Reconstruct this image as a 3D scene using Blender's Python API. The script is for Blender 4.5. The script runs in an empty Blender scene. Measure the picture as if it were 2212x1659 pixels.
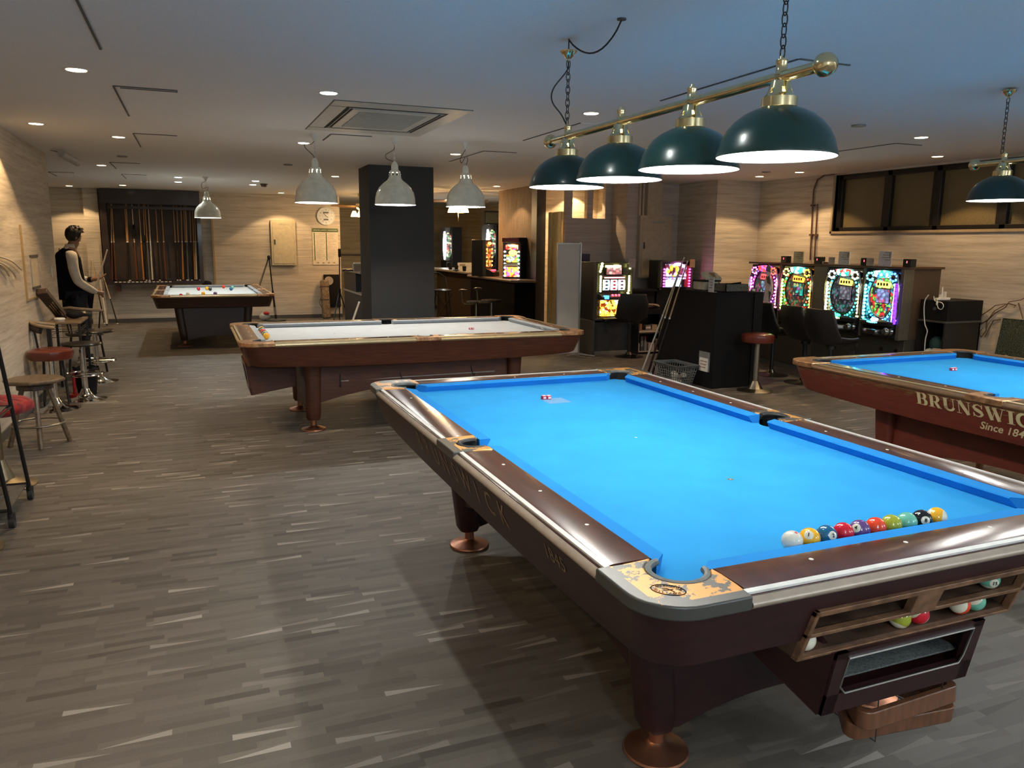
import bpy, bmesh, math, random
from mathutils import Vector, Matrix
random.seed(7)
sc = bpy.context.scene
COL = sc.collection
PI = math.pi

# ---------------------------------------------------------------- camera
FPX = 1675.6
cam_data = bpy.data.cameras.new('camera'); cam = bpy.data.objects.new('camera', cam_data); COL.objects.link(cam)
cam_data.sensor_fit = 'HORIZONTAL'; cam_data.sensor_width = 36.0; cam_data.lens = 36.0 * FPX / 2212
cam_data.clip_start = 0.05; cam_data.clip_end = 60
CP = Vector((-1.6929, -2.7694, 1.5634)); YAW, PITCH, ROLL = 0.3851, 0.1779, 0.0096
FW = Vector((math.sin(YAW)*math.cos(PITCH), math.cos(YAW)*math.cos(PITCH), -math.sin(PITCH)))
R0 = Vector((math.cos(YAW), -math.sin(YAW), 0)); U0 = R0.cross(FW)
RT = R0*math.cos(ROLL) + U0*math.sin(ROLL); UP = -R0*math.sin(ROLL) + U0*math.cos(ROLL)
cam.matrix_world = Matrix(((RT.x, UP.x, -FW.x, CP.x), (RT.y, UP.y, -FW.y, CP.y), (RT.z, UP.z, -FW.z, CP.z), (0, 0, 0, 1)))
sc.camera = cam

def U(px, py, x=None, y=None, z=None):
    """where the sight line of a photo pixel meets a real plane of the room (metres)"""
    d = FW + RT*((px-1106)/FPX) - UP*((py-829.5)/FPX)
    if x is not None: t = (x-CP.x)/d.x
    elif y is not None: t = (y-CP.y)/d.y
    else: t = (z-CP.z)/d.z
    return CP + d*t

def proj_y(P):
    d = P-CP; return 829.5-FPX*d.dot(UP)/d.dot(FW)

# ---------------------------------------------------------------- world, exposure
world = bpy.data.worlds.new('world'); sc.world = world; world.use_nodes = True
world.node_tree.nodes['Background'].inputs[0].default_value = (0.5, 0.6, 0.8, 1)
world.node_tree.nodes['Background'].inputs[1].default_value = 0.02
sc.view_settings.view_transform = 'Standard'; sc.view_settings.look = 'None'
sc.view_settings.gamma = 1.0; sc.view_settings.use_curve_mapping = False
sc.view_settings.exposure = 0.83
sc.cycles.use_denoising = True
sc.cycles.sample_clamp_indirect = 4.0
sc.cycles.max_bounces = 8; sc.cycles.diffuse_bounces = 5; sc.cycles.glossy_bounces = 4; sc.cycles.transmission_bounces = 4
sc.cycles.caustics_reflective = False; sc.cycles.caustics_refractive = False
sc.cycles.use_light_tree = True

P_GREEN, P_WHITE, P_WARM, P_COOL = 9.8, 15.0, 31.0, 27.0
C_LED = (1.0, 0.97, 0.90); C_WARM = (1.0, 0.66, 0.33); C_COOL = (0.95, 1.0, 0.95)

# ---------------------------------------------------------------- materials
def _n(nt, t, **k):
    n = nt.nodes.new(t)
    for a, b in k.items(): setattr(n, a, b)
    return n
MATS = {}
def mat(name, col, rough=0.5, metal=0.0, noise=0.0, nscale=20.0, stretch=(1, 1, 1), col2=None, emit=None, es=0.0, bump=0.0, coat=0.0, alpha=None, trans=0.0, spec=0.5, sheen=0.0):
    if name in MATS: return MATS[name]
    m = bpy.data.materials.new(name); m.use_nodes = True; MATS[name] = m
    nt = m.node_tree; b = nt.nodes['Principled BSDF']
    b.inputs['Base Color'].default_value = (*col, 1); b.inputs['Roughness'].default_value = rough
    b.inputs['Metallic'].default_value = metal; b.inputs['Coat Weight'].default_value = coat
    b.inputs['Coat Roughness'].default_value = 0.12; b.inputs['Specular IOR Level'].default_value = spec
    b.inputs['Transmission Weight'].default_value = trans; b.inputs['Sheen Weight'].default_value = sheen
    tc = _n(nt, 'ShaderNodeTexCoord'); mp = _n(nt, 'ShaderNodeMapping'); mp.inputs['Scale'].default_value = stretch
    nz = _n(nt, 'ShaderNodeTexNoise'); nz.inputs['Scale'].default_value = nscale; nz.inputs['Detail'].default_value = 5
    nt.links.new(tc.outputs['Object'], mp.inputs[0]); nt.links.new(mp.outputs[0], nz.inputs['Vector'])
    if col2 is None:
        k = noise if noise else 0.06
        col2 = tuple(max(0, c*(1-2*k)) for c in col); c1 = tuple(min(1, c*(1+k)) for c in col)
    else: c1 = col
    rp = _n(nt, 'ShaderNodeValToRGB'); rp.color_ramp.elements[0].position = 0.32; rp.color_ramp.elements[1].position = 0.68
    rp.color_ramp.elements[0].color = (*col2, 1); rp.color_ramp.elements[1].color = (*c1, 1)
    nt.links.new(nz.outputs['Fac'], rp.inputs[0]); nt.links.new(rp.outputs[0], b.inputs['Base Color'])
    if bump:
        bp = _n(nt, 'ShaderNodeBump'); bp.inputs['Strength'].default_value = bump; bp.inputs['Distance'].default_value = 0.01
        nt.links.new(nz.outputs['Fac'], bp.inputs['Height']); nt.links.new(bp.outputs[0], b.inputs['Normal'])
    if emit is not None:
        b.inputs['Emission Color'].default_value = (*emit, 1); b.inputs['Emission Strength'].default_value = es
    return m

def wood(name, c1, c2, rough=0.3, sc_=(1.2, 14, 14), coat=0.3, nscale=4):
    return mat(name, c1, rough, 0, 0, nscale, sc_, col2=c2, coat=coat)

def glow(name, colors, strength, scale=18.0, kind='voronoi', dark=0.25, rough=0.3):
    """back-lit artwork: cells of several colours with dark gaps"""
    if name in MATS: return MATS[name]
    m = bpy.data.materials.new(name); m.use_nodes = True; MATS[name] = m
    nt = m.node_tree; b = nt.nodes['Principled BSDF']; b.inputs['Roughness'].default_value = rough
    tc = _n(nt, 'ShaderNodeTexCoord')
    nz = _n(nt, 'ShaderNodeTexNoise'); nz.inputs['Scale'].default_value = scale*0.5; nz.inputs['Detail'].default_value = 3
    mx = _n(nt, 'ShaderNodeMixRGB'); mx.inputs[0].default_value = 0.06
    nt.links.new(tc.outputs['Object'], nz.inputs['Vector']); nt.links.new(tc.outputs['Object'], mx.inputs[1]); nt.links.new(nz.outputs['Color'], mx.inputs[2])
    vo = _n(nt, 'ShaderNodeTexVoronoi'); vo.inputs['Scale'].default_value = scale
    nt.links.new(mx.outputs[0], vo.inputs['Vector'])
    sp = _n(nt, 'ShaderNodeSeparateColor'); nt.links.new(vo.outputs['Color'], sp.inputs[0])
    rp = _n(nt, 'ShaderNodeValToRGB'); rp.color_ramp.interpolation = 'CONSTANT'
    el = rp.color_ramp.elements
    n = len(colors)
    el[0].position = 0; el[0].color = (*colors[0], 1); el[1].position = 1.0/n; el[1].color = (*colors[min(1, n-1)], 1)
    for i in range(2, n):
        e = el.new(i/n); e.color = (*colors[i], 1)
    nt.links.new(sp.outputs[0], rp.inputs[0])
    mr = _n(nt, 'ShaderNodeMapRange'); mr.inputs['From Min'].default_value = 0.0; mr.inputs['From Max'].default_value = 0.75
    mr.inputs['To Min'].default_value = strength*1.3; mr.inputs['To Max'].default_value = strength*dark
    nt.links.new(vo.outputs['Distance'], mr.inputs['Value'])
    nt.links.new(rp.outputs[0], b.inputs['Emission Color']); nt.links.new(mr.outputs[0], b.inputs['Emission Strength'])
    b.inputs['Base Color'].default_value = (0.05, 0.05, 0.06, 1)
    return m
def lamp_mat(name, col, s):
    return mat(name, col, 0.4, emit=col, es=s)

# wall covering: horizontal streaks
def wallpaper(name, base, dark, light, axis_scale=(0.5, 0.5, 11.0)):
    m = bpy.data.materials.new(name); m.use_nodes = True; MATS[name] = m
    nt = m.node_tree; b = nt.nodes['Principled BSDF']; b.inputs['Roughness'].default_value = 0.75
    b.inputs['Specular IOR Level'].default_value = 0.25
    tc = _n(nt, 'ShaderNodeTexCoord'); mp = _n(nt, 'ShaderNodeMapping'); mp.inputs['Scale'].default_value = axis_scale
    nz = _n(nt, 'ShaderNodeTexNoise'); nz.inputs['Scale'].default_value = 2.2; nz.inputs['Detail'].default_value = 8; nz.inputs['Roughness'].default_value = 0.68
    nt.links.new(tc.outputs['Object'], mp.inputs[0]); nt.links.new(mp.outputs[0], nz.inputs['Vector'])
    mp2 = _n(nt, 'ShaderNodeMapping'); mp2.inputs['Scale'].default_value = (2.5, 2.5, 75)
    nz2 = _n(nt, 'ShaderNodeTexNoise'); nz2.inputs['Scale'].default_value = 2.0; nz2.inputs['Detail'].default_value = 3
    nt.links.new(tc.outputs['Object'], mp2.inputs[0]); nt.links.new(mp2.outputs[0], nz2.inputs['Vector'])
    ad = _n(nt, 'ShaderNodeMath', operation='MULTIPLY_ADD'); ad.inputs[1].default_value = 0.35
    nt.links.new(nz2.outputs['Fac'], ad.inputs[0]); nt.links.new(nz.outputs['Fac'], ad.inputs[2])
    rp = _n(nt, 'ShaderNodeValToRGB'); e = rp.color_ramp.elements
    e[0].position = 0.48; e[0].color = (*dark, 1); e[1].position = 0.88; e[1].color = (*light, 1)
    k = e.new(0.67); k.color = (*base, 1)
    nt.links.new(ad.outputs[0], rp.inputs[0]); nt.links.new(rp.outputs[0], b.inputs['Base Color'])
    return m
M_WALL = wallpaper('streaked_wallpaper', (0.56, 0.495, 0.405), (0.40, 0.345, 0.275), (0.70, 0.63, 0.53))
M_WALLD = wallpaper('brown_grass_wallpaper', (0.20, 0.145, 0.10), (0.145, 0.10, 0.068), (0.26, 0.195, 0.135), (14, 14, 1.5))
M_PANEL = wallpaper('grey_brown_laminate', (0.54, 0.47, 0.41), (0.43, 0.37, 0.32), (0.64, 0.57, 0.50))

# floor: carpet planks running along x
def floor_mat():
    m = bpy.data.materials.new('plank_carpet'); m.use_nodes = True; MATS['plank_carpet'] = m
    nt = m.node_tree; b = nt.nodes['Principled BSDF']; b.inputs['Roughness'].default_value = 0.55
    b.inputs['Specular IOR Level'].default_value = 0.35
    tc = _n(nt, 'ShaderNodeTexCoord'); sx = _n(nt, 'ShaderNodeSeparateXYZ'); nt.links.new(tc.outputs['Object'], sx.inputs[0])
    def ma(op, a, b_=None, c=None):
        n = _n(nt, 'ShaderNodeMath', operation=op)
        for i, v in enumerate((a, b_, c)):
            if v is None: continue
            if isinstance(v, (int, float)): n.inputs[i].default_value = v
            else: nt.links.new(v, n.inputs[i])
        return n.outputs[0]
    H, W = 0.034, 0.215
    row = ma('FLOOR', ma('DIVIDE', sx.outputs['Y'], H))
    wn = _n(nt, 'ShaderNodeTexWhiteNoise'); wn.noise_dimensions = '1D'; nt.links.new(row, wn.inputs['W'])
    xx = ma('ADD', ma('DIVIDE', sx.outputs['X'], W), ma('MULTIPLY', wn.outputs['Value'], 7.3))
    cell = ma('FLOOR', xx); u = ma('FRACT', xx); v = ma('FRACT', ma('DIVIDE', sx.outputs['Y'], H))
    cb = _n(nt, 'ShaderNodeCombineXYZ'); nt.links.new(cell, cb.inputs[0]); nt.links.new(row, cb.inputs[1])
    w2 = _n(nt, 'ShaderNodeTexWhiteNoise'); w2.noise_dimensions = '2D'; nt.links.new(cb.outputs[0], w2.inputs['Vector'])
    rnd = w2.outputs['Value']; sp = _n(nt, 'ShaderNodeSeparateColor'); nt.links.new(w2.outputs['Color'], sp.inputs[0])
    # a wedge of the lighter tone tapering along some planks
    wedge = ma('LESS_THAN', v, ma('MULTIPLY', ma('ABSOLUTE', ma('SUBTRACT', u, ma('GREATER_THAN', sp.outputs[1], 0.5))), 0.9))
    isw = ma('GREATER_THAN', sp.outputs[2], 0.72)
    w = ma('MULTIPLY', wedge, isw)
    rp = _n(nt, 'ShaderNodeValToRGB'); rp.color_ramp.interpolation = 'LINEAR'; e = rp.color_ramp.elements
    e[0].position = 0.0; e[0].color = (0.075, 0.064, 0.053, 1); e[1].position = 1.0; e[1].color = (0.33, 0.30, 0.262, 1)
    k = e.new(0.12); k.color = (0.102, 0.089, 0.074, 1); k = e.new(0.74); k.color = (0.146, 0.128, 0.108, 1)
    tot = ma('ADD', ma('MULTIPLY', rnd, 0.78), ma('MULTIPLY', w, 0.26)); nt.links.new(tot, rp.inputs[0])
    nz = _n(nt, 'ShaderNodeTexNoise'); nz.inputs['Scale'].default_value = 260; nz.inputs['Detail'].default_value = 2
    nt.links.new(tc.outputs['Object'], nz.inputs['Vector'])
    mr = _n(nt, 'ShaderNodeMapRange'); mr.inputs['To Min'].default_value = 0.72; mr.inputs['To Max'].default_value = 1.28
    nt.links.new(nz.outputs['Fac'], mr.inputs['Value'])
    mu = _n(nt, 'ShaderNodeVectorMath', operation='SCALE'); nt.links.new(rp.outputs[0], mu.inputs[0]); nt.links.new(mr.outputs[0], mu.inputs['Scale'])
    nt.links.new(mu.outputs[0], b.inputs['Base Color'])
    bp = _n(nt, 'ShaderNodeBump'); bp.inputs['Strength'].default_value = 0.25; bp.inputs['Distance'].default_value = 0.002
    nt.links.new(nz.outputs['Fac'], bp.inputs['Height']); nt.links.new(bp.outputs[0], b.inputs['Normal'])
    return m
M_FLOOR = floor_mat()
M_CEIL = mat('ceiling_paint', (0.88, 0.87, 0.85), 0.8, noise=0.02, nscale=90, bump=0.1)
M_BLACK = mat('matte_black', (0.008, 0.008, 0.009), 0.65, noise=0.1, spec=.2)
M_BLKPAINT = mat('black_wall_paint', (0.022, 0.022, 0.023), 0.7, noise=0.05, nscale=60)
M_BLKPL = mat('black_plastic', (0.015, 0.015, 0.016), 0.3)
M_DKGREY = mat('dark_grey_metal', (0.06, 0.06, 0.055), 0.5)
M_CHROME = mat('chrome', (0.75, 0.74, 0.70), 0.12, 1.0)
M_BRASS = mat('polished_brass', (0.78, 0.66, 0.38), 0.16, 1.0)
M_COPPER = mat('brushed_copper', (0.44, 0.20, 0.12), 0.36, 0.9)
M_ALU = mat('aluminium', (0.55, 0.54, 0.52), 0.35, 1.0)
M_WHITE = mat('white_enamel', (0.78, 0.78, 0.74), 0.25, coat=0.4)
M_WHITEP = mat('white_plastic', (0.75, 0.75, 0.72), 0.4)
M_CREAMP = mat('cream_painted_steel', (0.60, 0.52, 0.35), 0.35)
M_PAPER = mat('paper', (0.78, 0.75, 0.68), 0.7)
M_GREENE = mat('dark_green_enamel', (0.006, 0.036, 0.030), 0.28, coat=0.25)
M_SHADEIN = mat('shade_inner_white', (0.85, 0.85, 0.82), 0.4)
M_RUB = mat('black_rubber', (0.02, 0.02, 0.02), 0.6)
M_GREYRUB = mat('worn_grey_rubber', (0.13, 0.14, 0.13), 0.5, noise=0.2)

# ---------------------------------------------------------------- mesh helpers
class MB:
    def __init__(s): s.v = []; s.f = []; s.m = []; s.mi = 0
    def add(s, vs, fs, M=None):
        b = len(s.v)
        if M is not None: vs = [M @ Vector(v) for v in vs]
        s.v += [tuple(v) for v in vs]; s.f += [tuple(b+i for i in f) for f in fs]; s.m += [s.mi]*len(fs)
        return s
    def box(s, x0, x1, y0, y1, z0, z1, M=None):
        return s.add([(x0,y0,z0),(x1,y0,z0),(x1,y1,z0),(x0,y1,z0),(x0,y0,z1),(x1,y0,z1),(x1,y1,z1),(x0,y1,z1)],
              [(0,3,2,1),(4,5,6,7),(0,1,5,4),(1,2,6,5),(2,3,7,6),(3,0,4,7)], M)
    def cb(s, c, d, M=None):
        return s.box(c[0]-d[0]/2, c[0]+d[0]/2, c[1]-d[1]/2, c[1]+d[1]/2, c[2]-d[2]/2, c[2]+d[2]/2, M)
    def prism(s, poly, ax, a, b, M=None):
        """poly in the two other axes (xy for z, xz for y, yz for x)"""
        def P(p, t):
            return (p[0], p[1], t) if ax == 'z' else (p[0], t, p[1]) if ax == 'y' else (t, p[0], p[1])
        n = len(poly)
        vs = [P(p, a) for p in poly] + [P(p, b) for p in poly]
        fs = [tuple(range(n-1, -1, -1)), tuple(range(n, 2*n))] + [(i, (i+1) % n, n+(i+1) % n, n+i) for i in range(n)]
        return s.add(vs, fs, M)
    def lathe(s, prof, c=(0,0,0), n=24, M=None, skip=None, a0=0.0, a1=2*PI):
        full = abs(a1-a0-2*PI) < 1e-6; k = n if full else n+1
        vs = []; fs = []
        for r, z in prof:
            for i in range(k):
                a = a0+(a1-a0)*i/n; vs.append((c[0]+r*math.cos(a), c[1]+r*math.sin(a), c[2]+z))
        for j in range(len(prof)-1):
            for i in range(n):
                if skip and skip(j, i): continue
                i2 = (i+1) % k if full else i+1
                fs.append((j*k+i, j*k+i2, (j+1)*k+i2, (j+1)*k+i))
        return s.add(vs, fs, M)
    def cyl(s, c, r, z0, z1, n=20, M=None, r2=None):
        r2 = r if r2 is None else r2
        return s.lathe([(0.0001, z0), (r, z0), (r2, z1), (0.0001, z1)], c, n, M)
    def tube(s, pts, r, n=8, caps=True, M=None, closed=False):
        pts = [Vector(p) for p in pts]; m = len(pts); rs = r if isinstance(r, (list, tuple)) else [r]*m
        vs = []; fs = []; prev = None
        for i, p in enumerate(pts):
            if closed: t = pts[(i+1) % m]-pts[i-1]
            else: t = pts[min(i+1, m-1)]-pts[max(i-1, 0)]
            t.normalize()
            if prev is None:
                q = Vector((0, 0, 1)) if abs(t.z) < 0.9 else Vector((1, 0, 0)); u = t.cross(q).normalized()
            else:
                u = (prev - t*prev.dot(t)).normalized()
            prev = u; w = t.cross(u)
            rr = rs[i] if isinstance(rs[i], (tuple, list)) else (rs[i], rs[i])
            for k in range(n):
                a = 2*PI*k/n; vs.append(p+u*(rr[0]*math.cos(a))+w*(rr[1]*math.sin(a)))
        for i in range(m if closed else m-1):
            j = (i+1) % m
            for k in range(n): fs.append((i*n+k, i*n+(k+1) % n, j*n+(k+1) % n, j*n+k))
        if caps and not closed: fs += [tuple(range(n-1, -1, -1)), tuple((m-1)*n+k for k in range(n))]
        return s.add(vs, fs, M)
    def ball(s, c, r, nu=16, nv=10, sc=(1,1,1), M=None):
        vs = [(c[0], c[1], c[2]-r*sc[2])]; fs = []
        for j in range(1, nv):
            th = -PI/2+PI*j/nv
            for i in range(nu):
                a = 2*PI*i/nu; vs.append((c[0]+r*sc[0]*math.cos(th)*math.cos(a), c[1]+r*sc[1]*math.cos(th)*math.sin(a), c[2]+r*sc[2]*math.sin(th)))
        vs.append((c[0], c[1], c[2]+r*sc[2])); L = len(vs)-1
        for i in range(nu):
            i2 = (i+1) % nu; fs.append((0, 1+i2, 1+i)); fs.append((L, 1+(nv-2)*nu+i, 1+(nv-2)*nu+i2))
            for j in range(nv-2): fs.append((1+j*nu+i, 1+j*nu+i2, 1+(j+1)*nu+i2, 1+(j+1)*nu+i))
        return s.add(vs, fs, M)
    def ring(s, c, R, r, n=32, k=8, M=None):
        return s.tube([(c[0]+R*math.cos(2*PI*i/n), c[1]+R*math.sin(2*PI*i/n), c[2]) for i in range(n)], r, k, False, M, closed=True)
    def grid(s, F, nu, nv, M=None):
        vs = [F(i/nu, j/nv) for j in range(nv+1) for i in range(nu+1)]
        fs = [(j*(nu+1)+i, j*(nu+1)+i+1, (j+1)*(nu+1)+i+1, (j+1)*(nu+1)+i) for j in range(nv) for i in range(nu)]
        return s.add(vs, fs, M)
    def loft(s, rings, caps=True, M=None):
        n = len(rings[0]); vs = [p for r in rings for p in r]; fs = []
        for j in range(len(rings)-1):
            for i in range(n): fs.append((j*n+i, j*n+(i+1) % n, (j+1)*n+(i+1) % n, (j+1)*n+i))
        if caps: fs += [tuple(range(n-1, -1, -1)), tuple((len(rings)-1)*n+k for k in range(n))]
        return s.add(vs, fs, M)

def obj(name, mb, mats, parent=None, world_=False, bevel=0, seg=2, kind=None, label=None, solid=0, subsurf=0, angle=38, recalc=True, loc=None, rotz=0):
    if not isinstance(mats, (list, tuple)): mats = [mats]
    me = bpy.data.meshes.new(name)
    vs = mb.v
    if world_ and parent is not None:
        P = parent
        Mi = P.matrix_basis.inverted() if P.parent is None else (P.parent.matrix_basis @ P.matrix_basis).inverted()
        vs = [tuple(Mi @ Vector(v)) for v in vs]
    me.from_pydata([tuple(v) for v in vs], [], mb.f)
    for m in mats: me.materials.append(m)
    if len(mats) > 1: me.polygons.foreach_set('material_index', mb.m)
    if recalc:
        bm = bmesh.new(); bm.from_mesh(me); bmesh.ops.recalc_face_normals(bm, faces=bm.faces); bm.to_mesh(me); bm.free()
    me.polygons.foreach_set('use_smooth', [True]*len(me.polygons)); me.set_sharp_from_angle(angle=math.radians(angle))
    me.update()
    o = bpy.data.objects.new(name, me); COL.objects.link(o)
    if parent is not None: o.parent = parent
    if loc: o.location = loc; o.rotation_euler.z = rotz
    if solid:
        md = o.modifiers.new('solid', 'SOLIDIFY'); md.thickness = solid; md.offset = 0
    if bevel:
        md = o.modifiers.new('bevel', 'BEVEL'); md.width = bevel; md.segments = seg; md.limit_method = 'ANGLE'; md.angle_limit = math.radians(40)
        md.harden_normals = False
    if subsurf:
        md = o.modifiers.new('sub', 'SUBSURF'); md.levels = subsurf; md.render_levels = subsurf
    if kind: o['kind'] = kind
    if label: o['label'] = label
    return o

def tag(o, label, cat, group=None, kind=None):
    o['label'] = label; o['category'] = cat
    if group: o['group'] = group
    if kind: o['kind'] = kind
    return o
def thing(name, label, cat, loc=(0,0,0), rotz=0, group=None):
    o = bpy.data.objects.new(name, None); COL.objects.link(o); o.empty_display_size = 0.1
    o.matrix_basis = Matrix.Translation(Vector(loc)) @ Matrix.Rotation(rotz, 4, 'Z')
    o.location = loc; o.rotation_euler = (0, 0, rotz)
    return tag(o, label, cat, group)
def copy_tree(o, parent=None):
    c = o.copy(); COL.objects.link(c); c.parent = parent
    for ch in list(o.children): copy_tree(ch, c)
    return c
def struct(name, mb, m, **k):
    o = obj(name, mb, m, **k); o['kind'] = 'structure'; return o
def light(kind, name, loc, power, col, parent=None, size=0.03, spot=None, blend=0.4, rot=None):
    d = bpy.data.lights.new(name, kind); d.energy = power; d.color = col
    if kind in ('POINT', 'SPOT'): d.shadow_soft_size = size
    if kind == 'SPOT': d.spot_size = math.radians(spot); d.spot_blend = blend
    if kind == 'AREA': d.size = size
    o = bpy.data.objects.new(name, d); COL.objects.link(o); o.location = loc
    if rot: o.rotation_euler = rot
    if parent is not None: o.parent = parent
    return o

def text_mesh(s, size=1.0, shear=0.0, offset=0.0, ext=0.0, space=1.0, align='CENTER'):
    cu = bpy.data.curves.new('lettering', 'FONT'); cu.body = s; cu.size = size; cu.shear = shear; cu.offset = offset
    cu.align_x = align; cu.align_y = 'CENTER'; cu.extrude = ext; cu.space_character = space; cu.resolution_u = 3
    o = bpy.data.objects.new('lettering', cu); COL.objects.link(o)
    dg = bpy.context.evaluated_depsgraph_get(); me = bpy.data.meshes.new_from_object(o.evaluated_get(dg))
    vs = [tuple(v.co) for v in me.vertices]; fs = [tuple(p.vertices) for p in me.polygons]
    bpy.data.objects.remove(o); bpy.data.curves.remove(cu); bpy.data.meshes.remove(me)
    return vs, fs
def smooth(P, k=6):
    P = [Vector(p) for p in P]; Q = [P[0]*2-P[1]]+P+[P[-1]*2-P[-2]]; out = []
    for i in range(1, len(Q)-2):
        a, b, c, d = Q[i-1:i+3]
        for j in range(k):
            t = j/k; out.append(.5*((2*b)+(c-a)*t+(2*a-5*b+4*c-d)*t*t+(3*b-a-3*c+d)*t*t*t))
    return out+[P[-1]]
def frame(o, X, Y):
    X = Vector(X).normalized(); Y = Vector(Y); Y = (Y - X*X.dot(Y)).normalized(); Z = X.cross(Y)
    return Matrix(((X.x, Y.x, Z.x, o[0]), (X.y, Y.y, Z.y, o[1]), (X.z, Y.z, Z.z, o[2]), (0, 0, 0, 1)))

# ================================================================ THE ROOM
Z = 2.52
XL, XR = -3.18, 6.2
YB = 14.0
YN = -6.0
floor_mb = MB().box(-7, 9, YN, 19, -0.1, 0.0); struct('floor', floor_mb, M_FLOOR)
struct('ceiling', MB().box(-7, 9, YN, 19, Z, Z+0.1), M_CEIL)
struct('wall_left', MB().box(XL-0.2, XL, YN, 7.55, 0, Z), M_WALL)
w = MB(); w.box(-6.2, 1.17, YB, YB+0.2, 0, Z); struct('wall_back', w, M_WALL)
struct('wall_alcove', MB().box(-6.3, -6.1, 7.4, YB, 0, Z).box(-6.2, XL-0.2, 7.35, 7.55, 0, Z), M_WALL)
# right wall with the window opening y 2.1..5.41, z 1.78..2.5
WY0, WY1, WZ0, WZ1 = -1.4, 5.40, 1.775, 2.50
w = MB(); w.box(XR, XR+0.2, YN, 7.1, 0, WZ0).box(XR, XR+0.2, WY1, 7.1, WZ0, Z).box(XR, XR+0.2, YN, WY0, WZ0, Z).box(XR, XR+0.2, WY0, WY1, WZ1, Z)
struct('wall_right', w, M_WALL)
struct('wall_near', MB().box(-3.4, 6.4, YN-0.2, YN, 0, Z), M_WALL)
struct('wall_corner', MB().box(5.43, XR+0.2, 6.9, 8.3, 0, Z), M_WALL)
struct('wall_machines', MB().box(4.50, 5.43, 7.88, 8.46, 0, Z), M_PANEL)
# partition behind the whiteboard: laminate box with an open top and three posts
w = MB(); w.box(3.72, 4.50, 8.35, 8.40, 0, 1.98).box(3.68, 3.73, 8.34, 8.42, 0, 1.98)
w.box(3.70, 3.80, 8.35, 8.45, 1.98, Z).box(4.06, 4.16, 8.35, 8.45, 1.98, Z).box(4.38, 4.50, 8.35, 8.45, 1.98, Z)
struct('wall_partition', w, M_PANEL)
struct('wall_passage', MB().box(3.55, 6.3, 9.6, 9.8, 0, Z).box(4.9, 5.1, 8.3, 9.6, 0, Z), M_WALL)
struct('wall_bar', MB().box(3.50, 3.62, 9.16, 10.77, 0, Z), M_WALLD)
struct('trim_doorpost', MB().box(3.46, 3.62, 8.95, 9.16, 0, Z), mat('dark_doorframe', (0.03, 0.024, 0.02), 0.5))
M_YEL = mat('cream_door_paint', (0.80, 0.64, 0.30), 0.45)
struct('door_1', MB().box(3.62, 3.66, 8.75, 8.85, 0, 2.08).box(3.66, 3.72, 8.46, 8.80, 0, 2.08), M_YEL, bevel=0.004)
# far bar room
struct('wall_far', MB().box(1.0, 6.0, 16.6, 16.8, 0, Z).box(0.97, 1.17, 14.2, 16.8, 0, Z), wallpaper('ochre_wallpaper', (0.44, 0.36, 0.22), (0.33, 0.26, 0.15), (0.55, 0.46, 0.30)))
struct('wall_bar_end', MB().box(5.2, 5.4, 9.8, 16.8, 0, Z), M_WALL)
struct('wall_dart', MB().box(3.2, 3.35, 14.95, 16.6, 0, Z), mat('sage_wall', (0.30, 0.32, 0.24), 0.7))
# column
M_COLP = mat('black_column_paint', (0.026, 0.027, 0.029), 0.6, noise=0.04, nscale=80)
struct('trim_column', MB().box(0.36, 1.19, 7.08, 7.72, 0, Z), M_COLP)
# baseboards
M_BASE = mat('dark_baseboard', (0.075, 0.07, 0.065), 0.5)
struct('baseboard_left', MB().box(XL, XL+0.012, YN, 7.56, 0, 0.07), M_BASE)
struct('baseboard_back', MB().box(-6.1, 1.17, YB-0.012, YB, 0, 0.075), M_BASE)
struct('baseboard_right', MB().box(XR-0.012, XR, YN, 6.9, 0, 0.07).box(5.43, XR, 6.888, 6.9, 0, 0.07).box(4.5, 5.43, 7.868, 7.88, 0, 0.07), M_BASE)
# pilaster beside the cue rack
pa, pb = U(190, 560, y=13.9), U(222, 560, y=13.9)
struct('trim_pilaster', MB().box(pa.x, pb.x, 13.86, YB, 0, Z), M_WALL)
# window: black frames, four visible casements of patterned glass
M_WFR = mat('black_window_frame', (0.012, 0.010, 0.009), 0.4)
M_WGL = mat('patterned_dark_glass', (0.20, 0.155, 0.075), 0.35, noise=0.25, nscale=120, bump=0.4)
wn = bpy.data.objects.new('window_1', None); COL.objects.link(wn); wn['kind'] = 'structure'
wf = MB(); XW = XR+0.10
wf.box(XR+0.05, XR+0.17, WY0, WY1, WZ0, WZ0+0.05).box(XR+0.05, XR+0.17, WY0, WY1, WZ1-0.06, WZ1)
pan = MB(); edges = [5.40, 4.615, 3.92, 3.10, 2.35, 1.6, 0.85, 0.1, -0.65, WY0]
for a, b in zip(edges[:-1], edges[1:]):
    wf.box(XR+0.05, XR+0.16, a-0.07, a, WZ0, WZ1).box(XR+0.08, XR+0.14, b, b+0.07, WZ0, WZ1)
    pan.box(XW, XW+0.01, b+0.07, a-0.07, WZ0+0.05, WZ1-0.06)
obj('window_frame', wf, M_WFR, wn, bevel=0.004); obj('window_pane', pan, M_WGL, wn)
struct('trim_window', MB().box(XR-0.02, XR+0.05, WY0, WY1+0.03, WZ0-0.03, WZ0).box(XR-0.02, XR+0.05, WY1, WY1+0.03, WZ0-0.03, WZ1+0.02), mat('ochre_trim', (0.40, 0.31, 0.19), 0.5))
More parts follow.
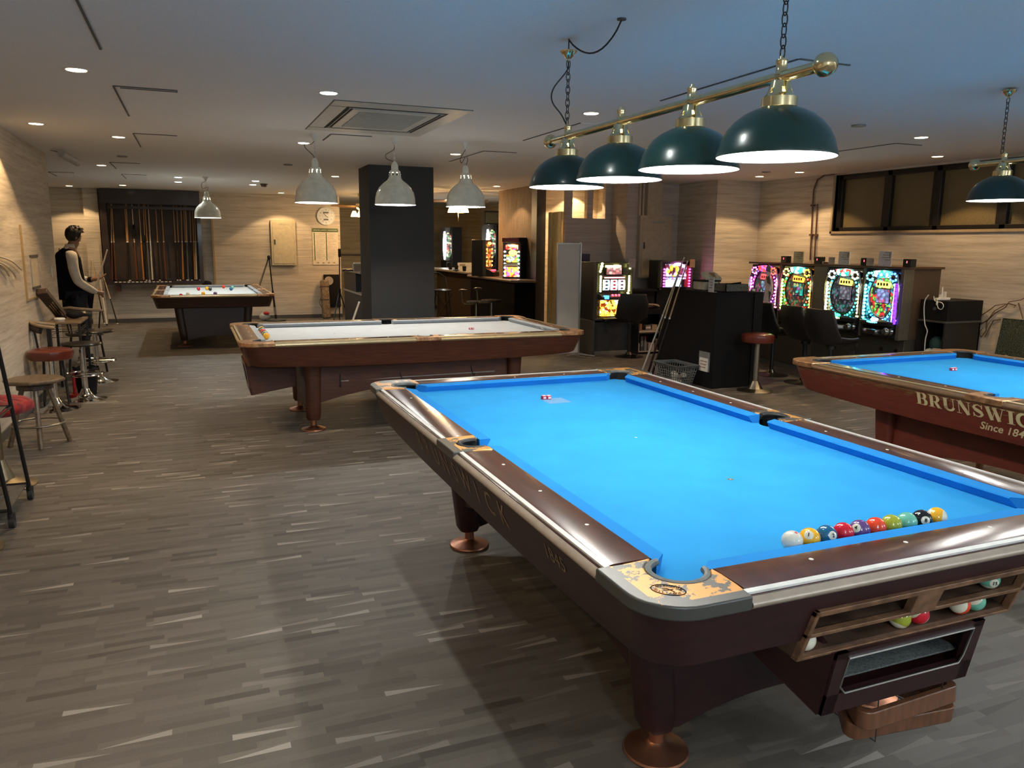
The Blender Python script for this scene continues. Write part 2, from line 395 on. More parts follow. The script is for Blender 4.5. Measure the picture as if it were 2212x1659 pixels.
# ================================================================ LETTERING
def slab_glyphs():
    G = {}
    def stroke(mb, pts, ws):
        L = []; R = []
        n = len(pts)
        for i, p in enumerate(pts):
            a = pts[max(0, i-1)]; b = pts[min(n-1, i+1)]; dx, dy = b[0]-a[0], b[1]-a[1]; l = math.hypot(dx, dy) or 1
            L.append((p[0]-dy/l*ws[i]/2, p[1]+dx/l*ws[i]/2, 0)); R.append((p[0]+dy/l*ws[i]/2, p[1]-dx/l*ws[i]/2, 0))
        k = len(pts); mb.add(L+R, [(i, i+1, k+i+1, k+i) for i in range(k-1)])
    def rect(mb, x0, x1, y0, y1): mb.add([(x0,y0,0),(x1,y0,0),(x1,y1,0),(x0,y1,0)], [(0,1,2,3)])
    def arc(mb, cx, cy, rx, ry, a0, a1, w0, w1, n=14):
        pts = []; ws = []
        for i in range(n+1):
            t = i/n; a = math.radians(a0+(a1-a0)*t); pts.append((cx+rx*math.cos(a), cy+ry*math.sin(a)))
            ws.append(w0+(w1-w0)*math.sin(PI*t))
        stroke(mb, pts, ws)
    def g(ch, w): mb = MB(); G[ch] = (mb, w); return mb
    S = .05
    b = g('B', .92); rect(b, .10, .36, 0, 1); rect(b, 0, .45, 0, S); rect(b, 0, .45, 1-S, 1); rect(b, .36, .55, .49, .54); rect(b, .36, .55, 1-S, 1); rect(b, .36, .6, 0, S)
    arc(b, .50, .755, .20, .225, 90, -90, S, .24); arc(b, .54, .26, .22, .24, 90, -90, S, .26)
    b = g('R', .98); rect(b, .10, .36, 0, 1); rect(b, 0, .46, 0, S); rect(b, 0, .45, 1-S, 1); rect(b, .36, .56, .47, .52); rect(b, .36, .55, 1-S, 1)
    arc(b, .52, .735, .20, .24, 90, -90, S, .24); stroke(b, [(.50, .5), (.62, .3), (.78, .03)], [.2, .24, .24]); rect(b, .66, .98, 0, S)
    b = g('U', .98); rect(b, .10, .36, .28, 1); rect(b, 0, .46, 1-S, 1); rect(b, .78, .84, .28, 1); rect(b, .66, .96, 1-S, 1)
    arc(b, .52, .30, .30, .25, 180, 360, .2, .16); stroke(b, [(.23, .34), (.26, .2), (.36, .1)], [.26, .24, .14])
    b = g('N', 1.04); rect(b, .14, .20, 0, 1); rect(b, 0, .34, 0, S); rect(b, 0, .3, 1-S, 1); stroke(b, [(.22, 1), (.84, 0)], [.27, .27]); rect(b, .84, .90, 0, 1); rect(b, .72, 1.02, 1-S, 1)
    b = g('S', .80)
    pts = [(.68, .72), (.62, .88), (.40, .965), (.18, .87), (.13, .72), (.25, .58), (.42, .50), (.60, .40), (.68, .26), (.58, .10), (.38, .035), (.16, .12), (.10, .30)]
    stroke(b, pts, [.07, .07, .07, .14, .22, .27, .29, .27, .22, .14, .07, .07, .07]); rect(b, .66, .71, .66, 1); rect(b, .07, .12, 0, .34)
    b = g('W', 1.38); stroke(b, [(.16, 1), (.46, 0)], [.25, .25]); stroke(b, [(.46, 0), (.70, .92)], [.05, .05]); stroke(b, [(.62, 1), (.94, 0)], [.25, .25]); stroke(b, [(.94, 0), (1.2, 1)], [.05, .05])
    rect(b, 0, .36, 1-S, 1); rect(b, .52, .84, 1-S, 1); rect(b, 1.06, 1.36, 1-S, 1)
    b = g('I', .50); rect(b, .12, .38, 0, 1); rect(b, 0, .5, 0, S); rect(b, 0, .5, 1-S, 1)
    b = g('C', .90); arc(b, .48, .5, .36, .46, 48, 312, .06, .26); rect(b, .74, .79, .64, 1); rect(b, .74, .79, 0, .36)
    b = g('K', 1.0); rect(b, .10, .36, 0, 1); rect(b, 0, .46, 0, S); rect(b, 0, .46, 1-S, 1); stroke(b, [(.36, .42), (.82, 1)], [.05, .05]); stroke(b, [(.5, .62), (.86, 0)], [.26, .26]); rect(b, .66, .96, 1-S, 1); rect(b, .68, 1.0, 0, S)
    return G
GLY = slab_glyphs()
def put_text(mb, vf, M): mb.add([(v[0], v[1], 0) for v in vf[0]], vf[1], M)

# ================================================================ POOL TABLES
def outline(hx, hy, r, n=6, extra=()):
    """rounded rectangle, counter-clockwise, with extra x stations on the -y side"""
    pts = []
    for cx, cy, a0 in ((hx-r, hy-r, 0), (-(hx-r), hy-r, 90), (-(hx-r), -(hy-r), 180), (hx-r, -(hy-r), 270)):
        for i in range(n+1):
            a = math.radians(a0+90*i/n); pts.append((cx+r*math.cos(a), cy+r*math.sin(a)))
        if a0 == 90 or a0 == 270:   # long sides follow
            sx = -1 if a0 == 90 else 1
            for k in range(1, 12):
                t = (hy-r)*(1-2*k/12); pts.append((sx*hx, t if a0 == 90 else -t))
        if a0 == 180:
            for x in extra: pts.append((x, -hy))
    return pts
def zb(y): return 0.582 + 0.030*(abs(y)/1.4)**3
AP_T, AP_B = (0.832, 1.468), (0.775, 1.400)
def ap_x(z): return AP_B[0] + (AP_T[0]-AP_B[0])*(z-0.58)/(0.775-0.58)
def ap_y(z): return AP_B[1] + (AP_T[1]-AP_B[1])*(z-0.58)/(0.775-0.58)

def pool_table(label, loc, rotz, cloth, cushion, wood_top, wood_body, casting, trim, inlay, box_bottom=0.372, foot_box=True, panel_mat=None):
    t = thing('pool_table', label, 'pool table', loc, rotz)
    panel_mat = panel_mat or wood_body
    # bed cloth with real pocket openings
    poly = []
    hx, hy = .690, 1.325
    def arcp(cx, cy, r, a0, a1, n=10): return [(cx+r*math.cos(math.radians(a0+(a1-a0)*i/n)), cy+r*math.sin(math.radians(a0+(a1-a0)*i/n))) for i in range(n+1)]
    CX, CY, CR = .668, 1.303, .062
    SX, SR = .728, .064
    KX, KY = .700, 1.335
    poly += arcp(KX, KY, CR, 250, 200)             # +x +y corner, going counter-clockwise
    poly += arcp(-KX, KY, CR, -20, -70)
    poly += arcp(-SX, 0, SR, 54, -54)
    poly += arcp(-KX, -KY, CR, 70, 20)
    poly += arcp(KX, -KY, CR, 160, 110)
    poly += arcp(SX, 0, SR, 234, 126)
    # clamp the pocket mouths to the cloth edges
    bed = MB().prism(poly, 'z', .742, .762)
    obj('bed_cloth', bed, cloth, t)
    # cushions
    def cushion_seg(axis, side, a, b, ta, tb):
        """a<b ends of the nose line; ta/tb how far the back edge runs past the nose at each end"""
        nose = .635 if axis == 'x' else 1.27
        rows = []
        for e, te, s in ((a, ta, -1), (b, tb, 1)):
            row = []
            for off, z in ((0, .7925), (0.003, .7975), (.052, .8005), (.052, .760), (.022, .760)):
                pos = e + s*te*off/.052; q = side*(nose+off)
                row.append((q, pos, z) if axis == 'x' else (pos, q, z))
            rows.append(row)
        m = MB().loft(rows); obj('cushion', m, cushion, t, angle=25)
    for s in (1, -1):
        cushion_seg('x', s, .064, 1.19, .014, .052)
        cushion_seg('x', s, -1.19, -.064, .052, .014)
        cushion_seg('y', s, -.555, .555, .052, .052)
    # rail tops
    def railprof(inner, outer):
        return [(inner, .765), (inner, .8005), (inner+.004, .8020), (outer-.045, .8015), (outer-.020, .7985), (outer-.010, .7940), (outer-.006, .785), (outer-.006, .765)]
    for s in (1, -1):
        for a, b in ((.105, 1.215), (-1.215, -.105)):
            obj('rail_top', MB().prism([(s*x, z) for x, z in railprof(.687, .836)], 'y', a, b), wood_top, t)
        obj('rail_top', MB().prism([(s*y, z) for y, z in railprof(1.322, 1.474)], 'x', -.580, .580), wood_top, t)
    # metal edge trim and pale inlay strip, one run per rail
    for s in (1, -1):
        for a, b in ((.105, 1.225), (-1.225, -.105)):
            pr = [(s*(.826+.016*math.sin(PI*i/8)+.006), .7955-.031*i/8) for i in range(9)]
            obj('edge_trim', MB().prism(pr, 'y', a, b), trim, t)
            obj('inlay_strip', MB().prism([(s*.808, .7975), (s*.8225, .7952), (s*.8225, .8012), (s*.808, .8032)], 'y', a, b), inlay, t)
        pr = [(s*(1.464+.016*math.sin(PI*i/8)+.006), .7955-.031*i/8) for i in range(9)]
        obj('edge_trim', MB().prism(pr, 'x', -.590, .590), trim, t)
        obj('inlay_strip', MB().prism([(s*1.446, .7975), (s*1.4605, .7952), (s*1.4605, .8012), (s*1.446, .8032)], 'x', -.590, .590), inlay, t)
    # pocket castings
    for sx in (1, -1):
        for sy in (1, -1):
            p = [(.690, 1.218), (.72, 1.222), (.78, 1.228), (.848, 1.226)]
            p += [(.848-.128+.128*math.cos(math.radians(a)), 1.486-.128+.128*math.sin(math.radians(a))) for a in range(0, 91, 10)]
            p += [(.592, 1.486), (.585, 1.42), (.583, 1.36), (.586, 1.326)]
            p += [(CX+.078*math.cos(math.radians(a)), CY+.078*math.sin(math.radians(a))) for a in range(160, -71, -11)]
            q = [(sx*x, sy*y) for x, y in p]
            cst = obj('corner_casting', MB().prism(q, 'z', .770, .8045), casting, t, bevel=.006, seg=3)
            ln = MB().tube([(sx*(CX+.070*math.cos(math.radians(a))), sy*(CY+.070*math.sin(math.radians(a))), .7975) for a in range(172, -84, -10)], (.0095), 8)
            obj('pocket_liner', ln, M_GREYRUB if casting.name.startswith('worn') else M_RUB, cst)
            wl = MB().lathe([(.067, .800), (.066, .74), (.055, .64), (.0001, .63)], (sx*CX, sy*CY, 0), 24, skip=(lambda j, i, sx=sx, sy=sy: j == 0 and (math.cos(2*PI*(i+.5)/24)*sx+math.sin(2*PI*(i+.5)/24)*sy) < -.25))
            obj('pocket', wl, M_BLACK, t)
        p = [(.690, -.118), (.76, -.112), (.848, -.108), (.848, .108), (.76, .112), (.690, .118), (.690, .072)]
        p += [(SX+.070*math.cos(math.radians(a)), .070*math.sin(math.radians(a))) for a in range(118, -119, -12)] + [(.690, -.072)]
        q = [(sx*x, y) for x, y in p]
        cst = obj('side_casting', MB().prism(q, 'z', .770, .8045), casting, t, bevel=.005, seg=3)
        ln = MB().tube([(sx*(SX-.004+.062*math.cos(math.radians(a))), .062*math.sin(math.radians(a)), .797) for a in range(112, -113, -14)], .010, 8)
        obj('pocket_liner', ln, M_RUB, cst)
        wl = MB().lathe([(.060, .800), (.060, .74), (.05, .64), (.0001, .63)], (sx*SX, 0, 0), 24, skip=(lambda j, i, sx=sx: j == 0 and math.cos(2*PI*(i+.5)/24)*sx < -.2))
        obj('pocket', wl, M_BLACK, t)
    # diamonds
    for s in (1, -1):
        for k in (-3, -2, -1, 1, 2, 3): obj('sight_inlay', MB().cyl((s*.7287, k*.3175, 0), .0062, .8015, .8024, 10), M_PAPER, t)
        for k in (-1, 0, 1): obj('sight_inlay', MB().cyl((k*.3175, s*1.3637, 0), .0062, .8015, .8024, 10), M_PAPER, t)
    # apron shell
    ex = [-.372, -.30, -.22, -.12, 0, .12, .22, .30, .372] if foot_box else [-.3, 0, .3]
    def ring(z, fixed=None, inset=0):
        k = (z-.58)/(.775-.58); hx_ = AP_B[0]+(AP_T[0]-AP_B[0])*k-inset; hy_ = AP_B[1]+(AP_T[1]-AP_B[1])*k-inset
        return [(x, y, z) for x, y in outline(hx_, hy_, .105+.01*k, 6, ex)]
    r0, r1, r2 = ring(.775), ring(.712), ring(.566+.016)
    r3 = [(x, y, zb(y) if abs(y) < 1.40 else zb(1.4)) for x, y, z in ring(.585)]
    r3 = [(x, y, min(z, .578) if False else z) for x, y, z in r3]
    rb = [(p[0], p[1], zb(p[1])) for p in ring(.58)]
    ri = [(p[0], p[1], zb(p[1])) for p in ring(.58, inset=.03)]
    rt = [(p[0], p[1], .74) for p in ring(.74, inset=.03)]
    rings = [r0, r1, [(p[0], p[1], max(.62, 0)) for p in ring(.62)], rb, ri, rt]
    n = len(r0); m = MB(); vs = [p for r in rings for p in r]; fs = []
    for j in range(len(rings)-1):
        for i in range(n):
            i2 = (i+1) % n; A, B = rings[0][i], rings[0][i2]
            if foot_box and j in (1, 2, 3, 4) and A[1] < -1.40 and B[1] < -1.40 and abs(A[0]) <= .373 and abs(B[0]) <= .373: continue
            fs.append((j*n+i, j*n+i2, (j+1)*n+i2, (j+1)*n+i))
    m.add(vs, fs)
    obj('apron', m, wood_body, t, angle=30)
    yin = -1.26 if foot_box else -1.34
    obj('bed_frame', MB().box(-.70, .70, yin, 1.33, .625, .741), M_BLACK, t)
    # pedestals: end panels with an arch, side panels with a higher arch, four slanted rounded legs
    for sy in (1, -1):
        p = [(-.545, .615), (-.47, .10)] + [(x, .092+.058*(1-(abs(x)/.38)**2)) for x in [-.38+.76*i/12 for i in range(13)]] + [(.47, .10), (.545, .615)]
        obj('end_panel', MB().prism(p, 'y', sy*.925-.015, sy*.925+.015), panel_mat, t)
        for sx in (1, -1):
            m = MB(); R = []
            for z, cx, w_ in ((.62, .500, .064), (.40, .478, .062), (.20, .455, .060), (.11, .446, .057), (.09, .444, .047)):
                R.append([(sx*(cx+w_*math.copysign(abs(math.cos(a))**.7, math.cos(a))), sy*(.905+w_*1.05*math.copysign(abs(math.sin(a))**.7, math.sin(a))), z) for a in [2*PI*i/24 for i in range(24)]])
            m.loft(R); obj('leg', m, panel_mat, t)
            m = MB().lathe([(.0001, 0), (.100, 0), (.103, .006), (.100, .013), (.070, .022), (.034, .031), (.024, .040), (.023, .093), (.0001, .093)], (sx*.437, sy*.905, 0), 32)
            obj('foot', m, M_COPPER, t)
    for sx in (1, -1):
        p = [(-.90, .615), (-.90, .24)] + [(y, .24+.115*(1-(abs(y)/.84)**2)) for y in [-.84+1.68*i/16 for i in range(17)]] + [(.90, .24), (.90, .615)]
        obj('side_panel', MB().prism(p, 'x', sx*.475-.012, sx*.475+.012), panel_mat, t)
    if foot_box:
        # ball return: framed trough let into the foot apron and a drop box under it
        M_FR = mat('bronze_wood_frame', (0.27, 0.14, 0.075), 0.4, 0.2, noise=.25, nscale=25)
        M_TR = mat('trough_brown', (0.11, 0.06, 0.038), 0.45, noise=.3, nscale=12)
        def fy(z): return -ap_y(z)-.006
        def slab(mb, x0, x1, z0, z1, d=.016):
            mb.add([(x0, fy(z0)-d/2, z0), (x1, fy(z0)-d/2, z0), (x1, fy(z0)+d, z0), (x0, fy(z0)+d, z0), (x0, fy(z1)-d/2, z1), (x1, fy(z1)-d/2, z1), (x1, fy(z1)+d, z1), (x0, fy(z1)+d, z1)],
                   [(0,3,2,1),(4,5,6,7),(0,1,5,4),(1,2,6,5),(2,3,7,6),(3,0,4,7)])
        f = MB()
        slab(f, -.378, .378, .698, .714); slab(f, -.378, .378, .632, .644); slab(f, -.378, .378, .559, .568)
        slab(f, -.378, -.366, .562, .714); slab(f, .366, .378, .562, .714); slab(f, -.045, .045, .640, .702)
        obj('return_frame', f, M_FR, t, bevel=.002)
        tr = MB(); yb = -1.33
        tr.box(-.372, .372, yb-.008, yb, .56, .715).box(-.372, .372, -1.396, yb, .568, .5735).box(-.372, .372, -1.414, yb, .634, .639)
        for a_ in (-.376, .370): tr.prism([(-1.392, .562), (yb, .562), (yb, .714), (-1.440, .714)], 'x', a_, a_+.006).box(-.372, .372, -1.44, yb, .712, .716)
        obj('ball_trough', tr, M_TR, t)
        hb = box_bottom; w_ = .262
        hs = MB()
        # drop-box shell: side walls, floor sloping up and inward
        yf0, yf1 = -1.412, -1.375
        for sx in (1, -1):
            x = sx*w_
            hs.prism([(yf0, .563), (yf1, hb), (-1.02, hb+.06), (-1.02, .60), (-1.30, .60)], 'x', x-.008, x+.008)
        hs.prism([(yf1, hb), (-1.02, hb+.06), (-1.02, hb+.075), (yf1, hb+.014)], 'x', -w_, w_)
        obj('drop_box', hs, wood_body, t)
        fr = MB()
        def yy(z): return yf0+(yf1-yf0)*(.563-z)/(.563-hb)
        def slab2(mb, x0, x1, z0, z1, d=.010):
            mb.add([(x0, yy(z0)-d, z0), (x1, yy(z0)-d, z0), (x1, yy(z0)+d, z0), (x0, yy(z0)+d, z0), (x0, yy(z1)-d, z1), (x1, yy(z1)-d, z1), (x1, yy(z1)+d, z1), (x0, yy(z1)+d, z1)],
                   [(0,3,2,1),(4,5,6,7),(0,1,5,4),(1,2,6,5),(2,3,7,6),(3,0,4,7)])
        lo, hi = hb+.062, .545
        slab2(fr, -w_, w_, hb, lo); slab2(fr, -w_, w_, hi, .563); slab2(fr, -w_, -.222, hb, .563); slab2(fr, .222, w_, hb, .563)
        obj('drop_box_front', fr, wood_body, t)
        ed = MB()
        pts = [(-.222, yy(lo)-.012, lo+.02), (-.222, yy(hi)-.012, hi), (.222, yy(hi)-.012, hi), (.222, yy(lo)-.012, lo+.02), (.205, yy(lo)-.012, lo), (-.205, yy(lo)-.012, lo)]
        ed.tube(pts, .0035, 6, closed=True); obj('opening_trim', ed, M_ALU, t)
        obj('drop_box_lining', MB().box(-.25, .25, -1.06, -1.05, hb+.06, .56).box(-.25, .25, -1.36, -1.06, hb+.075, hb+.08), mat('dark_carpet_lining', (0.12, 0.13, 0.125), .9, noise=.3, nscale=200), t)
    return t

M_BLUEC = mat('blue_billiard_cloth', (0.030, 0.30, 0.66), 0.9, noise=.035, nscale=6, spec=.08)
M_BLUEQ = mat('blue_cushion_cloth', (0.022, 0.235, 0.62), 0.9, noise=.03, nscale=8, spec=.08)
M_GREYC = mat('pale_grey_billiard_cloth', (0.42, 0.44, 0.46), 0.85, noise=.03, nscale=8, spec=.2)
M_GREYQ = mat('grey_cushion_cloth', (0.30, 0.32, 0.34), 0.85, noise=.03, spec=.2)
M_HEADC = mat('silver_grey_billiard_cloth', (0.45, 0.48, 0.49), 0.85, noise=.03, spec=.2)
W_NEAR_TOP = wood('dark_rosewood_laminate', (0.105, 0.040, 0.028), (0.050, 0.020, 0.016), .22, (9, 1.3, 9), .5)
W_NEAR_BODY = wood('oxblood_laminate', (0.036, 0.0095, 0.010), (0.024, 0.0065, 0.007), .45, (3, 3, 12), .06)
W_GREY_TOP = wood('walnut_laminate', (0.13, 0.062, 0.035), (0.06, 0.028, 0.018), .25, (9, 1.3, 9), .4)
W_GREY_BODY = wood('mahogany_laminate', (0.105, 0.030, 0.012), (0.060, 0.016, 0.007), .5, (1.5, 1.5, 16), .04)
def worn_body():
    m = wood('worn_mahogany_laminate', (0.155, 0.024, 0.010), (0.105, 0.016, 0.008), .5, (1.5, 1.5, 14), .05)
    nt = m.node_tree; b = nt.nodes['Principled BSDF']
    old = b.inputs['Base Color'].links[0].from_socket
    tc = _n(nt, 'ShaderNodeTexCoord'); sx = _n(nt, 'ShaderNodeSeparateXYZ'); nt.links.new(tc.outputs['Object'], sx.inputs[0])
    mp = _n(nt, 'ShaderNodeMapping'); mp.inputs['Scale'].default_value = (3, 3, 30); nt.links.new(tc.outputs['Object'], mp.inputs[0])
    nz = _n(nt, 'ShaderNodeTexNoise'); nz.inputs['Scale'].default_value = 5; nz.inputs['Detail'].default_value = 9; nt.links.new(mp.outputs[0], nz.inputs['Vector'])
    mr = _n(nt, 'ShaderNodeMapRange'); mr.inputs['From Min'].default_value = .68; mr.inputs['From Max'].default_value = .775; mr.inputs['To Min'].default_value = -.22; mr.inputs['To Max'].default_value = .12
    nt.links.new(sx.outputs['Z'], mr.inputs['Value'])
    ad = _n(nt, 'ShaderNodeMath', operation='ADD'); nt.links.new(mr.outputs[0], ad.inputs[0]); nt.links.new(nz.outputs['Fac'], ad.inputs[1])
    th = _n(nt, 'ShaderNodeMapRange'); th.inputs['From Min'].default_value = .50; th.inputs['From Max'].default_value = .56; nt.links.new(ad.outputs[0], th.inputs['Value'])
    mx = _n(nt, 'ShaderNodeMixRGB'); nt.links.new(th.outputs[0], mx.inputs[0]); nt.links.new(old, mx.inputs[1]); mx.inputs[2].default_value = (.16, .085, .03, 1)
    nt.links.new(mx.outputs[0], b.inputs['Base Color']); return m
W_WORN = worn_body()
def casting_mat():
    m = mat('worn_casting_metal', (0.10, 0.098, 0.088), .36, 0.2)
    nt = m.node_tree; b = nt.nodes['Principled BSDF']
    tc = _n(nt, 'ShaderNodeTexCoord'); nz = _n(nt, 'ShaderNodeTexNoise'); nz.inputs['Scale'].default_value = 14; nz.inputs['Detail'].default_value = 9; nz.inputs['Roughness'].default_value = .66
    nt.links.new(tc.outputs['Object'], nz.inputs['Vector'])
    rp = _n(nt, 'ShaderNodeValToRGB'); e = rp.color_ramp.elements; rp.color_ramp.interpolation = 'CONSTANT'
    e[0].position = 0; e[0].color = (.085, .082, .072, 1); e[1].position = .475; e[1].color = (.72, .33, .08, 1)
    k = e.new(.64); k.color = (.12, .10, .08, 1)
    # bare metal stays round the rounded outer edge
    g = _n(nt, 'ShaderNodeSeparateXYZ'); nt.links.new(tc.outputs['Object'], g.inputs[0])
    def mm(op, a, v):
        n = _n(nt, 'ShaderNodeMath', operation=op); nt.links.new(a, n.inputs[0])
        if isinstance(v, (int, float)): n.inputs[1].default_value = v
        else: nt.links.new(v, n.inputs[1])
        return n.outputs[0]
    ax = mm('ABSOLUTE', g.outputs['X'], 0); ay = mm('ABSOLUTE', g.outputs['Y'], 0)
    ex = mm('LESS_THAN', ax, .812); ey = mm('LESS_THAN', ay, 1.452); ez = mm('GREATER_THAN', g.outputs['Z'], .799)
    ed = mm('MULTIPLY', mm('MULTIPLY', ex, ey), ez)
    mx = _n(nt, 'ShaderNodeMixRGB'); nt.links.new(ed, mx.inputs[0]); mx.inputs[1].default_value = (.075, .073, .066, 1)
    nt.links.new(nz.outputs['Fac'], rp.inputs[0]); nt.links.new(rp.outputs[0], mx.inputs[2]); nt.links.new(mx.outputs[0], b.inputs['Base Color'])
    return m
M_CASTN = casting_mat()
M_CASTC = mat('copper_casting', (0.62, 0.34, 0.17), .32, .75, noise=.25, nscale=30)
M_TRIMN = mat('bronze_edge_trim', (0.46, 0.37, 0.29), .40, .35)
M_TRIMG = mat('brass_edge_trim', (0.60, 0.49, 0.30), .35, .5)
M_INLAY = mat('white_inlay', (0.75, 0.74, 0.70), .4)
M_INLAYB = mat('pale_brass_inlay', (0.60, 0.48, 0.28), .35, .6)

near = pool_table('nearest pool table, blue cloth, dark rails and balls lined up along its foot cushion', (0, 0, 0), 0, M_BLUEC, M_BLUEQ, W_NEAR_TOP, W_NEAR_BODY, M_CASTN, M_TRIMN, M_INLAY)
grey = pool_table('pool table with pale grey cloth standing crosswise before the black column', (0.063, 4.252, 0), -PI/2+.005, M_GREYC, M_GREYQ, W_GREY_TOP, W_GREY_BODY, M_CASTC, M_TRIMG, M_INLAYB, box_bottom=.295)
blue = pool_table('blue clothed pool table at the right edge with gold lettering on its side', (2.921, -0.012, 0), 0, M_BLUEC, M_BLUEQ, W_GREY_TOP, W_WORN, M_CASTC, mat('worn_brown_trim', (.26, .15, .08), .35, .3), M_INLAYB)
head = pool_table('far pool table in front of the cue rack, silver cloth scattered with balls', (-1.475, 10.81, 0), .01, M_HEADC, M_GREYQ, W_GREY_TOP, wood('dark_walnut_laminate', (0.05, 0.017, 0.010), (0.03, 0.010, 0.007), .35), M_CASTC, M_TRIMG, M_INLAYB, foot_box=False)
# wide foot frame across the far table: pedestals only there

# emblem and lettering on the tables
M_ENG = mat('faint_engraved_letters', (0.26, 0.19, 0.135), .7, spec=.3)
m = MB()
def side_frame(y, z, dx=.0015):
    return frame((-(ap_x(z)+dx), y, z), (0, -1, 0), (-.29, 0, .957))
S9 = 'BRUNSWICK'
for i, ch in enumerate(S9):
    vf = text_mesh(ch, .125); put_text(m, vf, side_frame(.50-i*.128, .692) @ Matrix.Diagonal((.95, 1, 1, 1)))
obj('engraved_name', m, M_ENG, near)
m = MB(); put_text(m, text_mesh('1845', .068, space=1.05), side_frame(-.925, .705)); obj('engraved_year', m, M_ENG, near)
m = MB(); em = Matrix.Translation((-.752, -1.392, .8052)) @ Matrix.Rotation(math.radians(-42), 4, 'Z')
m.ring((0, 0, 0), .030, .0009, 36, 6, em @ Matrix.Diagonal((1.30, .85, 1, 1)))
for word, sgn in (('BRUNSWICK', 1), ('BILLIARDS', -1)):
    k = len(word)
    for i, ch in enumerate(word):
        t_ = (i-(k-1)/2)/((k-1)/2)
        ang = math.radians(90-62*t_) if sgn > 0 else math.radians(-90+62*t_)
        px_, py_ = .031*math.cos(ang), .0190*math.sin(ang)
        put_text(m, text_mesh(ch, .0120, offset=.0003), em @ Matrix.Translation((px_, py_-.0005, .0012)) @ Matrix.Rotation(-sgn*math.radians(22*t_), 4, 'Z'))
m.tube([(-.014, .002, 0), (-.004, .006, 0), (.004, .001, 0), (.016, -.006, 0)], .0009, 5, M=em).tube([(-.010, -.005, 0), (0, -.001, 0), (.010, .007, 0)], .0009, 5, M=em)
obj('maker_emblem', m, mat('dark_emblem', (0.02, 0.02, 0.017), 1.0, spec=0), near)
m = MB(); x = 0; s_ = .074
LM = side_frame(.425, .668, .002)
for ch in S9:
    g, wd = GLY[ch]
    m.add(g.v, g.f, LM @ Matrix.Diagonal((s_*1.13, s_*1.0, 1, 1)) @ Matrix.Translation((x, .25, 0))); x += wd+.07
obj('gold_name', m, mat('gold_leaf_letters', (0.66, 0.55, 0.30), .4), blue)
m = MB(); put_text(m, text_mesh('Since 1845', .062, shear=.35, offset=.0010), side_frame(-.095, .643, .002)); obj('gold_motto', m, MATS['gold_leaf_letters'], blue)
# white foot spot sticker and centre spot on the near and grey cloths
obj('foot_spot', MB().cyl((0, -.635, 0), .011, .7621, .7626, 20), mat('grey_spot', (.12, .12, .12), .6), near)
obj('centre_spot', MB().cyl((0, 0, 0), .0055, .7621, .7627, 16), M_PAPER, near)
obj('spot_centre', MB().cyl((0, -.635, 0), .0028, .7626, .763, 12), M_PAPER, near)
obj('foot_spot', MB().cyl((0, -.635, 0), .010, .7621, .7626, 20), MATS['grey_spot'], grey)
m = MB(); put_text(m, text_mesh('CROWN', .03, offset=.0006), frame((.25, 1.262, .780), (1, 0, 0), (0, .42, .9)) ); 
# cushion print: small white word on the grey table's far short cushion
pm = MB(); put_text(pm, text_mesh('CPBA', .030, offset=.0008), frame((.30, 1.2745, .777), (1, 0, 0), (0, -.5, .86)))
put_text(pm, text_mesh('BILLIARDS', .012), frame((.19, 1.2745, .775), (1, 0, 0), (0, -.5, .86)))

# chalk, template sheets
M_CHALK = mat('pink_red_chalk', (0.55, 0.05, 0.10), .7)
M_CHALKB = mat('pale_chalk_face', (0.85, 0.62, 0.62), .8)
M_TEMPL = mat('thin_translucent_sheet', (0.12, 0.34, 0.62), .5, alpha=1)
def chalk(label, cat, p, a, grp):
    t = thing('chalk_cube', label, 'chalk', p, a, grp)
    obj('label_wrap', MB().box(-.011, .011, -.011, .011, .0005, .019), M_CHALK, t, bevel=.0015)
    obj('chalk_face', MB().box(-.0095, .0095, -.0095, .0095, .0185, .021), M_CHALKB, t, bevel=.001)
    obj('label_print', MB().box(-.008, .008, -.0114, -.0108, .005, .014), M_PAPER, t)
    return t
def sheet(label, x0, x1, y0, y1, parent_name, m_):
    s = obj('break_template', MB().box(x0, x1, y0, y1, .7622, .7627), m_, None); tag(s, label, 'template')
sheet('thin clear template sheet under the chalk on the nearest table', -.05, .075, .765, .885+.01, '', M_TEMPL)
chalk('left of the two red chalk cubes on the nearest table', '', (-.032, .882, .7627), .2, 'red chalk cubes on the near blue cloth')
chalk('right of the two red chalk cubes on the nearest table', '', (-.006, .876, .7627), .1, 'red chalk cubes on the near blue cloth')
chalk('left of the two red chalk cubes on the grey cloth', '', (.698, 4.204, .762), 0, 'red chalk cubes on the grey cloth')
chalk('right of the two red chalk cubes on the grey cloth', '', (.724, 4.204, .762), 0, 'red chalk cubes on the grey cloth')
chalk('left of the two red chalk cubes on the gold-lettered table', '', (2.950, .872, .762), 0, 'red chalk cubes on the right blue cloth')
chalk('right of the two red chalk cubes on the gold-lettered table', '', (2.978, .872, .762), 0, 'red chalk cubes on the right blue cloth')

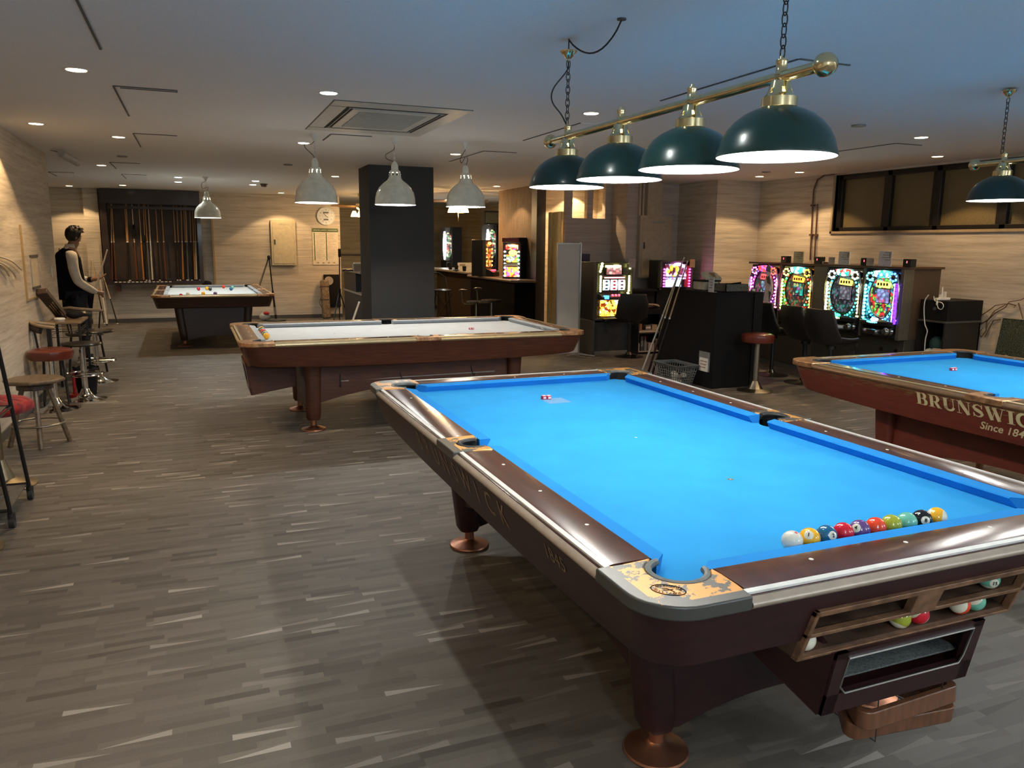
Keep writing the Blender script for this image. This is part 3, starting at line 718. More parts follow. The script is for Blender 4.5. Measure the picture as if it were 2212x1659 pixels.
# ---------------------------------------------------------------- balls
BR = .0286
BC = {0: (.80, .76, .62), 1: (.90, .45, .02), 2: (.015, .12, .26), 3: (.62, .01, .03), 4: (.13, .06, .22), 5: (.80, .06, .015), 6: (.36, .40, .03), 7: (.16, .50, .36), 8: (.006, .006, .008)}
BN = {0: 'cream', 1: 'yellow', 2: 'blue', 3: 'red', 4: 'purple', 5: 'orange red', 6: 'olive green', 7: 'pale green', 8: 'black'}
def ball_mat(k):
    nm = 'ball_%d' % k
    if nm in MATS: return MATS[nm]
    base = BC[k if k <= 8 else k-8]
    m = mat(nm, base, .06, coat=.6, noise=.01)
    if k > 8:
        nt = m.node_tree; b = nt.nodes['Principled BSDF']
        tc = _n(nt, 'ShaderNodeTexCoord'); sx = _n(nt, 'ShaderNodeSeparateXYZ'); nt.links.new(tc.outputs['Object'], sx.inputs[0])
        ab = _n(nt, 'ShaderNodeMath', operation='ABSOLUTE'); nt.links.new(sx.outputs['X'], ab.inputs[0])
        gt = _n(nt, 'ShaderNodeMath', operation='GREATER_THAN'); gt.inputs[1].default_value = BR*.52; nt.links.new(ab.outputs[0], gt.inputs[0])
        mx = _n(nt, 'ShaderNodeMixRGB'); mx.inputs[1].default_value = (*base, 1); mx.inputs[2].default_value = (.80, .76, .60, 1)
        nt.links.new(gt.outputs[0], mx.inputs[0]); nt.links.new(mx.outputs[0], b.inputs['Base Color'])
    return m
def sphere_me():
    me = bpy.data.meshes.new('billiard_ball'); bm = bmesh.new(); bmesh.ops.create_uvsphere(bm, u_segments=32, v_segments=20, radius=BR); bm.to_mesh(me); bm.free()
    me.polygons.foreach_set('use_smooth', [True]*len(me.polygons)); return me
def billiard_ball(k, p, label, group, rot=(0, 0, 0), spot=None, rest=0):
    me = sphere_me(); me.materials.append(ball_mat(k))
    o = bpy.data.objects.new('billiard_ball', me); COL.objects.link(o); o.location = p; o.rotation_euler = rot
    tag(o, label, 'ball', group)
    if spot is not None and k > 0:
        d = Vector(spot).normalized(); Ri = o.rotation_euler.to_matrix().inverted()
        d = Ri @ d; upv = Ri @ Vector((0, 0, 1))
        Y = (upv-d*upv.dot(d)).normalized(); X = Y.cross(d)
        Mx = Matrix(((X.x, Y.x, d.x, 0), (X.y, Y.y, d.y, 0), (X.z, Y.z, d.z, 0), (0, 0, 0, 1)))
        rr = BR+.0002
        cap = MB().lathe([(rr*math.sin(a), rr*math.cos(a)) for a in (0.0001, .12, .24, .36, .44)], n=20, M=Mx)
        c = obj('number_spot', cap, mat('ball_white_spot', (.80, .76, .62), .08, coat=.5), o)
        vf = text_mesh(str(k), .0145, offset=.0004)
        m = MB(); vs = []
        for v in vf[0]:
            r2 = v[0]**2+v[1]**2; vs.append((v[0], v[1], math.sqrt(max(0, (BR+.0016)**2-r2))))
        m.add(vs, vf[1], Mx); obj('number', m, M_BLACK, c)
    elif spot is not None:
        d = Vector(spot).normalized(); X = d.orthogonal().normalized(); Y = d.cross(X)
        Mx = Matrix(((X.x, Y.x, d.x, 0), (X.y, Y.y, d.y, 0), (X.z, Y.z, d.z, 0), (0, 0, 0, 1))); rr = BR+.0002
        obj('red_dot', MB().lathe([(rr*math.sin(a), rr*math.cos(a)) for a in (0.0001, .08, .16)], n=14, M=Mx), M_CHALK, o)
    return o
NB = 'ten balls lined up along the near foot cushion'
row = [(0, 'cream cue ball with a red dot, left end of the nearest row', (.1, -.3, .9), 0),
       (1, 'yellow number one ball second in the row on the nearest table', (-.55, -.45, .55), 0),
       (2, 'deep blue ball third in the row along the nearest foot cushion', (-.1, -.85, .30), 0),
       (3, 'crimson ball fourth in the row along the nearest foot cushion', (.85, -.5, .3), 0),
       (4, 'purple number four ball in the middle of the nearest row', (-.80, -.30, .42), 0),
       (5, 'orange red ball right of the purple one in the nearest row', None, 0),
       (6, 'olive green ball between the orange red and the pale green in the nearest row', None, 0),
       (7, 'pale green ball just left of the black one in the nearest row', None, 0),
       (8, 'black eight ball next to last in the nearest row', (-.45, -.80, .22), 0),
       (9, 'yellow striped ball at the right end of the nearest row', None, -.96)]
for i, (k, lb, sp, rz) in enumerate(row):
    billiard_ball(k, (-.257+i*.0592, -1.2295, .762+BR), lb, NB, (0, 0, rz), sp)
RB = 'balls left in the return trough of the nearest table'
for k, x, z, lb, rot, sp in ((15, .292, .639, 'pale green and cream ball with a number, alone in the upper return trough', (0, PI/2, 0), (-.35, -.85, -.1)),
        (0, -.338, .5735, 'pale yellow ball at the left end of the lower return trough', (0, 0, 0), None),
        (14, -.018, .5735, 'olive ball in the middle of the lower return trough', (0, PI/2+.4, 0), None),
        (11, .048, .5735, 'red and cream striped ball beside the olive one in the lower trough', (0, PI/2-.9, -.3), None),
        (13, .203, .5735, 'cream ball with an orange edge in the lower return trough', (0, .3, .4), None),
        (15, .262, .5735, 'pale green and cream ball at the right end of the lower trough', (0, PI/2-.7, .2), None)):
    billiard_ball({.5: 0}.get(k, k), (x, -1.384 if z < .6 else -1.396, z+BR), lb, RB, rot, sp)
GB = 'balls lined up along the left cushion of the grey table'
for i, (k, nm) in enumerate([(9, 'yellow striped ball at the far end of the row on the grey cloth'), (8, 'black ball second from the far end of the row on the grey cloth'), (7, 'pale green ball third from the far end of the row on the grey cloth'),
        (3, 'crimson ball fourth from the far end of the row on the grey cloth'), (5, 'orange red ball fifth from the far end of the row on the grey cloth'), (4, 'purple ball sixth from the far end of the row on the grey cloth'), (6, 'olive green ball third from the near end of the row on the grey cloth'),
        (2, 'deep blue ball next to the yellow one in the row on the grey cloth'), (1, 'yellow ball at the near end of the grey row')]):
    billiard_ball(k, (-1.178, 4.50-i*.0655, .762+BR), nm, GB, (0, 0, .6))
HB = 'balls scattered on the far pool table'
for k, px_, py_, nm in ((3, 391, 638.5, 'red ball nearest the left front of the far table'), (0, 406, 635, 'cream cue ball at the front left of the far table'), (3, 429, 624, 'bright red ball at the back left of the far table'),
        (1, 447, 623, 'yellow ball partly behind the black one on the far table'), (8, 454, 624.5, 'black ball beside the yellow one on the far table'), (1, 439, 634, 'orange yellow ball at the front middle of the far table'),
        (4, 465, 634, 'purple ball at the front middle of the far table'), (5, 483, 619.5, 'orange red ball near the back cushion of the far table'), (2, 499, 624, 'deep blue ball at the right of the far table'), (7, 502, 621, 'pale green ball just behind the deep blue one on the far table')):
    q = U(px_, py_, z=.791); q.y = min(q.y, 12.02); q.x = max(-2.05, q.x)
    billiard_ball(k, (q.x, q.y, .762+BR), nm, HB, (0, 0, .4))

# triangle racks hanging under the nearest return box
W_RACK = wood('varnished_rack_wood', (0.20, 0.080, 0.038), (0.11, 0.045, 0.022), .3, (14, 14, 2))
def triangle_rack(label, o, tilt, rz, s=.34, h=.058, m_=None):
    t = thing('triangle_rack', label, 'ball rack', (0, 0, 0), 0, 'wooden triangle racks under the nearest table')
    M = Matrix.Translation(o) @ Matrix.Rotation(rz, 4, 'Z') @ Matrix.Rotation(tilt, 4, 'X')
    hh = s*math.sqrt(3)/2; P = [(-s/2, 0), (s/2, 0), (0, hh)]
    def rounded(off, r):
        pts = []; c = (0, hh/3)
        for i, (x, y) in enumerate(P):
            dx, dy = x-c[0], y-c[1]; l = math.hypot(dx, dy); k = (l-off*2-r*1.0)/l; a = math.atan2(dy, dx)
            for j in range(-4, 5): pts.append((c[0]+dx*k+r*math.cos(a+j*math.radians(15)), c[1]+dy*k+r*math.sin(a+j*math.radians(15))))
        return pts
    A = rounded(0, .03); B = rounded(.014, .02); n = len(A)
    vs = [(x, y, -h/2) for x, y in A]+[(x, y, h/2) for x, y in A]+[(x, y, -h/2) for x, y in B]+[(x, y, h/2) for x, y in B]
    fs = []
    for i in range(n):
        j = (i+1) % n; fs += [(i, j, n+j, n+i), (2*n+i, 3*n+i, 3*n+j, 2*n+j), (n+i, n+j, 3*n+j, 3*n+i), (i, 2*n+i, 2*n+j, j)]
    obj('rack_frame', MB().add(vs, fs, M), m_ or W_RACK, t, bevel=.003)
    return t
triangle_rack('upper wooden triangle rack slung under the nearest table', (.075, -1.372, .318), math.radians(-4), .04, .36, .050)
triangle_rack('lower wooden triangle rack, tilted, slung under the nearest table', (.07, -1.356, .262), math.radians(3), -.10, .35, .045)
m = MB()
for x in (-.05, .19): m.tube([(x, -1.30, .40), (x, -1.372, .372), (x, -1.375, .24), (x, -1.15, .235), (x, -1.12, .42)], .0018, 6)
obj('rack_hanger', m, M_BLKPL, near)

# bridge stick on hooks under the grey table
b0, b1 = U(735, 823, y=3.77), U(1068, 802, y=3.77)
t = thing('bridge_stick', 'long bridge stick with cross head hung under the grey table', 'cue rest', (b0.x, b0.y, b0.z))
obj('shaft', MB().tube([b0, b1], [.007, .009], 8), mat('grey_metal_shaft', (.30, .28, .26), .35, .7), t, world_=True)
obj('ferrule', MB().tube([b0, b0+(b1-b0)*.05], .009, 8), M_WHITEP, t, world_=True)
obj('bridge_head', MB().box(b0.x-.008, b0.x+.006, b0.y-.01, b0.y+.01, b0.z-.045, b0.z+.06).cb((b0.x, b0.y, b0.z-.04), (.014, .05, .02)), M_BLKPL, t, world_=True, bevel=.003)
m = MB()
for f in (.38, .85):
    q = b0+(b1-b0)*f; m.tube([(q.x-.04, 3.78, .565), (q.x, 3.76, q.z-.015), (q.x+.01, 3.75, q.z-.02), (q.x+.015, 3.755, q.z)], .004, 6).tube([(q.x+.04, 3.78, .565), (q.x, 3.77, q.z+.01)], .003, 6)
obj('stick_hook', m, M_BLKPL, grey, world_=True)
obj('cushion_print', MB().add(pm.v, pm.f), M_PAPER, grey)

# ================================================================ LAMPS
def chain(mb, p0, p1, L=.042, r=.0022, w=.010):
    p0, p1 = Vector(p0), Vector(p1); D = p1-p0; n = max(1, round(D.length/(L*.72))); st = D/n
    for i in range(n):
        c = p0+st*(i+.5); lk = []
        for k in range(12):
            a = 2*PI*k/12; u = w*math.cos(a); v = L/2*math.sin(a)
            lk.append((c.x+(u if i % 2 else 0), c.y+(0 if i % 2 else u), c.z+v))
        mb.tube(lk, r, 5, closed=True)
    return mb

def dome_shade(parent, c, R, H, mat_out, neck_mat, neck=.10, bulb_z=.07, power=0, holes=6, neck_r=.042):
    """shade with rim at c; returns nothing; parts are parented"""
    sh = MB(); prof_o = [(R*math.cos(a)*1.0, H*math.sin(a)) for a in [math.radians(x) for x in (0, 8, 18, 30, 42, 54, 66, 74)]]
    prof_o = [(R+.004, -.004), (R+.004, .003)] + prof_o[1:]; prof_o += [(neck_r, H*1.0)]
    sh.lathe(prof_o, c, 48); s = obj('lamp_shade', sh, mat_out, parent, world_=True, angle=60)
    si = MB(); prof_i = [(R+.002, -.004)]+[(R*math.cos(a)-.004, H*math.sin(a)-.003) for a in [math.radians(x) for x in (2, 8, 18, 30, 42, 54, 66, 74)]]+[(neck_r-.003, H-.004)]
    si.lathe(prof_i, c, 48); obj('shade_lining', si, M_SHADEIN, s, world_=True, angle=60)
    # neck with a ring of vent holes
    z0 = c[2]+H-.006; nk = MB(); n = 48
    per = n//holes
    sk = lambda j, i: j == 3 and (i % per) < max(2, per//3)
    nk.lathe([(neck_r+.012, 0), (neck_r+.012, .028), (neck_r+.002, .034), (neck_r-.003, .040), (neck_r-.009, .056), (neck_r-.013, neck-.012), (.014, neck), (.0001, neck)], (c[0], c[1], z0), n, skip=sk)
    obj('vented_neck', nk, neck_mat, s, world_=True)
    b = MB(); b.ball((c[0], c[1], c[2]+bulb_z+.02), .030, 16, 10); b.cyl((c[0], c[1], 0), .014, c[2]+bulb_z+.045, z0+.02, 12)
    obj('bulb', b, lamp_mat('lit_bulb', (1, .97, .9), 12), s, world_=True)
    if power:
        M = parent.matrix_basis.inverted()
        light('POINT', 'lamp_light', M @ Vector((c[0], c[1], c[2]+bulb_z-.035)), power, C_LED, parent, .022)
    return z0+neck

def bar_light(label, x, ys, rimz, barz, ye, canopies, power):
    t = thing('billiard_bar_light', label, 'lamp', (x, ys[0], barz))
    a, b = ye
    obj('brass_bar', MB().tube([(x, a, barz), (x, b, barz)], .017, 20), M_BRASS, t, world_=True)
    for yy_, s in ((a, -1), (b, 1)):
        M = frame((x, yy_, barz), (1, 0, 0), (0, 0, 1)) @ Matrix.Scale(-s, 4, (0, 0, 1))
        obj('end_finial', MB().lathe([(.0001, -.030), (.018, -.026), (.030, -.012), (.034, .004), (.033, .016), (.024, .030), (.010, .038), (.0001, .040)], n=28, M=M), M_BRASS, t, world_=True)
    for yy_ in ys:
        top = dome_shade(t, (x, yy_, rimz), .178, .150, M_GREENE, M_BRASS, .088, .075, power)
        obj('shade_stem', MB().cyl((x, yy_, 0), .011, top-.01, barz, 14), M_BRASS, t, world_=True)
        obj('bar_collar', MB().lathe([(.0001, barz+.062), (.007, barz+.060), (.008, barz+.052), (.017, barz+.050), (.018, barz+.044), (.0165, barz+.040), (.0165, barz+.012), (.021, barz+.006), (.0001, barz)], (x, yy_, 0), 20), M_BRASS, t, world_=True)
    for yy_, gap in canopies:
        cz = Z-gap
        obj('ceiling_canopy', MB().lathe([(.0001, cz), (.040, cz), (.038, cz-.006), (.026, cz-.020), (.014, cz-.032), (.006, cz-.036), (.006, cz-.046), (.0001, cz-.046)], (x, yy_, 0), 28), M_BRASS, t, world_=True)
        m = MB(); chain(m, (x, yy_, barz+.055), (x, yy_, cz-.044)); obj('chain', m, mat('dark_chain', (.05, .045, .04), .4, .8), t, world_=True)
        if gap: obj('hook', MB().tube([(x, yy_, cz), (x, yy_, Z)], .003, 6), MATS['dark_chain'], t, world_=True)
    return t
bl = bar_light('long brass bar lamp with four dark green domes over the nearest table', 0.0, [.727, .219, -.29, -.757], 1.842, 2.075, (.93, -.945), [(.735, .055), (-.757, 0)], P_GREEN)
# its supply cable: from the ceiling hole, drooping to the canopy and down beside the chain
c0 = U(1343, 40, z=Z); can = Vector((0, .735, Z-.02))
m = MB(); pts = []
for i in range(13):
    t_ = i/12; q = c0.lerp(can, t_); q.z = Z-.005-.11*math.sin(PI*t_)**.8*(1-.25*t_); pts.append(q)
m.tube(pts, .004, 6)
pts = [(0, .735, 2.42), (.0, .75, 2.38), (-.055, .78, 2.30), (-.06, .78, 2.24), (-.02, .76, 2.18), (.0, .74, 2.13)]
m.tube(smooth(pts), .0035, 6); obj('supply_cable', m, M_BLKPL, bl, world_=True)
obj('ceiling_plate', MB().cyl((c0.x, c0.y, 0), .02, Z-.006, Z, 16), M_DKGREY, bl, world_=True)
br = bar_light('brass bar lamp cut by the right edge, over the gold-lettered table', 2.93, [.66, .16, -.34, -.84], 1.862, 2.088, (.86, -1.0), [(.68, .012), (-.84, 0)], P_GREEN)

def pendant(label, cx, cy, rimz, swirl, power, R=.188):
    t = thing('dome_pendant', label, 'lamp', (cx, cy, rimz), 0, 'white enamel dome pendants')
    H = .235; sh = MB()
    prof = [(R+.004, 0), (R+.004, .006), (R, .012), (R*.985, .06), (R*.93, .11), (R*.80, .155), (R*.60, .195), (R*.40, .222), (.062, .240), (.058, .25)]
    sh.lathe(prof, (cx, cy, rimz), 48); s = obj('lamp_shade', sh, M_PEND, t, world_=True, angle=60)
    si = MB().lathe([(R+.003, 0)]+[(r-.004, z-.002) for r, z in prof[2:]], (cx, cy, rimz), 48); obj('shade_lining', si, M_SHADEIN, s, world_=True, angle=60)
    nk = MB(); n = 40; sk = lambda j, i: j == 1 and (i % 5) < 2
    nk.lathe([(.058, .25), (.056, .265), (.052, .295), (.050, .305), (.047, .310), (.034, .318), (.033, .355), (.022, .385), (.008, .395), (.0001, .396)], (cx, cy, rimz), n, skip=sk)
    obj('vented_neck', nk, M_PEND, s, world_=True)
    b = MB().ball((cx, cy, rimz+.12), .033, 14, 8).cyl((cx, cy, 0), .015, rimz+.14, rimz+.25, 10); obj('bulb', b, lamp_mat('lit_bulb', (1, .97, .9), 12), s, world_=True)
    light('POINT', 'lamp_light', (0, 0, .065), power, C_LED, t, .022)
    m = MB(); chain(m, (cx, cy, rimz+.39), (cx, cy, Z-.06), .03, .0016, .007); obj('chain', m, M_ALU, t, world_=True)
    obj('ceiling_canopy', MB().lathe([(.0001, 0), (.045, 0), (.042, -.008), (.022, -.030), (.016, -.055), (.008, -.062), (.0001, -.062)], (cx, cy, Z), 24), M_WHITEP, t, world_=True)
    m = MB(); m.tube(smooth([(cx+dx, cy, zz) for dx, zz in swirl]), .0032, 6); obj('lamp_cord', m, mat('brown_cord', (.06, .045, .03), .5), t, world_=True)
M_PEND = mat('cream_enamel', (0.80, 0.80, 0.68), .22, coat=.5)
zr = 1.918
pendant('white dome pendant left of the black column, below the air conditioner', -.640, 4.60, zr, [(0, Z-.06), (-.03, Z-.09), (-.06, Z-.085), (-.09, Z-.09), (-.075, Z-.13), (-.02, Z-.18), (0, zr+.38)], P_WHITE)
pendant('white dome pendant hanging in front of the black column', .080, 4.56, zr, [(0, Z-.06), (-.005, Z-.10), (-.05, Z-.13), (-.085, Z-.155), (-.07, Z-.19), (-.02, Z-.205), (0, zr+.38)], P_WHITE)
pendant('white dome pendant right of the black column', .775, 4.56, zr, [(0, Z-.06), (-.03, Z-.11), (-.055, Z-.16), (-.04, Z-.19), (.0, Z-.13), (.02, Z-.16), (.0, zr+.38)], P_WHITE)
pendant('white dome pendant over the far pool table, beside the cue rack', -1.475, 10.1, zr, [(0, Z-.06), (-.06, Z-.10), (-.05, Z-.17), (.03, Z-.15), (0, zr+.38)], P_WHITE)

# ---------------------------------------------------------------- ceiling fittings
def downlight(x, y, warm, label, on=True, r=.052, ang=112, grp=None):
    t = thing('ceiling_downlight', label, 'ceiling light', (x, y, Z), 0, grp or ('warm recessed downlights' if warm else 'white recessed downlights'))
    obj('trim_ring', MB().lathe([(r, .0), (r+.012, -.004), (r+.020, -.002), (r+.022, 0)], (0, 0, 0), 28), M_WHITEP if on else M_DKGREY, t)
    col = C_WARM if warm else C_COOL
    obj('lens', MB().cyl((0, 0, 0), r, -.003, -.001, 24), lamp_mat('warm_lens' if warm else 'cool_lens', (1, .75, .42) if warm else (.93, 1, .95), 9 if warm else 12) if on else M_DKGREY, t)
    if on: light('SPOT', 'downlight_beam', (0, 0, -.012), P_WARM if warm else P_COOL, col, t, .03, ang if warm else 140, .22 if warm else .8)
W_, C_ = True, False
for px_, py_, wm, lb in ((165, 151, W_, 'large warm downlight in the ceiling at the upper left'), (710, 201, C_, 'white downlight beside the ceiling air conditioner'), (256, 296, W_, 'warm downlight beyond the one at the upper left'),
        (219, 357, W_, 'warm downlight near the ceiling camera'), (656, 309, C_, 'white downlight beside the leftmost pendant of the row'), (385, 383, C_, 'nearer of two white downlights left of the far pendant'), (385, 393, C_, 'farther of two white downlights left of the far pendant'),
        (552, 391, C_, 'nearer of two white downlights right of the far pendant'), (546, 399, C_, 'farther of two white downlights right of the far pendant'), (724, 381, W_, 'warm downlight just left of the column top'), (984, 333, W_, 'warm downlight between the right pendant and the canopy'),
        (1277, 245, W_, 'warm downlight just above the long brass bar'), (1990, 297, W_, 'warm downlight left of the right bar lamp'), (2025, 338, W_, 'warm downlight closest to the windows'), (1727, 372, W_, 'warm downlight near the top of the wall pipes'),
        (265, 400, W_, 'warm downlight right above the cue rack'), (1200, 401, W_, 'warm downlight near the black door post')):
    q = U(px_, py_, z=Z); downlight(q.x, q.y, wm, lb)
    if px_ in (1727, 2025): pass
# warm wall washers that throw the scallops, plus unseen downlights added as fill light
for x, y, lb in ((-2.86, 5.0, 'warm downlight close to the left wall, out of frame'), (-.05, 13.45, 'warm downlight close to the back wall above the breaker panel'), (-3.7, 13.4, 'warm downlight close to the back wall behind the standing person'),
        (5.85, 2.0, 'added warm fill downlight close to the window wall, out of frame'), (4.42, 9.40, 'warm downlight behind the open partition'), (4.10, 8.72, 'warm downlight inside the passage beside the cream door'), (3.05, 9.7, 'warm downlight before the brown bar wall'),
        (-2.6, -.6, 'added warm fill downlight behind the camera position'), (4.6, -2.4, 'added warm fill downlight over the right rear corner'), (5.6, 6.2, 'warm downlight in the corner beside the machines')):
    downlight(x, y, True, lb)
for x, y, lb in ((-.83, -.4, 'added white fill downlight above the open floor, out of frame'), (-.83, -3.4, 'added white fill downlight behind the camera position'), (3.2, 12.6, 'white downlight over the bar counter')):
    downlight(x, y, False, lb)  # the two outside the frame are added fill lights

# added fill globes behind the camera, brightening the ceiling and camera-facing surfaces
for x, y, lb in ((-1.4, -4.3, 'added fill globe behind the camera, left one'), (2.0, -4.3, 'added fill globe behind the camera, middle one'), (5.0, -3.9, 'added fill globe behind the camera, right one')):
    t = thing('fill_globe', lb, 'lamp', (x, y, 1.95), 0, 'added fill globes'); obj('emissive_globe', MB().ball((0, 0, 0), .15, 20, 14), lamp_mat('fill_globe_glow', (.74, .88, 1), 54), t); obj('cord', MB().cyl((0, 0, 0), .004, .15, Z-1.95, 8), M_BLKPL, t)
# air conditioner cassette
t = thing('ceiling_air_conditioner', 'square white air conditioner cassette set in the ceiling', 'air conditioner', (-.255, 3.56, Z))
M_ACW = mat('aircon_plastic', (.62, .61, .56), .4)
x0, x1, y0, y1 = -.75, .24, 2.81, 4.31
def hole_plate(mb, X0, X1, Y0, Y1, a, b, z0, z1):
    mb.box(X0, X1, Y0, Y0+b, z0, z1).box(X0, X1, Y1-b, Y1, z0, z1).box(X0, X0+a, Y0+b, Y1-b, z0, z1).box(X1-a, X1, Y0+b, Y1-b, z0, z1)
x0, x1, y0, y1 = -.75, .24, 2.81, 4.31
m = MB(); hole_plate(m, x0, x1, y0, y1, .12, .19, Z-.007, Z); obj('panel', m, M_ACW, t, world_=True, bevel=.002)
obj('return_grille', MB().box(x0+.24, x1-.24, y0+.36, y1-.36, Z-.013, Z-.004), mat('grille_grey', (.36, .39, .38), .6), t, world_=True, bevel=.004)
m = MB(); hole_plate(m, x0+.175, x1-.175, y0+.275, y1-.275, .065, .085, Z-.010, Z-.004); obj('grille_frame', m, M_ACW, t, world_=True, bevel=.003)
m = MB(); hole_plate(m, x0+.10, x1-.10, y0+.17, y1-.17, .075, .085, Z-.006, Z-.002); obj('air_slot', m, M_BLACK, t, world_=True)
m = MB()
for a, b, c, d in ((x0+.14, x1-.14, y0+.238, y0+.244), (x0+.14, x1-.14, y1-.244, y1-.238), (x0+.150, x0+.154, y0+.24, y1-.24), (x1-.154, x1-.150, y0+.24, y1-.24)): m.box(a, b, c, d, Z-.009, Z-.006)
obj('louvre', m, M_ACW, t, world_=True)
m = MB()
for a, b, c, d in ((x0-.004, x1+.004, y0-.006, y0), (x0-.006, x0, y0, y1), (x1, x1+.006, y0, y1)): m.box(a, b, c, d, Z-.004, Z)
m.box(x0+.0, x0+.13, y0+.20, y0+.206, Z-.0085, Z-.007).box(x0+.0, x0+.13, y1-.206, y1-.20, Z-.0085, Z-.007); obj('shadow_gap', m, M_DKGREY, t, world_=True)

# access hatches
def hatch(label, x0, x1, y0, y1, dark=(1, 1, 0, 0), dbl=False):
    t = thing('ceiling_access_hatch', label, 'ceiling hatch', ((x0+x1)/2, (y0+y1)/2, Z), 0, 'access hatches in the ceiling')
    obj('panel', MB().box(x0+.008, x1-.008, y0+.008, y1-.008, Z-.003, Z), M_CEIL, t, world_=True)
    m = MB(); l = MB()
    for k, (a, b, c, d) in enumerate(((x0, x1, y0-.012, y0), (x0-.010, x0, y0, y1), (x0, x1, y1, y1+.008), (x1, x1+.006, y0, y1))): (m if dark[k] else l).box(a, b, c, d, Z-.006 if dark[k] else Z-.002, Z)
    if dbl: m.box(x0+.03, x1, y0+.03, y0+.045, Z-.007, Z)
    obj('frame_gap', m, mat('shadow_grey_frame', (.10, .095, .09), .6), t, world_=True)
    if l.v: obj('frame_edge', l, M_CEIL, t, world_=True)
hatch('ceiling hatch with a doubled dark edge, upper left', -2.10, -1.735, 2.91, 4.19, dbl=True)
hatch('ceiling hatch beyond the one with the doubled edge', -2.14, -1.78, 5.27, 6.37)
hatch('ceiling hatch cut by the top edge at the left', -2.07, -1.71, .55, 1.88)
hatch('ceiling hatch at the left, next to the camera bracket', -2.60, -2.26, 8.30, 9.2)
hatch('ceiling hatch farthest left before the cue rack', -2.61, -2.28, 10.17, 11.0)
hatch('ceiling hatch left of the recess behind the left wall', -3.55, -3.23, 10.25, 11.0)
hatch('ceiling hatch between the right pendant and the long bar lamp', 1.16, 1.52, 5.1, 6.3)
hatch('ceiling hatch above the finial end of the long bar lamp', 1.255, 1.59, .605, 1.90)
hatch('ceiling hatch left of the green domes', 1.21, 1.56, 2.99, 4.16, (0, 1, 0, 0))
hatch('ceiling hatch behind the long air conditioner', -.50, -.14, 4.52, 4.98)
hatch('ceiling hatch right of the brass bar, dim', 4.38, 4.70, 2.82, 3.83)
# smoke detector, sprinklers, camera
t = thing('smoke_detector', 'small brown smoke detector beside the far white downlights', 'smoke detector', tuple(U(570, 397, z=Z)))
obj('base', MB().cyl((0, 0, 0), .06, -.02, 0, 20), mat('brown_plastic', (.10, .05, .03), .4), t); obj('sensor_dome', MB().cyl((0, 0, 0), .04, -.05, -.02, 20, r2=.05), MATS['brown_plastic'], t)
for px_, py_, lb in ((264, 337, 'flat grey ceiling sensor left of the camera row'), (622, 355, 'flat grey ceiling sensor left of the leftmost pendant'), (1855, 270, 'flat round ceiling plate right of the long bar lamp'), (1655, 371, 'small ceiling sensor near the machine corner')):
    q = U(px_, py_, z=Z); t = thing('ceiling_sensor', lb, 'ceiling sensor', tuple(q)); obj('cover', MB().cyl((0, 0, 0), .055, -.012, 0, 20), mat('sensor_grey', (.25, .24, .22), .5), t)
q = U(125, 326, z=Z); t = thing('security_camera', 'white tube camera on a ceiling bracket at the left', 'camera', tuple(q))
e0 = U(132, 332, z=2.47); e1 = U(168, 352, z=2.405)
obj('bracket', MB().cyl((q.x, q.y, 0), .035, Z-.015, Z, 16).tube([(q.x, q.y, Z-.01), e0.lerp(e1, .25)], .010, 8), M_WHITEP, t, world_=True)
obj('camera_body', MB().tube([e0, e1], .038, 18), mat('camera_grey', (.50, .47, .43), .4), t, world_=True)
dv = (e1-e0).normalized(); obj('lens', MB().tube([e1, e1+dv*.012], .030, 18), M_BLACK, t, world_=True)
obj('cable', MB().tube([U(110, 325, z=Z-.01), U(116, 326, z=Z-.03), q+Vector((0, 0, -.01))], .005, 6), M_DKGREY, t, world_=True)
# ================================================================ SEATING BUILDERS
M_VINYL = mat('oxblood_vinyl', (0.13, 0.020, 0.009), .28, coat=.4, noise=.08)
M_VELV = mat('red_velvet', (0.34, 0.008, 0.010), .8, noise=.35, nscale=18, sheen=.12)
M_SEATB = mat('black_vinyl', (0.02, 0.018, 0.015), .28, coat=.3)
M_STOOLW = wood('worn_stool_wood', (0.17, 0.115, 0.065), (0.085, 0.055, 0.032), .45, (10, 2, 10), .1)
M_DWOOD = wood('dark_stained_wood', (0.075, 0.045, 0.03), (0.035, 0.02, 0.014), .45, (10, 10, 1.5), .1)
M_STEEL = mat('dull_steel', (0.36, 0.33, 0.28), .32, 1.0)

def round_stool(label, x, y, zs, r, seatm, group=None, thick=.075, base=.20, pole=.028, ring=None, metal=None, name='bar_stool', flat=False):
    t = thing(name, label, 'stool', (x, y, 0), 0, group); metal = metal or M_STEEL
    if flat: pr = [(.0001, zs-.035), (r*.6, zs-.035), (r-.004, zs-.026), (r, zs-.014), (r-.006, zs-.003), (r*.8, zs), (.0001, zs+.004)]
    else: pr = [(.0001, zs-thick), (r-.012, zs-thick), (r-.003, zs-thick+.008), (r+.004, zs-thick*.5), (r, zs-.016), (r-.018, zs-.004), (r*.7, zs+.004), (.0001, zs+.006)]
    obj('seat', MB().lathe(pr, n=36), seatm, t)
    th = .035 if flat else thick
    obj('pole', MB().cyl((0, 0, 0), pole, .03, zs-th+.004, 18), metal, t)
    obj('base', MB().lathe([(.0001, .0), (base, .0), (base, .008), (base*.8, .016), (base*.45, .030), (pole*2.0, .062), (pole*1.15, .115), (.0001, .116)], n=36), metal, t)
    if ring:
        rr, rz = ring; m = MB(); m.ring((0, 0, rz), rr, .011, 32, 8)
        for k in range(3): a = k*2*PI/3; m.tube([(0, 0, rz), (rr*math.cos(a), rr*math.sin(a), rz)], .008, 6)
        obj('foot_ring', m, M_CHROME, t)
    return t
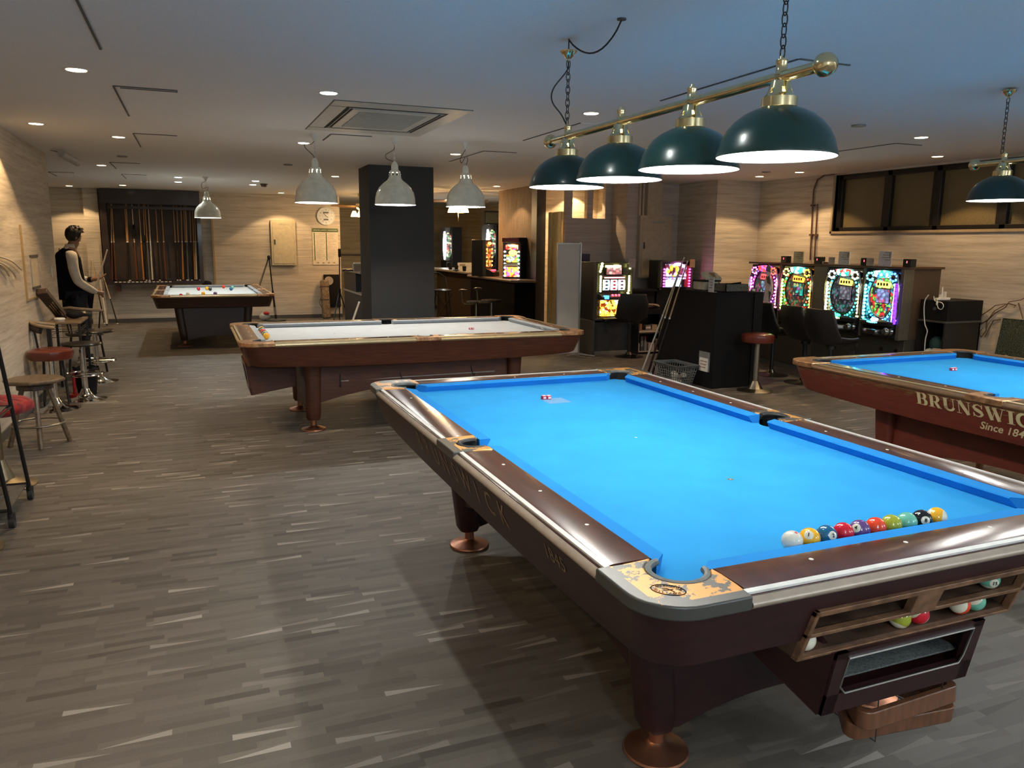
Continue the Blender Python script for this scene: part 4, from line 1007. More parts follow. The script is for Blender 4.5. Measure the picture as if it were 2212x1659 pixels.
def puffy_stool(label, x, y, zs, r, base=.20):
    t = thing('velvet_stool', label, 'stool', (x, y, 0), 0, 'red velvet stools beside the left wall')
    def F(u, v):
        a = 2*PI*u; ph = -PI/2+PI*v; rr = r*(1+.035*math.cos(8*a)*math.cos(ph)); c = abs(math.cos(ph))**.55
        return (rr*c*math.cos(a), rr*c*math.sin(a), zs-.055+.058*math.copysign(abs(math.sin(ph))**.8, math.sin(ph)) - (.012*math.cos(8*a)**2*(1 if v > .7 else 0)))
    obj('seat', MB().grid(F, 48, 14), M_VELV, t)
    obj('pole', MB().cyl((0, 0, 0), .03, .03, zs-.10, 18), mat('old_brass', (.26, .21, .13), .42, .9), t)
    obj('base', MB().lathe([(.0001, 0), (base, 0), (base, .008), (base*.75, .022), (base*.4, .055), (.05, .13), (.034, .18), (.0001, .18)], n=36), mat('old_brass', (.26, .21, .13), .42, .9), t)
    return t
def bucket_chair(label, x, y, rz, zs=.60, first=None, group=None):
    if first is not None:
        c = copy_tree(first); c.location = (x, y, 0); c.rotation_euler = (0, 0, rz); tag(c, label, 'chair', group); return c
    t = thing('swivel_chair', label, 'chair', (x, y, 0), rz, group)
    fab = mat('black_leatherette', (0.018, 0.017, 0.016), .5, noise=.2, nscale=60)
    def F(u, v):   # seat flows up into the back; front is -y... seat faces +y
        a = (u-.5)*2; w_ = .205+.02*math.sin(PI*v)-.03*max(0, v-.75)
        if v < .5:
            s = v/.5; yy = .20-.36*s; zz = zs+.0+.018*a*a*3-.010*math.sin(PI*s)+ (.03*s*s)
        else:
            s = (v-.5)/.5; yy = -.16-.085*s-.03*math.sin(PI*s)+.06*a*a*(1-s*.6); zz = zs+.03+.36*s+.01
            if s < .25: zz -= .02*(1-s*4)
        return (w_*a*(1-.08*a*a*(v > .9)), yy, zz+.03*a*a*(v < .6))
    obj('seat_shell', MB().grid(F, 14, 22), fab, t, solid=.035, subsurf=1)
    obj('seat_pad', MB().lathe([(.0001, -.012), (.16, -.010), (.175, .008), (.15, .020), (.0001, .024)], (0, .03, zs+.014), 28), fab, t)
    obj('pole', MB().cyl((0, 0, 0), .024, .02, zs-.02, 16).cyl((0, 0, 0), .05, zs-.05, zs-.01, 16), M_BLKPL, t)
    m = MB().lathe([(.0001, 0), (.205, 0), (.205, .006), (.12, .018), (.05, .035), (.03, .07), (.0001, .07)], n=36); obj('base', m, mat('dark_chrome', (.16, .15, .13), .25, 1), t)
    return t

# ================================================================ LEFT SIDE
puffy_stool('red velvet stool with tufted seat, farthest of the red stools at the left edge', -2.93, 2.90, .58, .22)
puffy_stool('red velvet stool cut by the left edge, middle of the three', -2.88, 1.72, .58, .20, .19)
puffy_stool('red velvet stool cut by the left edge, lowest in the photo', -2.82, 1.29, .55, .20, .19)
# rolling cart of black poles
t = thing('rolling_rack', 'black metal rack on casters cut by the left edge', 'rolling rack', (-2.9, 2.28, 0))
m = MB()
for y in (2.55, 2.03): obj('pole', MB().tube([(-2.71, y, .06), (-2.73, y-.40, 1.16)], .0115, 10), M_BLKPL, t, world_=True); obj('pole', MB().tube([(-3.10, y, .06), (-3.10, y-.40, 1.16)], .0115, 10), M_BLKPL, t, world_=True)
for x in (-2.71, -3.10):
    for y in (2.55, 2.03):
        obj('caster', MB().tube([(x-.014, y, .032), (x+.014, y, .032)], .032, 16).cyl((x, y, 0), .020, .045, .085, 12), M_RUB, t, world_=True)
for y_, z_ in ((2.55, .10), (2.03, .10), (2.35, .62)): obj('cross_bar', MB().tube([(-2.715, y_, z_), (-3.10, y_, z_)], .010, 8), M_BLKPL, t, world_=True)
m = MB()
obj('side_bar', MB().tube([(-2.72, 2.35, .62), (-2.72, 1.83, .62)], .006, 8), M_BLKPL, t, world_=True); m.tube([(-2.73, 2.15, 1.15), (-2.73, 1.63, 1.15), (-3.10, 1.63, 1.15), (-3.1, 2.15, 1.15)], .010, 8)
obj('cross_bar', m, M_BLKPL, t, world_=True)
obj('shelf', MB().box(-3.09, -2.72, 2.05, 2.53, .095, .103), mat('smoked_shelf', (.10, .095, .085), .25), t, world_=True)
obj('shelf', MB().box(-3.09, -2.74, 1.84, 2.34, .618, .626), MATS['smoked_shelf'], t, world_=True)

# wooden stool
t = thing('wooden_stool', 'octagonal wooden swivel stool with splayed legs and a metal foot ring', 'stool', (-2.89, 4.035, 0))
obj('seat', MB().lathe([(.0001, .49), (.200, .49), (.210, .50), (.210, .512), (.20, .52), (.0001, .522)], n=8), M_STOOLW, t, bevel=.002)
obj('swivel_block', MB().cyl((0, 0, 0), .125, .44, .473, 28).cyl((0, 0, 0), .10, .473, .491, 24), M_DWOOD, t)
for k in range(4):
    a = math.radians(-90+90*k+10); c, s = math.cos(a), math.sin(a)
    obj('leg', MB().tube([(.085*c, .085*s, .45), (.200*c, .200*s, .0)], .0185, 8), M_STOOLW, t)
obj('foot_ring', MB().ring((0, 0, .17), .182, .008, 36, 8), M_STEEL, t)

round_stool('red vinyl bar stool between the wooden stool and the small side table', -2.98, 5.42, .575, .185, M_VINYL, 'vinyl bar stools', thick=.095, base=.205, metal=M_CHROME)
round_stool('low stool with a flat black seat right behind the red vinyl one', -2.78, 5.86, .575, .18, M_SEATB, None, base=.19, ring=(.17, .26), metal=M_CHROME, flat=True)
round_stool('flat black seated stool with chrome foot ring at the person', -2.78, 6.95, .585, .20, M_SEATB, None, base=.21, ring=(.19, .24), metal=M_CHROME, flat=True)

# curved back chairs
def curved_chair(label, x, y, rz, k_=1.0):
    t = thing('curved_back_chair', label, 'chair', (x, y, 0), rz); t.scale = (k_, k_, 1)
    obj('seat', MB().lathe([(.0001, .46), (.20, .46), (.21, .475), (.20, .495), (.0001, .50)], n=28), M_SEATB, t)
    for k in range(4):
        a = math.radians(45+90*k); obj('leg', MB().tube([(.15*math.cos(a), .15*math.sin(a), .46), (.20*math.cos(a), .20*math.sin(a), 0)], .013, 8), M_BLKPL, t)
    pts = [(.22*math.cos(math.radians(a)), .22*math.sin(math.radians(a)), .80-.05*abs(a-90)/100) for a in range(-15, 196, 15)]
    obj('back_rail', MB().tube(pts, (.016), 8), mat('pale_worn_wood', (.34, .26, .17), .4), t)
    obj('back_pad', MB().tube([(x_*.94, y_*.94, z_-.045) for x_, y_, z_ in pts[3:-3]], .035, 8), M_SEATB, t)
    m = MB()
    for i in (1, 5, 9, 13): m.tube([pts[i], (pts[i][0]*.8, pts[i][1]*.8, .49)], .009, 6)
    obj('back_spindles', m, M_BLKPL, t)
    return t
curved_chair('dark chair with curved pale back rail against the left wall, behind the red vinyl stool', -3.02, 5.76, 1.7, .72)
curved_chair('curved back chair with a chrome end on the far side of the side table', -2.95, 7.62, 2.6)
# side table with things on it
TX0, TX1, TY0, TY1, TZ = -3.12, -2.80, 6.12, 6.72, .755
t = thing('side_table', 'small side table with wooden top and black metal legs at the left wall', 'table', (-2.96, 6.42, 0))
obj('tabletop', MB().box(TX0, TX1, TY0, TY1, TZ-.022, TZ), mat('oak_top', (.24, .165, .10), .4, noise=.15, nscale=9, stretch=(1, 8, 8)), t, world_=True, bevel=.003)
for x in (TX0+.02, TX1-.02):
    for y in (TY0+.02, TY1-.02): obj('leg', MB().box(x-.012, x+.012, y-.012, y+.012, 0, TZ-.022), M_BLKPL, t, world_=True)
m = MB()
for z_ in (.60, .66, .68, .12): m.tube([(TX0+.02, TY0+.02, z_), (TX1-.02, TY0+.02, z_), (TX1-.02, TY1-.02, z_), (TX0+.02, TY1-.02, z_)], .004, 6, closed=True)
obj('wire_rail', m, M_BLKPL, t, world_=True)
t = thing('ashtray', 'small white round dish on the side table', 'dish', (-3.00, 6.22, TZ)); obj('dish', MB().lathe([(.0001, .002), (.04, 0), (.052, .022), (.048, .034), (.042, .030), (.03, .012), (.0001, .010)], n=24), M_WHITEP, t)
t = thing('cue_case', 'brown cue case with chrome shafts leaning on the left wall', 'cue case', (-3.1, 6.3, TZ))
P0, P1 = Vector((-3.03, 6.62, TZ+.01)), Vector((-3.125, 6.10, TZ+.31))
ax = (P1-P0).normalized(); MX = frame(P0, (.97, -.1, .1), ax)
obj('case_body', MB().box(-.05, .05, 0, (P1-P0).length, -.03, .03, MX), M_DWOOD, t, world_=True, bevel=.008)
for k in range(4): obj('shaft', MB().tube([MX @ Vector((-.036+.024*k, .06, .033)), MX @ Vector((-.036+.024*k, .34+.03*k, .033))], .006, 8), M_CHROME, t, world_=True)
t = thing('black_pouch', 'black lumpy pouch in the middle of the side table', 'pouch', (-2.90, 6.46, TZ))
obj('body', MB().ball((0, 0, .045), .05, 14, 8, (1.5, 1.1, .85)).ball((.05, .05, .04), .032, 12, 8), M_BLACK, t)
obj('strap', MB().tube([(-.08, -.02, .02), (-.11, -.06, .045), (-.13, -.02, .03), (-.09, .02, .02)], .010, 8), M_BLACK, t)
t = thing('waste_bin', 'black bucket with a bin liner beside the side table', 'bin', (-2.80, 6.15, 0))
obj('bucket', MB().lathe([(.0001, .0), (.085, 0), (.115, .27), (.120, .275), (.112, .275), (.082, .012), (.0001, .010)], n=28), M_BLACK, t)
def FL(u, v): a = 2*PI*u; rr = .118+.012*v+.006*math.sin(9*a); return (rr*math.cos(a), rr*math.sin(a), .285-.075*v+.008*math.sin(7*a))
obj('bin_liner', MB().grid(FL, 48, 3), mat('bin_liner_black', (.02, .02, .022), .25), t)
t = thing('red_dumbbell', 'red plastic post with round foot under the black seat stool', 'floor stand', (-2.90, 6.05, 0))
M_REDP = mat('red_plastic', (.50, .02, .02), .3); obj('post', MB().cyl((0, 0, 0), .012, .20, .27, 12), M_REDP, t); obj('foot', MB().cyl((0, 0, 0), .055, .0, .03, 20).cyl((0, 0, 0), .016, .03, .21, 12), M_REDP, t)
q = U(207, 848, z=0); t = thing('paper_scrap', 'crumpled beige scrap on the floor next to the black bucket', 'litter', (q.x, q.y, 0)); obj('crumple', MB().ball((0, 0, .012), .014, 8, 6, (1.4, 1, .9)), mat('beige_scrap', (.55, .45, .28), .7), t)

# things on the left wall (plane x = XL)
wl = XL+.001
def wbox(name, px0, py0, px1, py1, m_, d, label, cat):
    a = U(px0, py0, x=XL); b = U(px1, py1, x=XL)
    t = thing(name, label, cat, (XL, (a.y+b.y)/2, (a.z+b.z)/2)); return t, a, b
t = thing('wall_board', 'large flush board with wooden edge on the left wall behind the notice', 'board', (XL, 6.05, 1.35))
obj('board', MB().box(XL, XL+.014, 5.70, 6.50, 1.02, 1.70), M_WALL, t, world_=True)
obj('edge', MB().box(XL, XL+.018, 5.685, 5.70, 1.00, 1.70).box(XL, XL+.018, 5.70, 6.50, 1.005, 1.02), mat('ochre_edge', (.42, .30, .14), .5), t, world_=True)
t = thing('framed_notice', 'small framed paper notice with dark top and bottom bars on the left wall', 'notice', (XL+.014, 6.13, 1.25))
obj('paper', MB().box(XL+.014, XL+.020, 5.97, 6.32, 1.11, 1.40), mat('cream_paper', (.66, .56, .40), .7), t, world_=True)
obj('frame_bar', MB().box(XL+.014, XL+.028, 5.955, 6.335, 1.395, 1.42), M_DKGREY, t, world_=True); obj('frame_bar', MB().box(XL+.014, XL+.028, 5.955, 6.335, 1.09, 1.115), M_DKGREY, t, world_=True)
obj('side_strip', MB().box(XL+.014, XL+.024, 5.955, 5.97, 1.115, 1.395).box(XL+.014, XL+.024, 6.32, 6.335, 1.115, 1.395), M_ALU, t, world_=True)
t = thing('branch_decoration', 'pale curved twigs fixed on the left wall at the frame edge', 'wall decoration', (XL, 4.9, 1.3)); m = MB()
for P in ([(-20, 552), (4, 556), (26, 565), (40, 577), (47, 583)], [(-20, 560), (6, 570), (20, 580), (30, 592), (34, 600)], [(-20, 566), (2, 573), (12, 584), (20, 596)]):
    m.tube(smooth([U(a, b, x=XL+.02) for a, b in P]), .007, 6)
obj('twigs', m, mat('bleached_wood', (.66, .58, .46), .6), t, world_=True)
q = U(117, 572, x=XL); 
t = thing('light_switch', 'pale double light switch plate near the end of the left wall', 'switch', (XL, 7.2, 1.22)); obj('plate', MB().box(0, .008, -.035, .035, -.06, .06), M_PAPER, t, bevel=.002); obj('rocker', MB().box(.008, .012, -.015, .015, -.04, .04), M_WHITEP, t)
t = thing('wooden_box', 'small ochre box behind the standing person', 'box', (-3.62, 9.55, 0)); obj('box_body', MB().box(-.13, .13, -.12, .12, 0, .82), mat('ochre_box', (.50, .38, .18), .6), t, bevel=.004); obj('lid', MB().box(-.135, .135, -.125, .125, .82, .84), MATS['ochre_box'], t)

# ================================================================ CUES AND THE CUE RACK
SHAFT = [mat('maple_shaft', (.50, .33, .17), .3, noise=.05), mat('amber_shaft', (.42, .22, .09), .3), mat('pale_shaft', (.60, .52, .40), .3)]
BUTT = [mat('black_butt', (.015, .014, .014), .25, coat=.5), mat('brown_butt', (.16, .06, .025), .25, coat=.5), mat('white_butt', (.62, .58, .50), .3), mat('orange_butt', (.50, .22, .06), .3), mat('grey_butt', (.12, .14, .16), .3)]
def pool_cue(label, p0, p1, sm=0, bm_=0, group=None, r0=.0145, r1=.0062, joint=.5, wrap=None, name='pool_cue'):
    p0, p1 = Vector(p0), Vector(p1); d = p1-p0
    t = thing(name, label, 'cue', p0, 0, group)
    def rr(f): return r0+(r1-r0)*f
    obj('shaft', MB().tube([p0+d*joint, p0+d*.985], [rr(joint), r1], 8), SHAFT[sm], t, world_=True)
    obj('butt', MB().tube([p0+d*.012, p0+d*(joint-.008)], [r0, rr(joint)], 8), BUTT[bm_], t, world_=True)
    obj('joint_collar', MB().tube([p0+d*(joint-.010), p0+d*(joint+.003)], rr(joint)*1.12, 8), M_PAPER, t, world_=True)
    obj('bumper', MB().tube([p0, p0+d*.013], r0*1.02, 8), M_PAPER if bm_ in (0, 4) else M_BLACK, t, world_=True)
    obj('tip', MB().tube([p0+d*.984, p1], r1*1.02, 8), M_PAPER, t, world_=True)
    return t
RY = 13.80
t = thing('cue_rack', 'tall dark brown wall rack holding a row of cues', 'cue rack', (-2.36, 14.0, .6))
M_RACKB = mat('rack_backboard', (.060, .036, .022), .55, noise=.2, nscale=5); M_RACKD = wood('rack_dark_wood', (.035, .019, .013), (.02, .011, .008), .45)
RX0, RX1 = U(224, 520, y=RY).x, U(436, 520, y=RY).x; RZ0, RZ1 = U(330, 606, y=RY).z, Z-.005
obj('backboard', MB().box(RX0+.03, RX1-.02, 13.93, 13.995, RZ0, RZ1), M_RACKB, t, world_=True)
obj('top_board', MB().box(RX0, RX1, 13.70, 13.995, RZ1-.27, RZ1), M_RACKD, t, world_=True)
obj('side_board', MB().box(RX0-.02, RX0+.09, 13.72, 13.995, RZ0-.06, RZ1-.27), M_RACKD, t, world_=True); obj('side_board', MB().box(RX1-.07, RX1, 13.72, 13.995, RZ0-.06, RZ1-.27), M_RACKD, t, world_=True)
obj('shelf', MB().box(RX0, RX1, 13.68, 13.995, RZ0-.06, RZ0-.005), M_RACKD, t, world_=True)
obj('clip_rail', MB().box(RX0+.1, RX1-.08, 13.76, 13.79, RZ1-.36, RZ1-.31), M_RACKD, t, world_=True)
obj('shelf_bracket', MB().box(RX0+.16, RX0+.22, 13.74, 13.99, RZ0-.20, RZ0-.06), mat('red_brown_wood', (.12, .03, .015), .4), t, world_=True)
m = MB()
for k in range(14): x = RX0+.14+k*.072; m.box(x, x+.045, 13.672, 13.678, RZ0-.028, RZ0-.012)
obj('number_tag_strip', m, M_PAPER, t, world_=True)
L = [(140, 160, 3, 1), (152, 218, 0, 1), (350, 432, 1, 0), (374, 440, 0, 0), (462, 552, 2, 1), (570, 655, 0, 3), (642, 697, 1, 0), (664, 745, 1, 4), (716, 792, 2, 2), (830, 905, 1, 0), (921, 1003, 1, 1), (1106, 1180, 1, 0), (1162, 1222, 1, 0), (1228, 1270, 1, 3), (1272, 1330, 1, 0), (1300, 1348, 0, 4), (1365, 1405, 1, 0), (1408, 1455, 1, 3), (1440, 1480, 1, 2), (1470, 1530, 1, 0)]
ORD = ['first', 'second', 'third', 'fourth', 'fifth', 'sixth', 'seventh', 'eighth', 'ninth', 'tenth', 'eleventh', 'twelfth', 'thirteenth', 'fourteenth', 'fifteenth', 'sixteenth', 'seventeenth', 'eighteenth', 'nineteenth', 'twentieth']
BN_ = ['black', 'brown', 'white', 'orange', 'grey']
for i, (a, b, s_, bt) in enumerate(L):
    pt = U(220+a/7.2125, 436, y=13.84); pb_ = U(220+b/7.2125, 605, y=13.78); pb_.z = RZ0-.004
    pool_cue('%s butt cue standing in the dark wall rack, %s from the left' % (BN_[bt], ORD[i]), pb_, pt, s_ % 3, bt, 'cues standing in the wall rack', .0155, .0065, .5)
t = thing('hanging_glove', 'black glove hung on a cue in the upper part of the wall rack', 'glove', U(289, 502, y=13.76)); m = MB().ball((0, 0, 0), .06, 12, 8, (.8, .4, 1.4)).ball((.01, 0, .11), .03, 10, 6, (.8, .6, 1.4))
for k in range(3): m.tube([(-.03+.03*k, 0, -.05), (-.035+.035*k, 0, -.12)], .013, 6)
obj('glove_body', m, M_BLACK, t)
t = thing('hanging_glove', 'black glove hung lower in the wall rack, near the middle', 'glove', U(311, 516, y=13.76)); obj('glove_body', MB().ball((0, 0, 0), .05, 12, 8, (.8, .4, 1.5)).tube([(-.02, 0, -.04), (-.03, 0, -.11)], .013, 6), M_BLACK, t)
# wood edge at the right of the rack and cloth bundle under it
q = U(462, 550, y=13.95); struct('trim_edge', MB().box(q.x-.02, q.x+.015, 13.93, 14.0, RZ0-.3, 2.0), mat('ochre_edge', (.42, .30, .14), .5))
t = thing('dark_cloth_bundle', 'dark bundle on the ledge to the right under the wall rack', 'cloth', U(447, 613, y=13.85)); obj('bundle', MB().ball((0, 0, 0), .07, 12, 8, (1.3, .7, .9)), M_BLACK, t)
# cues leaning between person and rack
for a, b, s_, bt, lb in (((198, 560), (226, 700), 0, 0, 'cue with black butt leaning beside the person, closest of three'), ((214, 590), (231, 702), 2, 2, 'pale cue leaning beside the person, middle of three'), ((222, 590), (254, 700), 0, 0, 'slanted cue with black butt leaning between the person and the rack')):
    p0_ = U(b[0], b[1], z=0.0); yb = min(p0_.y, 13.2); p0_ = U(b[0], b[1], y=yb); p0_.z = max(0, p0_.z); p1_ = U(a[0], a[1], y=13.85)
    pool_cue(lb, p0_, p1_, s_, bt, 'cues leaning by the person')

# ================================================================ PERSON
def skin(name, verts, edges, m_, parent, sub=2, smooth=True, root=0):
    me = bpy.data.meshes.new(name); me.from_pydata([v[:3] for v in verts], edges, []); me.materials.append(m_)
    o = bpy.data.objects.new(name, me); COL.objects.link(o); o.parent = parent
    md = o.modifiers.new('skin', 'SKIN'); md.use_smooth_shade = True
    if not me.skin_vertices: me.attributes.new('skin', 'FLOAT', 'POINT') if False else None
    for i, v in enumerate(verts):
        sv = me.skin_vertices[0].data[i]; sv.radius = (v[3], v[4] if len(v) > 4 else v[3]); sv.use_root = (i == root)
    md = o.modifiers.new('sub', 'SUBSURF'); md.levels = sub; md.render_levels = sub
    return o
pt_ = U(165, 640, y=8.62)
per = thing('person', 'person in a dark waistcoat and white shirt holding a cue by the left wall', 'person', (pt_.x, 8.62, 0), .35)
M_SKIN = mat('skin', (.42, .22, .13), .5, noise=.04)
V = [(0, 0, .95, .13, .12), (-.01, 0, 1.12, .14, .12), (-.045, 0, 1.30, .15, .13), (-.045, 0, 1.41, .10, .08), (-.01, 0, 1.475, .052), (.02, 0, 1.53, .055), (.045, 0, 1.60, .088, .078), (.045, 0, 1.665, .080, .074),
     (-.05, -.17, 1.37, .055), (-.05, -.215, 1.20, .048), (-.02, -.225, 1.06, .042), (.11, -.19, .96, .036), (.215, -.13, .905, .027), (.26, -.10, .895, .034, .022),
     (-.05, .17, 1.37, .055), (0, .215, 1.20, .048), (.06, .20, 1.08, .042), (.17, .12, 1.06, .036), (.235, .06, 1.06, .027), (.275, .03, 1.07, .034, .020),
     (.0, -.09, .86, .085), (.05, -.10, .50, .058), (.0, -.10, .10, .042), (.02, .09, .86, .085), (.11, .10, .52, .058), (.05, .11, .10, .042),
     (.10, .0, 1.575, .016), (.075, 0, 1.545, .03)]
E_ = [(0, 1), (1, 2), (2, 3), (3, 4), (4, 5), (5, 6), (6, 7), (3, 8), (8, 9), (9, 10), (10, 11), (11, 12), (12, 13), (3, 14), (14, 15), (15, 16), (16, 17), (17, 18), (18, 19), (0, 20), (20, 21), (21, 22), (0, 23), (23, 24), (24, 25), (6, 26), (5, 27)]
def finger(V, E, root, pts, r):
    p = root
    for q in pts: V.append((*q, r)); E.append((p, len(V)-1)); p = len(V)-1; r *= .92
for k in range(4):   # right hand wraps the butt
    z_ = .905-.020*k; finger(V, E_, 13, [(.290, -.095+.002*k, z_), (.312-.003*k, -.070, z_-.004), (.300-.003*k, -.050, z_-.006)], .0095)
finger(V, E_, 13, [(.275, -.075, .925), (.290, -.055, .935)], .0105)
for k in range(4):   # left hand open under the shaft
    finger(V, E_, 19, [(.310, .045-.020*k, 1.085), (.345, .040-.018*k, 1.100+.006*k), (.372, .030-.012*k, 1.108+.010*k)], .009)
finger(V, E_, 19, [(.285, .055, 1.105), (.305, .050, 1.135)], .0105)
body = skin('body', V, E_, M_SKIN, per)
M_SHIRT = mat('cream_shirt', (.88, .78, .64), .7, noise=.08, nscale=14, bump=.3); M_VEST = mat('black_waistcoat', (.006, .005, .007), .85, spec=.1); M_TROU = mat('navy_black_trousers', (.008, .010, .022), .65); M_HAIR = mat('dark_brown_hair', (.022, .012, .007), .5, noise=.4, nscale=60, bump=.8)
skin('shirt', [(-.02, 0, 1.05, .13, .12), (-.05, 0, 1.28, .13, .12), (-.04, 0, 1.42, .085, .075), (-.012, 0, 1.475, .062), (-.05, -.175, 1.375, .072), (-.055, -.22, 1.20, .066), (-.02, -.228, 1.05, .060), (.10, -.20, .965, .052), (.185, -.15, .915, .042), (.20, -.142, .91, .036),
      (-.05, .175, 1.375, .072), (0, .22, 1.20, .066), (.06, .205, 1.08, .058), (.15, .135, 1.06, .048), (.185, .10, 1.06, .038)],
     [(0, 1), (1, 2), (2, 3), (2, 4), (4, 5), (5, 6), (6, 7), (7, 8), (8, 9), (2, 10), (10, 11), (11, 12), (12, 13), (13, 14)], M_SHIRT, per)
def torso(z, cx, dx, dy): return [(cx+dx*math.cos(2*PI*i/28), dy*math.sin(2*PI*i/28), z) for i in range(28)]
obj('collar', MB().loft([torso(1.44, -.038, .078, .085), torso(1.475, -.022, .066, .068), torso(1.515, -.012, .060, .060)], caps=False), M_SHIRT, per, solid=.006)
obj('waistcoat', MB().loft([torso(.82, -.06, .155, .175), torso(.95, -.05, .168, .18), torso(1.10, -.058, .165, .18), torso(1.25, -.062, .155, .185), torso(1.34, -.062, .145, .185), torso(1.40, -.060, .125, .165), torso(1.435, -.052, .095, .125), torso(1.465, -.04, .070, .080)]), M_VEST, per)
skin('trousers', [(.0, 0, .90, .165, .15), (.0, -.09, .84, .105), (.055, -.10, .52, .078), (.01, -.10, .13, .062), (.02, .09, .84, .105), (.12, .10, .54, .078), (.05, .11, .13, .062), (0, -.10, .08, .062), (.045, .11, .08, .062)], [(0, 1), (1, 2), (2, 3), (0, 4), (4, 5), (5, 6), (3, 7), (6, 8)], M_TROU, per)
for sx_, y_ in ((.035, -.10), (.08, .11)): obj('shoe', MB().ball((sx_+.03, y_, .045), .05, 14, 8, (2.6, .9, .85)), M_BLACK, per)
m = MB(); random.seed(3)
def HF(u, v):
    a = 2*PI*u; th = math.radians(92-142*v*(1-.44*min(1, max(0, (math.cos(a)-.05)/.6)))); r = .106+.004*math.sin(9*a+6*v)+.002*math.sin(17*a)
    return (.040+r*1.02*math.cos(th)*math.cos(a), r*.90*math.cos(th)*math.sin(a), 1.640+r*1.02*math.sin(th))
m.grid(HF, 40, 16)
for k in range(26):
    a = random.uniform(0, 2*PI); e = random.uniform(.1, 1.4); x_, y_, z_ = .04+.10*math.cos(e)*math.cos(a), .09*math.cos(e)*math.sin(a), 1.64+.10*math.sin(e)
    if x_ > .11 and z_ < 1.66: continue
    m.tube([(x_, y_, z_), (x_+.012*math.cos(a)+.008, y_+.008*math.sin(a), z_+.008), (x_+.022*math.cos(a)+.012, y_+.012*math.sin(a), z_-.004)], [.014, .011, .003], 6)
obj('hair', m, M_HAIR, per)
for s_ in (1, -1): obj('ear', MB().ball((.035, s_*.082, 1.600), .020, 10, 8, (.8, .45, 1.3)), M_SKIN, per)
m = MB()
for s_ in (1, -1): m.ball((.112, s_*.030, 1.612), .009, 8, 6, (.6, 1.2, .6))
obj('eyes', m, M_HAIR, per); obj('mouth', MB().ball((.104, 0, 1.552), .014, 8, 6, (.5, 1.4, .35)), mat('lips', (.30, .10, .08), .5), per)
obj('wristband', MB().tube([(.185, .10, 1.06), (.215, .078, 1.06)], .036, 14), M_BLACK, per)
# cue held by the person: from butt below the right hand up to the right
MW = per.matrix_basis
h1 = MW @ Vector((.290, -.070, .895)); h2 = MW @ Vector((.305, .00, 1.10)); dd = (h2-h1).normalized()
q0 = U(197, 653, y=h1.y-.02); q1 = U(232, 539, y=h1.y+.15)
t = pool_cue('metallic grey cue held by the person in the waistcoat', q0, q1, 2, 2, None, .016, .008, .52)

# ================================================================ BACK WALL
a, b = U(583, 475, y=14.0), U(640, 573, y=14.0)
t = thing('electrical_box', 'cream steel breaker panel on the back wall, left of the clock', 'electrical panel', ((a.x+b.x)/2, 14.0, b.z))
obj('housing', MB().box(a.x, b.x, 13.93, 14.0, b.z, a.z), M_CREAMP, t, world_=True, bevel=.004)
obj('door', MB().box(a.x+.035, b.x-.035, 13.922, 13.932, b.z+.035, a.z-.035), M_CREAMP, t, world_=True, bevel=.003)
obj('door_handle', MB().box(a.x+.055, a.x+.085, 13.914, 13.924, b.z+.42, b.z+.52), M_DKGREY, t, world_=True)
m = MB(); put_text(m, text_mesh('LAMP OFF', .055, space=1.2), frame(((a.x+b.x)/2, 13.919, a.z-.085), (1, 0, 0), (0, 0, 1))) if False else None
m = MB()
for k in range(7): x = (a.x+b.x)/2-.10+k*.033; m.box(x, x+.020, 13.918, 13.921, a.z-.10, a.z-.075)
obj('label_plate', m, mat('grey_print', (.45, .42, .36), .5), t, world_=True)
c = U(704, 467, y=13.97)
t = thing('wall_clock', 'round white wall clock on the back wall above the calendar', 'clock', (c.x, 14.0, c.z)); MX = frame((c.x, 14.0, c.z), (1, 0, 0), (0, 0, 1))
obj('case', MB().lathe([(.0001, .0), (.185, .0), (.19, .02), (.183, .038), (.168, .042), (.163, .034), (.0001, .034)], n=44, M=MX), M_WHITE, t, world_=True)
m = MB()
for k in range(12):
    a_ = math.radians(90-30*(k+1)); put_text(m, text_mesh(str(k+1), .040), MX @ Matrix.Translation((.128*math.cos(a_), .128*math.sin(a_), .0348)))
obj('numerals', m, M_BLACK, t, world_=True)
m = MB(); m.box(-.055, .055, .058, .088, .0345, .037, MX).box(-.05, .05, -.085, -.055, .0345, .037, MX); obj('display_window', m, mat('lcd_grey', (.09, .10, .08), .4), t, world_=True)
m = MB(); m.add([(-.006, 0, .039), (.006, 0, .039), (-.055, .072, .039), (-.062, .066, .039)], [(0, 1, 2, 3)], MX).add([(0, -.006, .040), (.0, .006, .040), (.048, -.022, .040), (.046, -.030, .040)], [(0, 1, 2, 3)], MX).cyl((0, 0, 0), .008, .036, .042, 12, MX); obj('hands', m, M_BLACK, t, world_=True, recalc=False)
a, b = U(674, 493, y=13.99), U(732, 572, y=13.99)
t = thing('wall_calendar', 'printed calendar sheet with green header on the back wall', 'calendar', ((a.x+b.x)/2, 14.0, b.z))
obj('sheet', MB().box(a.x, b.x, 13.985, 13.992, b.z, a.z), mat('calendar_paper', (.74, .68, .56), .7), t, world_=True)
obj('header', MB().box(a.x, b.x, 13.982, 13.986, a.z-.075, a.z), mat('green_print', (.05, .10, .02), .6), t, world_=True)
m = MB(); put_text(m, text_mesh('2026 BILLIARDS CALENDAR', .040), frame(((a.x+b.x)/2, 13.981, a.z-.038), (1, 0, 0), (0, 0, 1))); obj('header_title', m, M_PAPER, t, world_=True)
m = MB(); W_ = b.x-a.x
for cx in (a.x+.03, a.x+W_*.52): m.box(cx, cx+.018, 13.982, 13.986, b.z+.09, a.z-.09)
obj('month_bars', m, MATS['green_print'], t, world_=True)
m = MB()
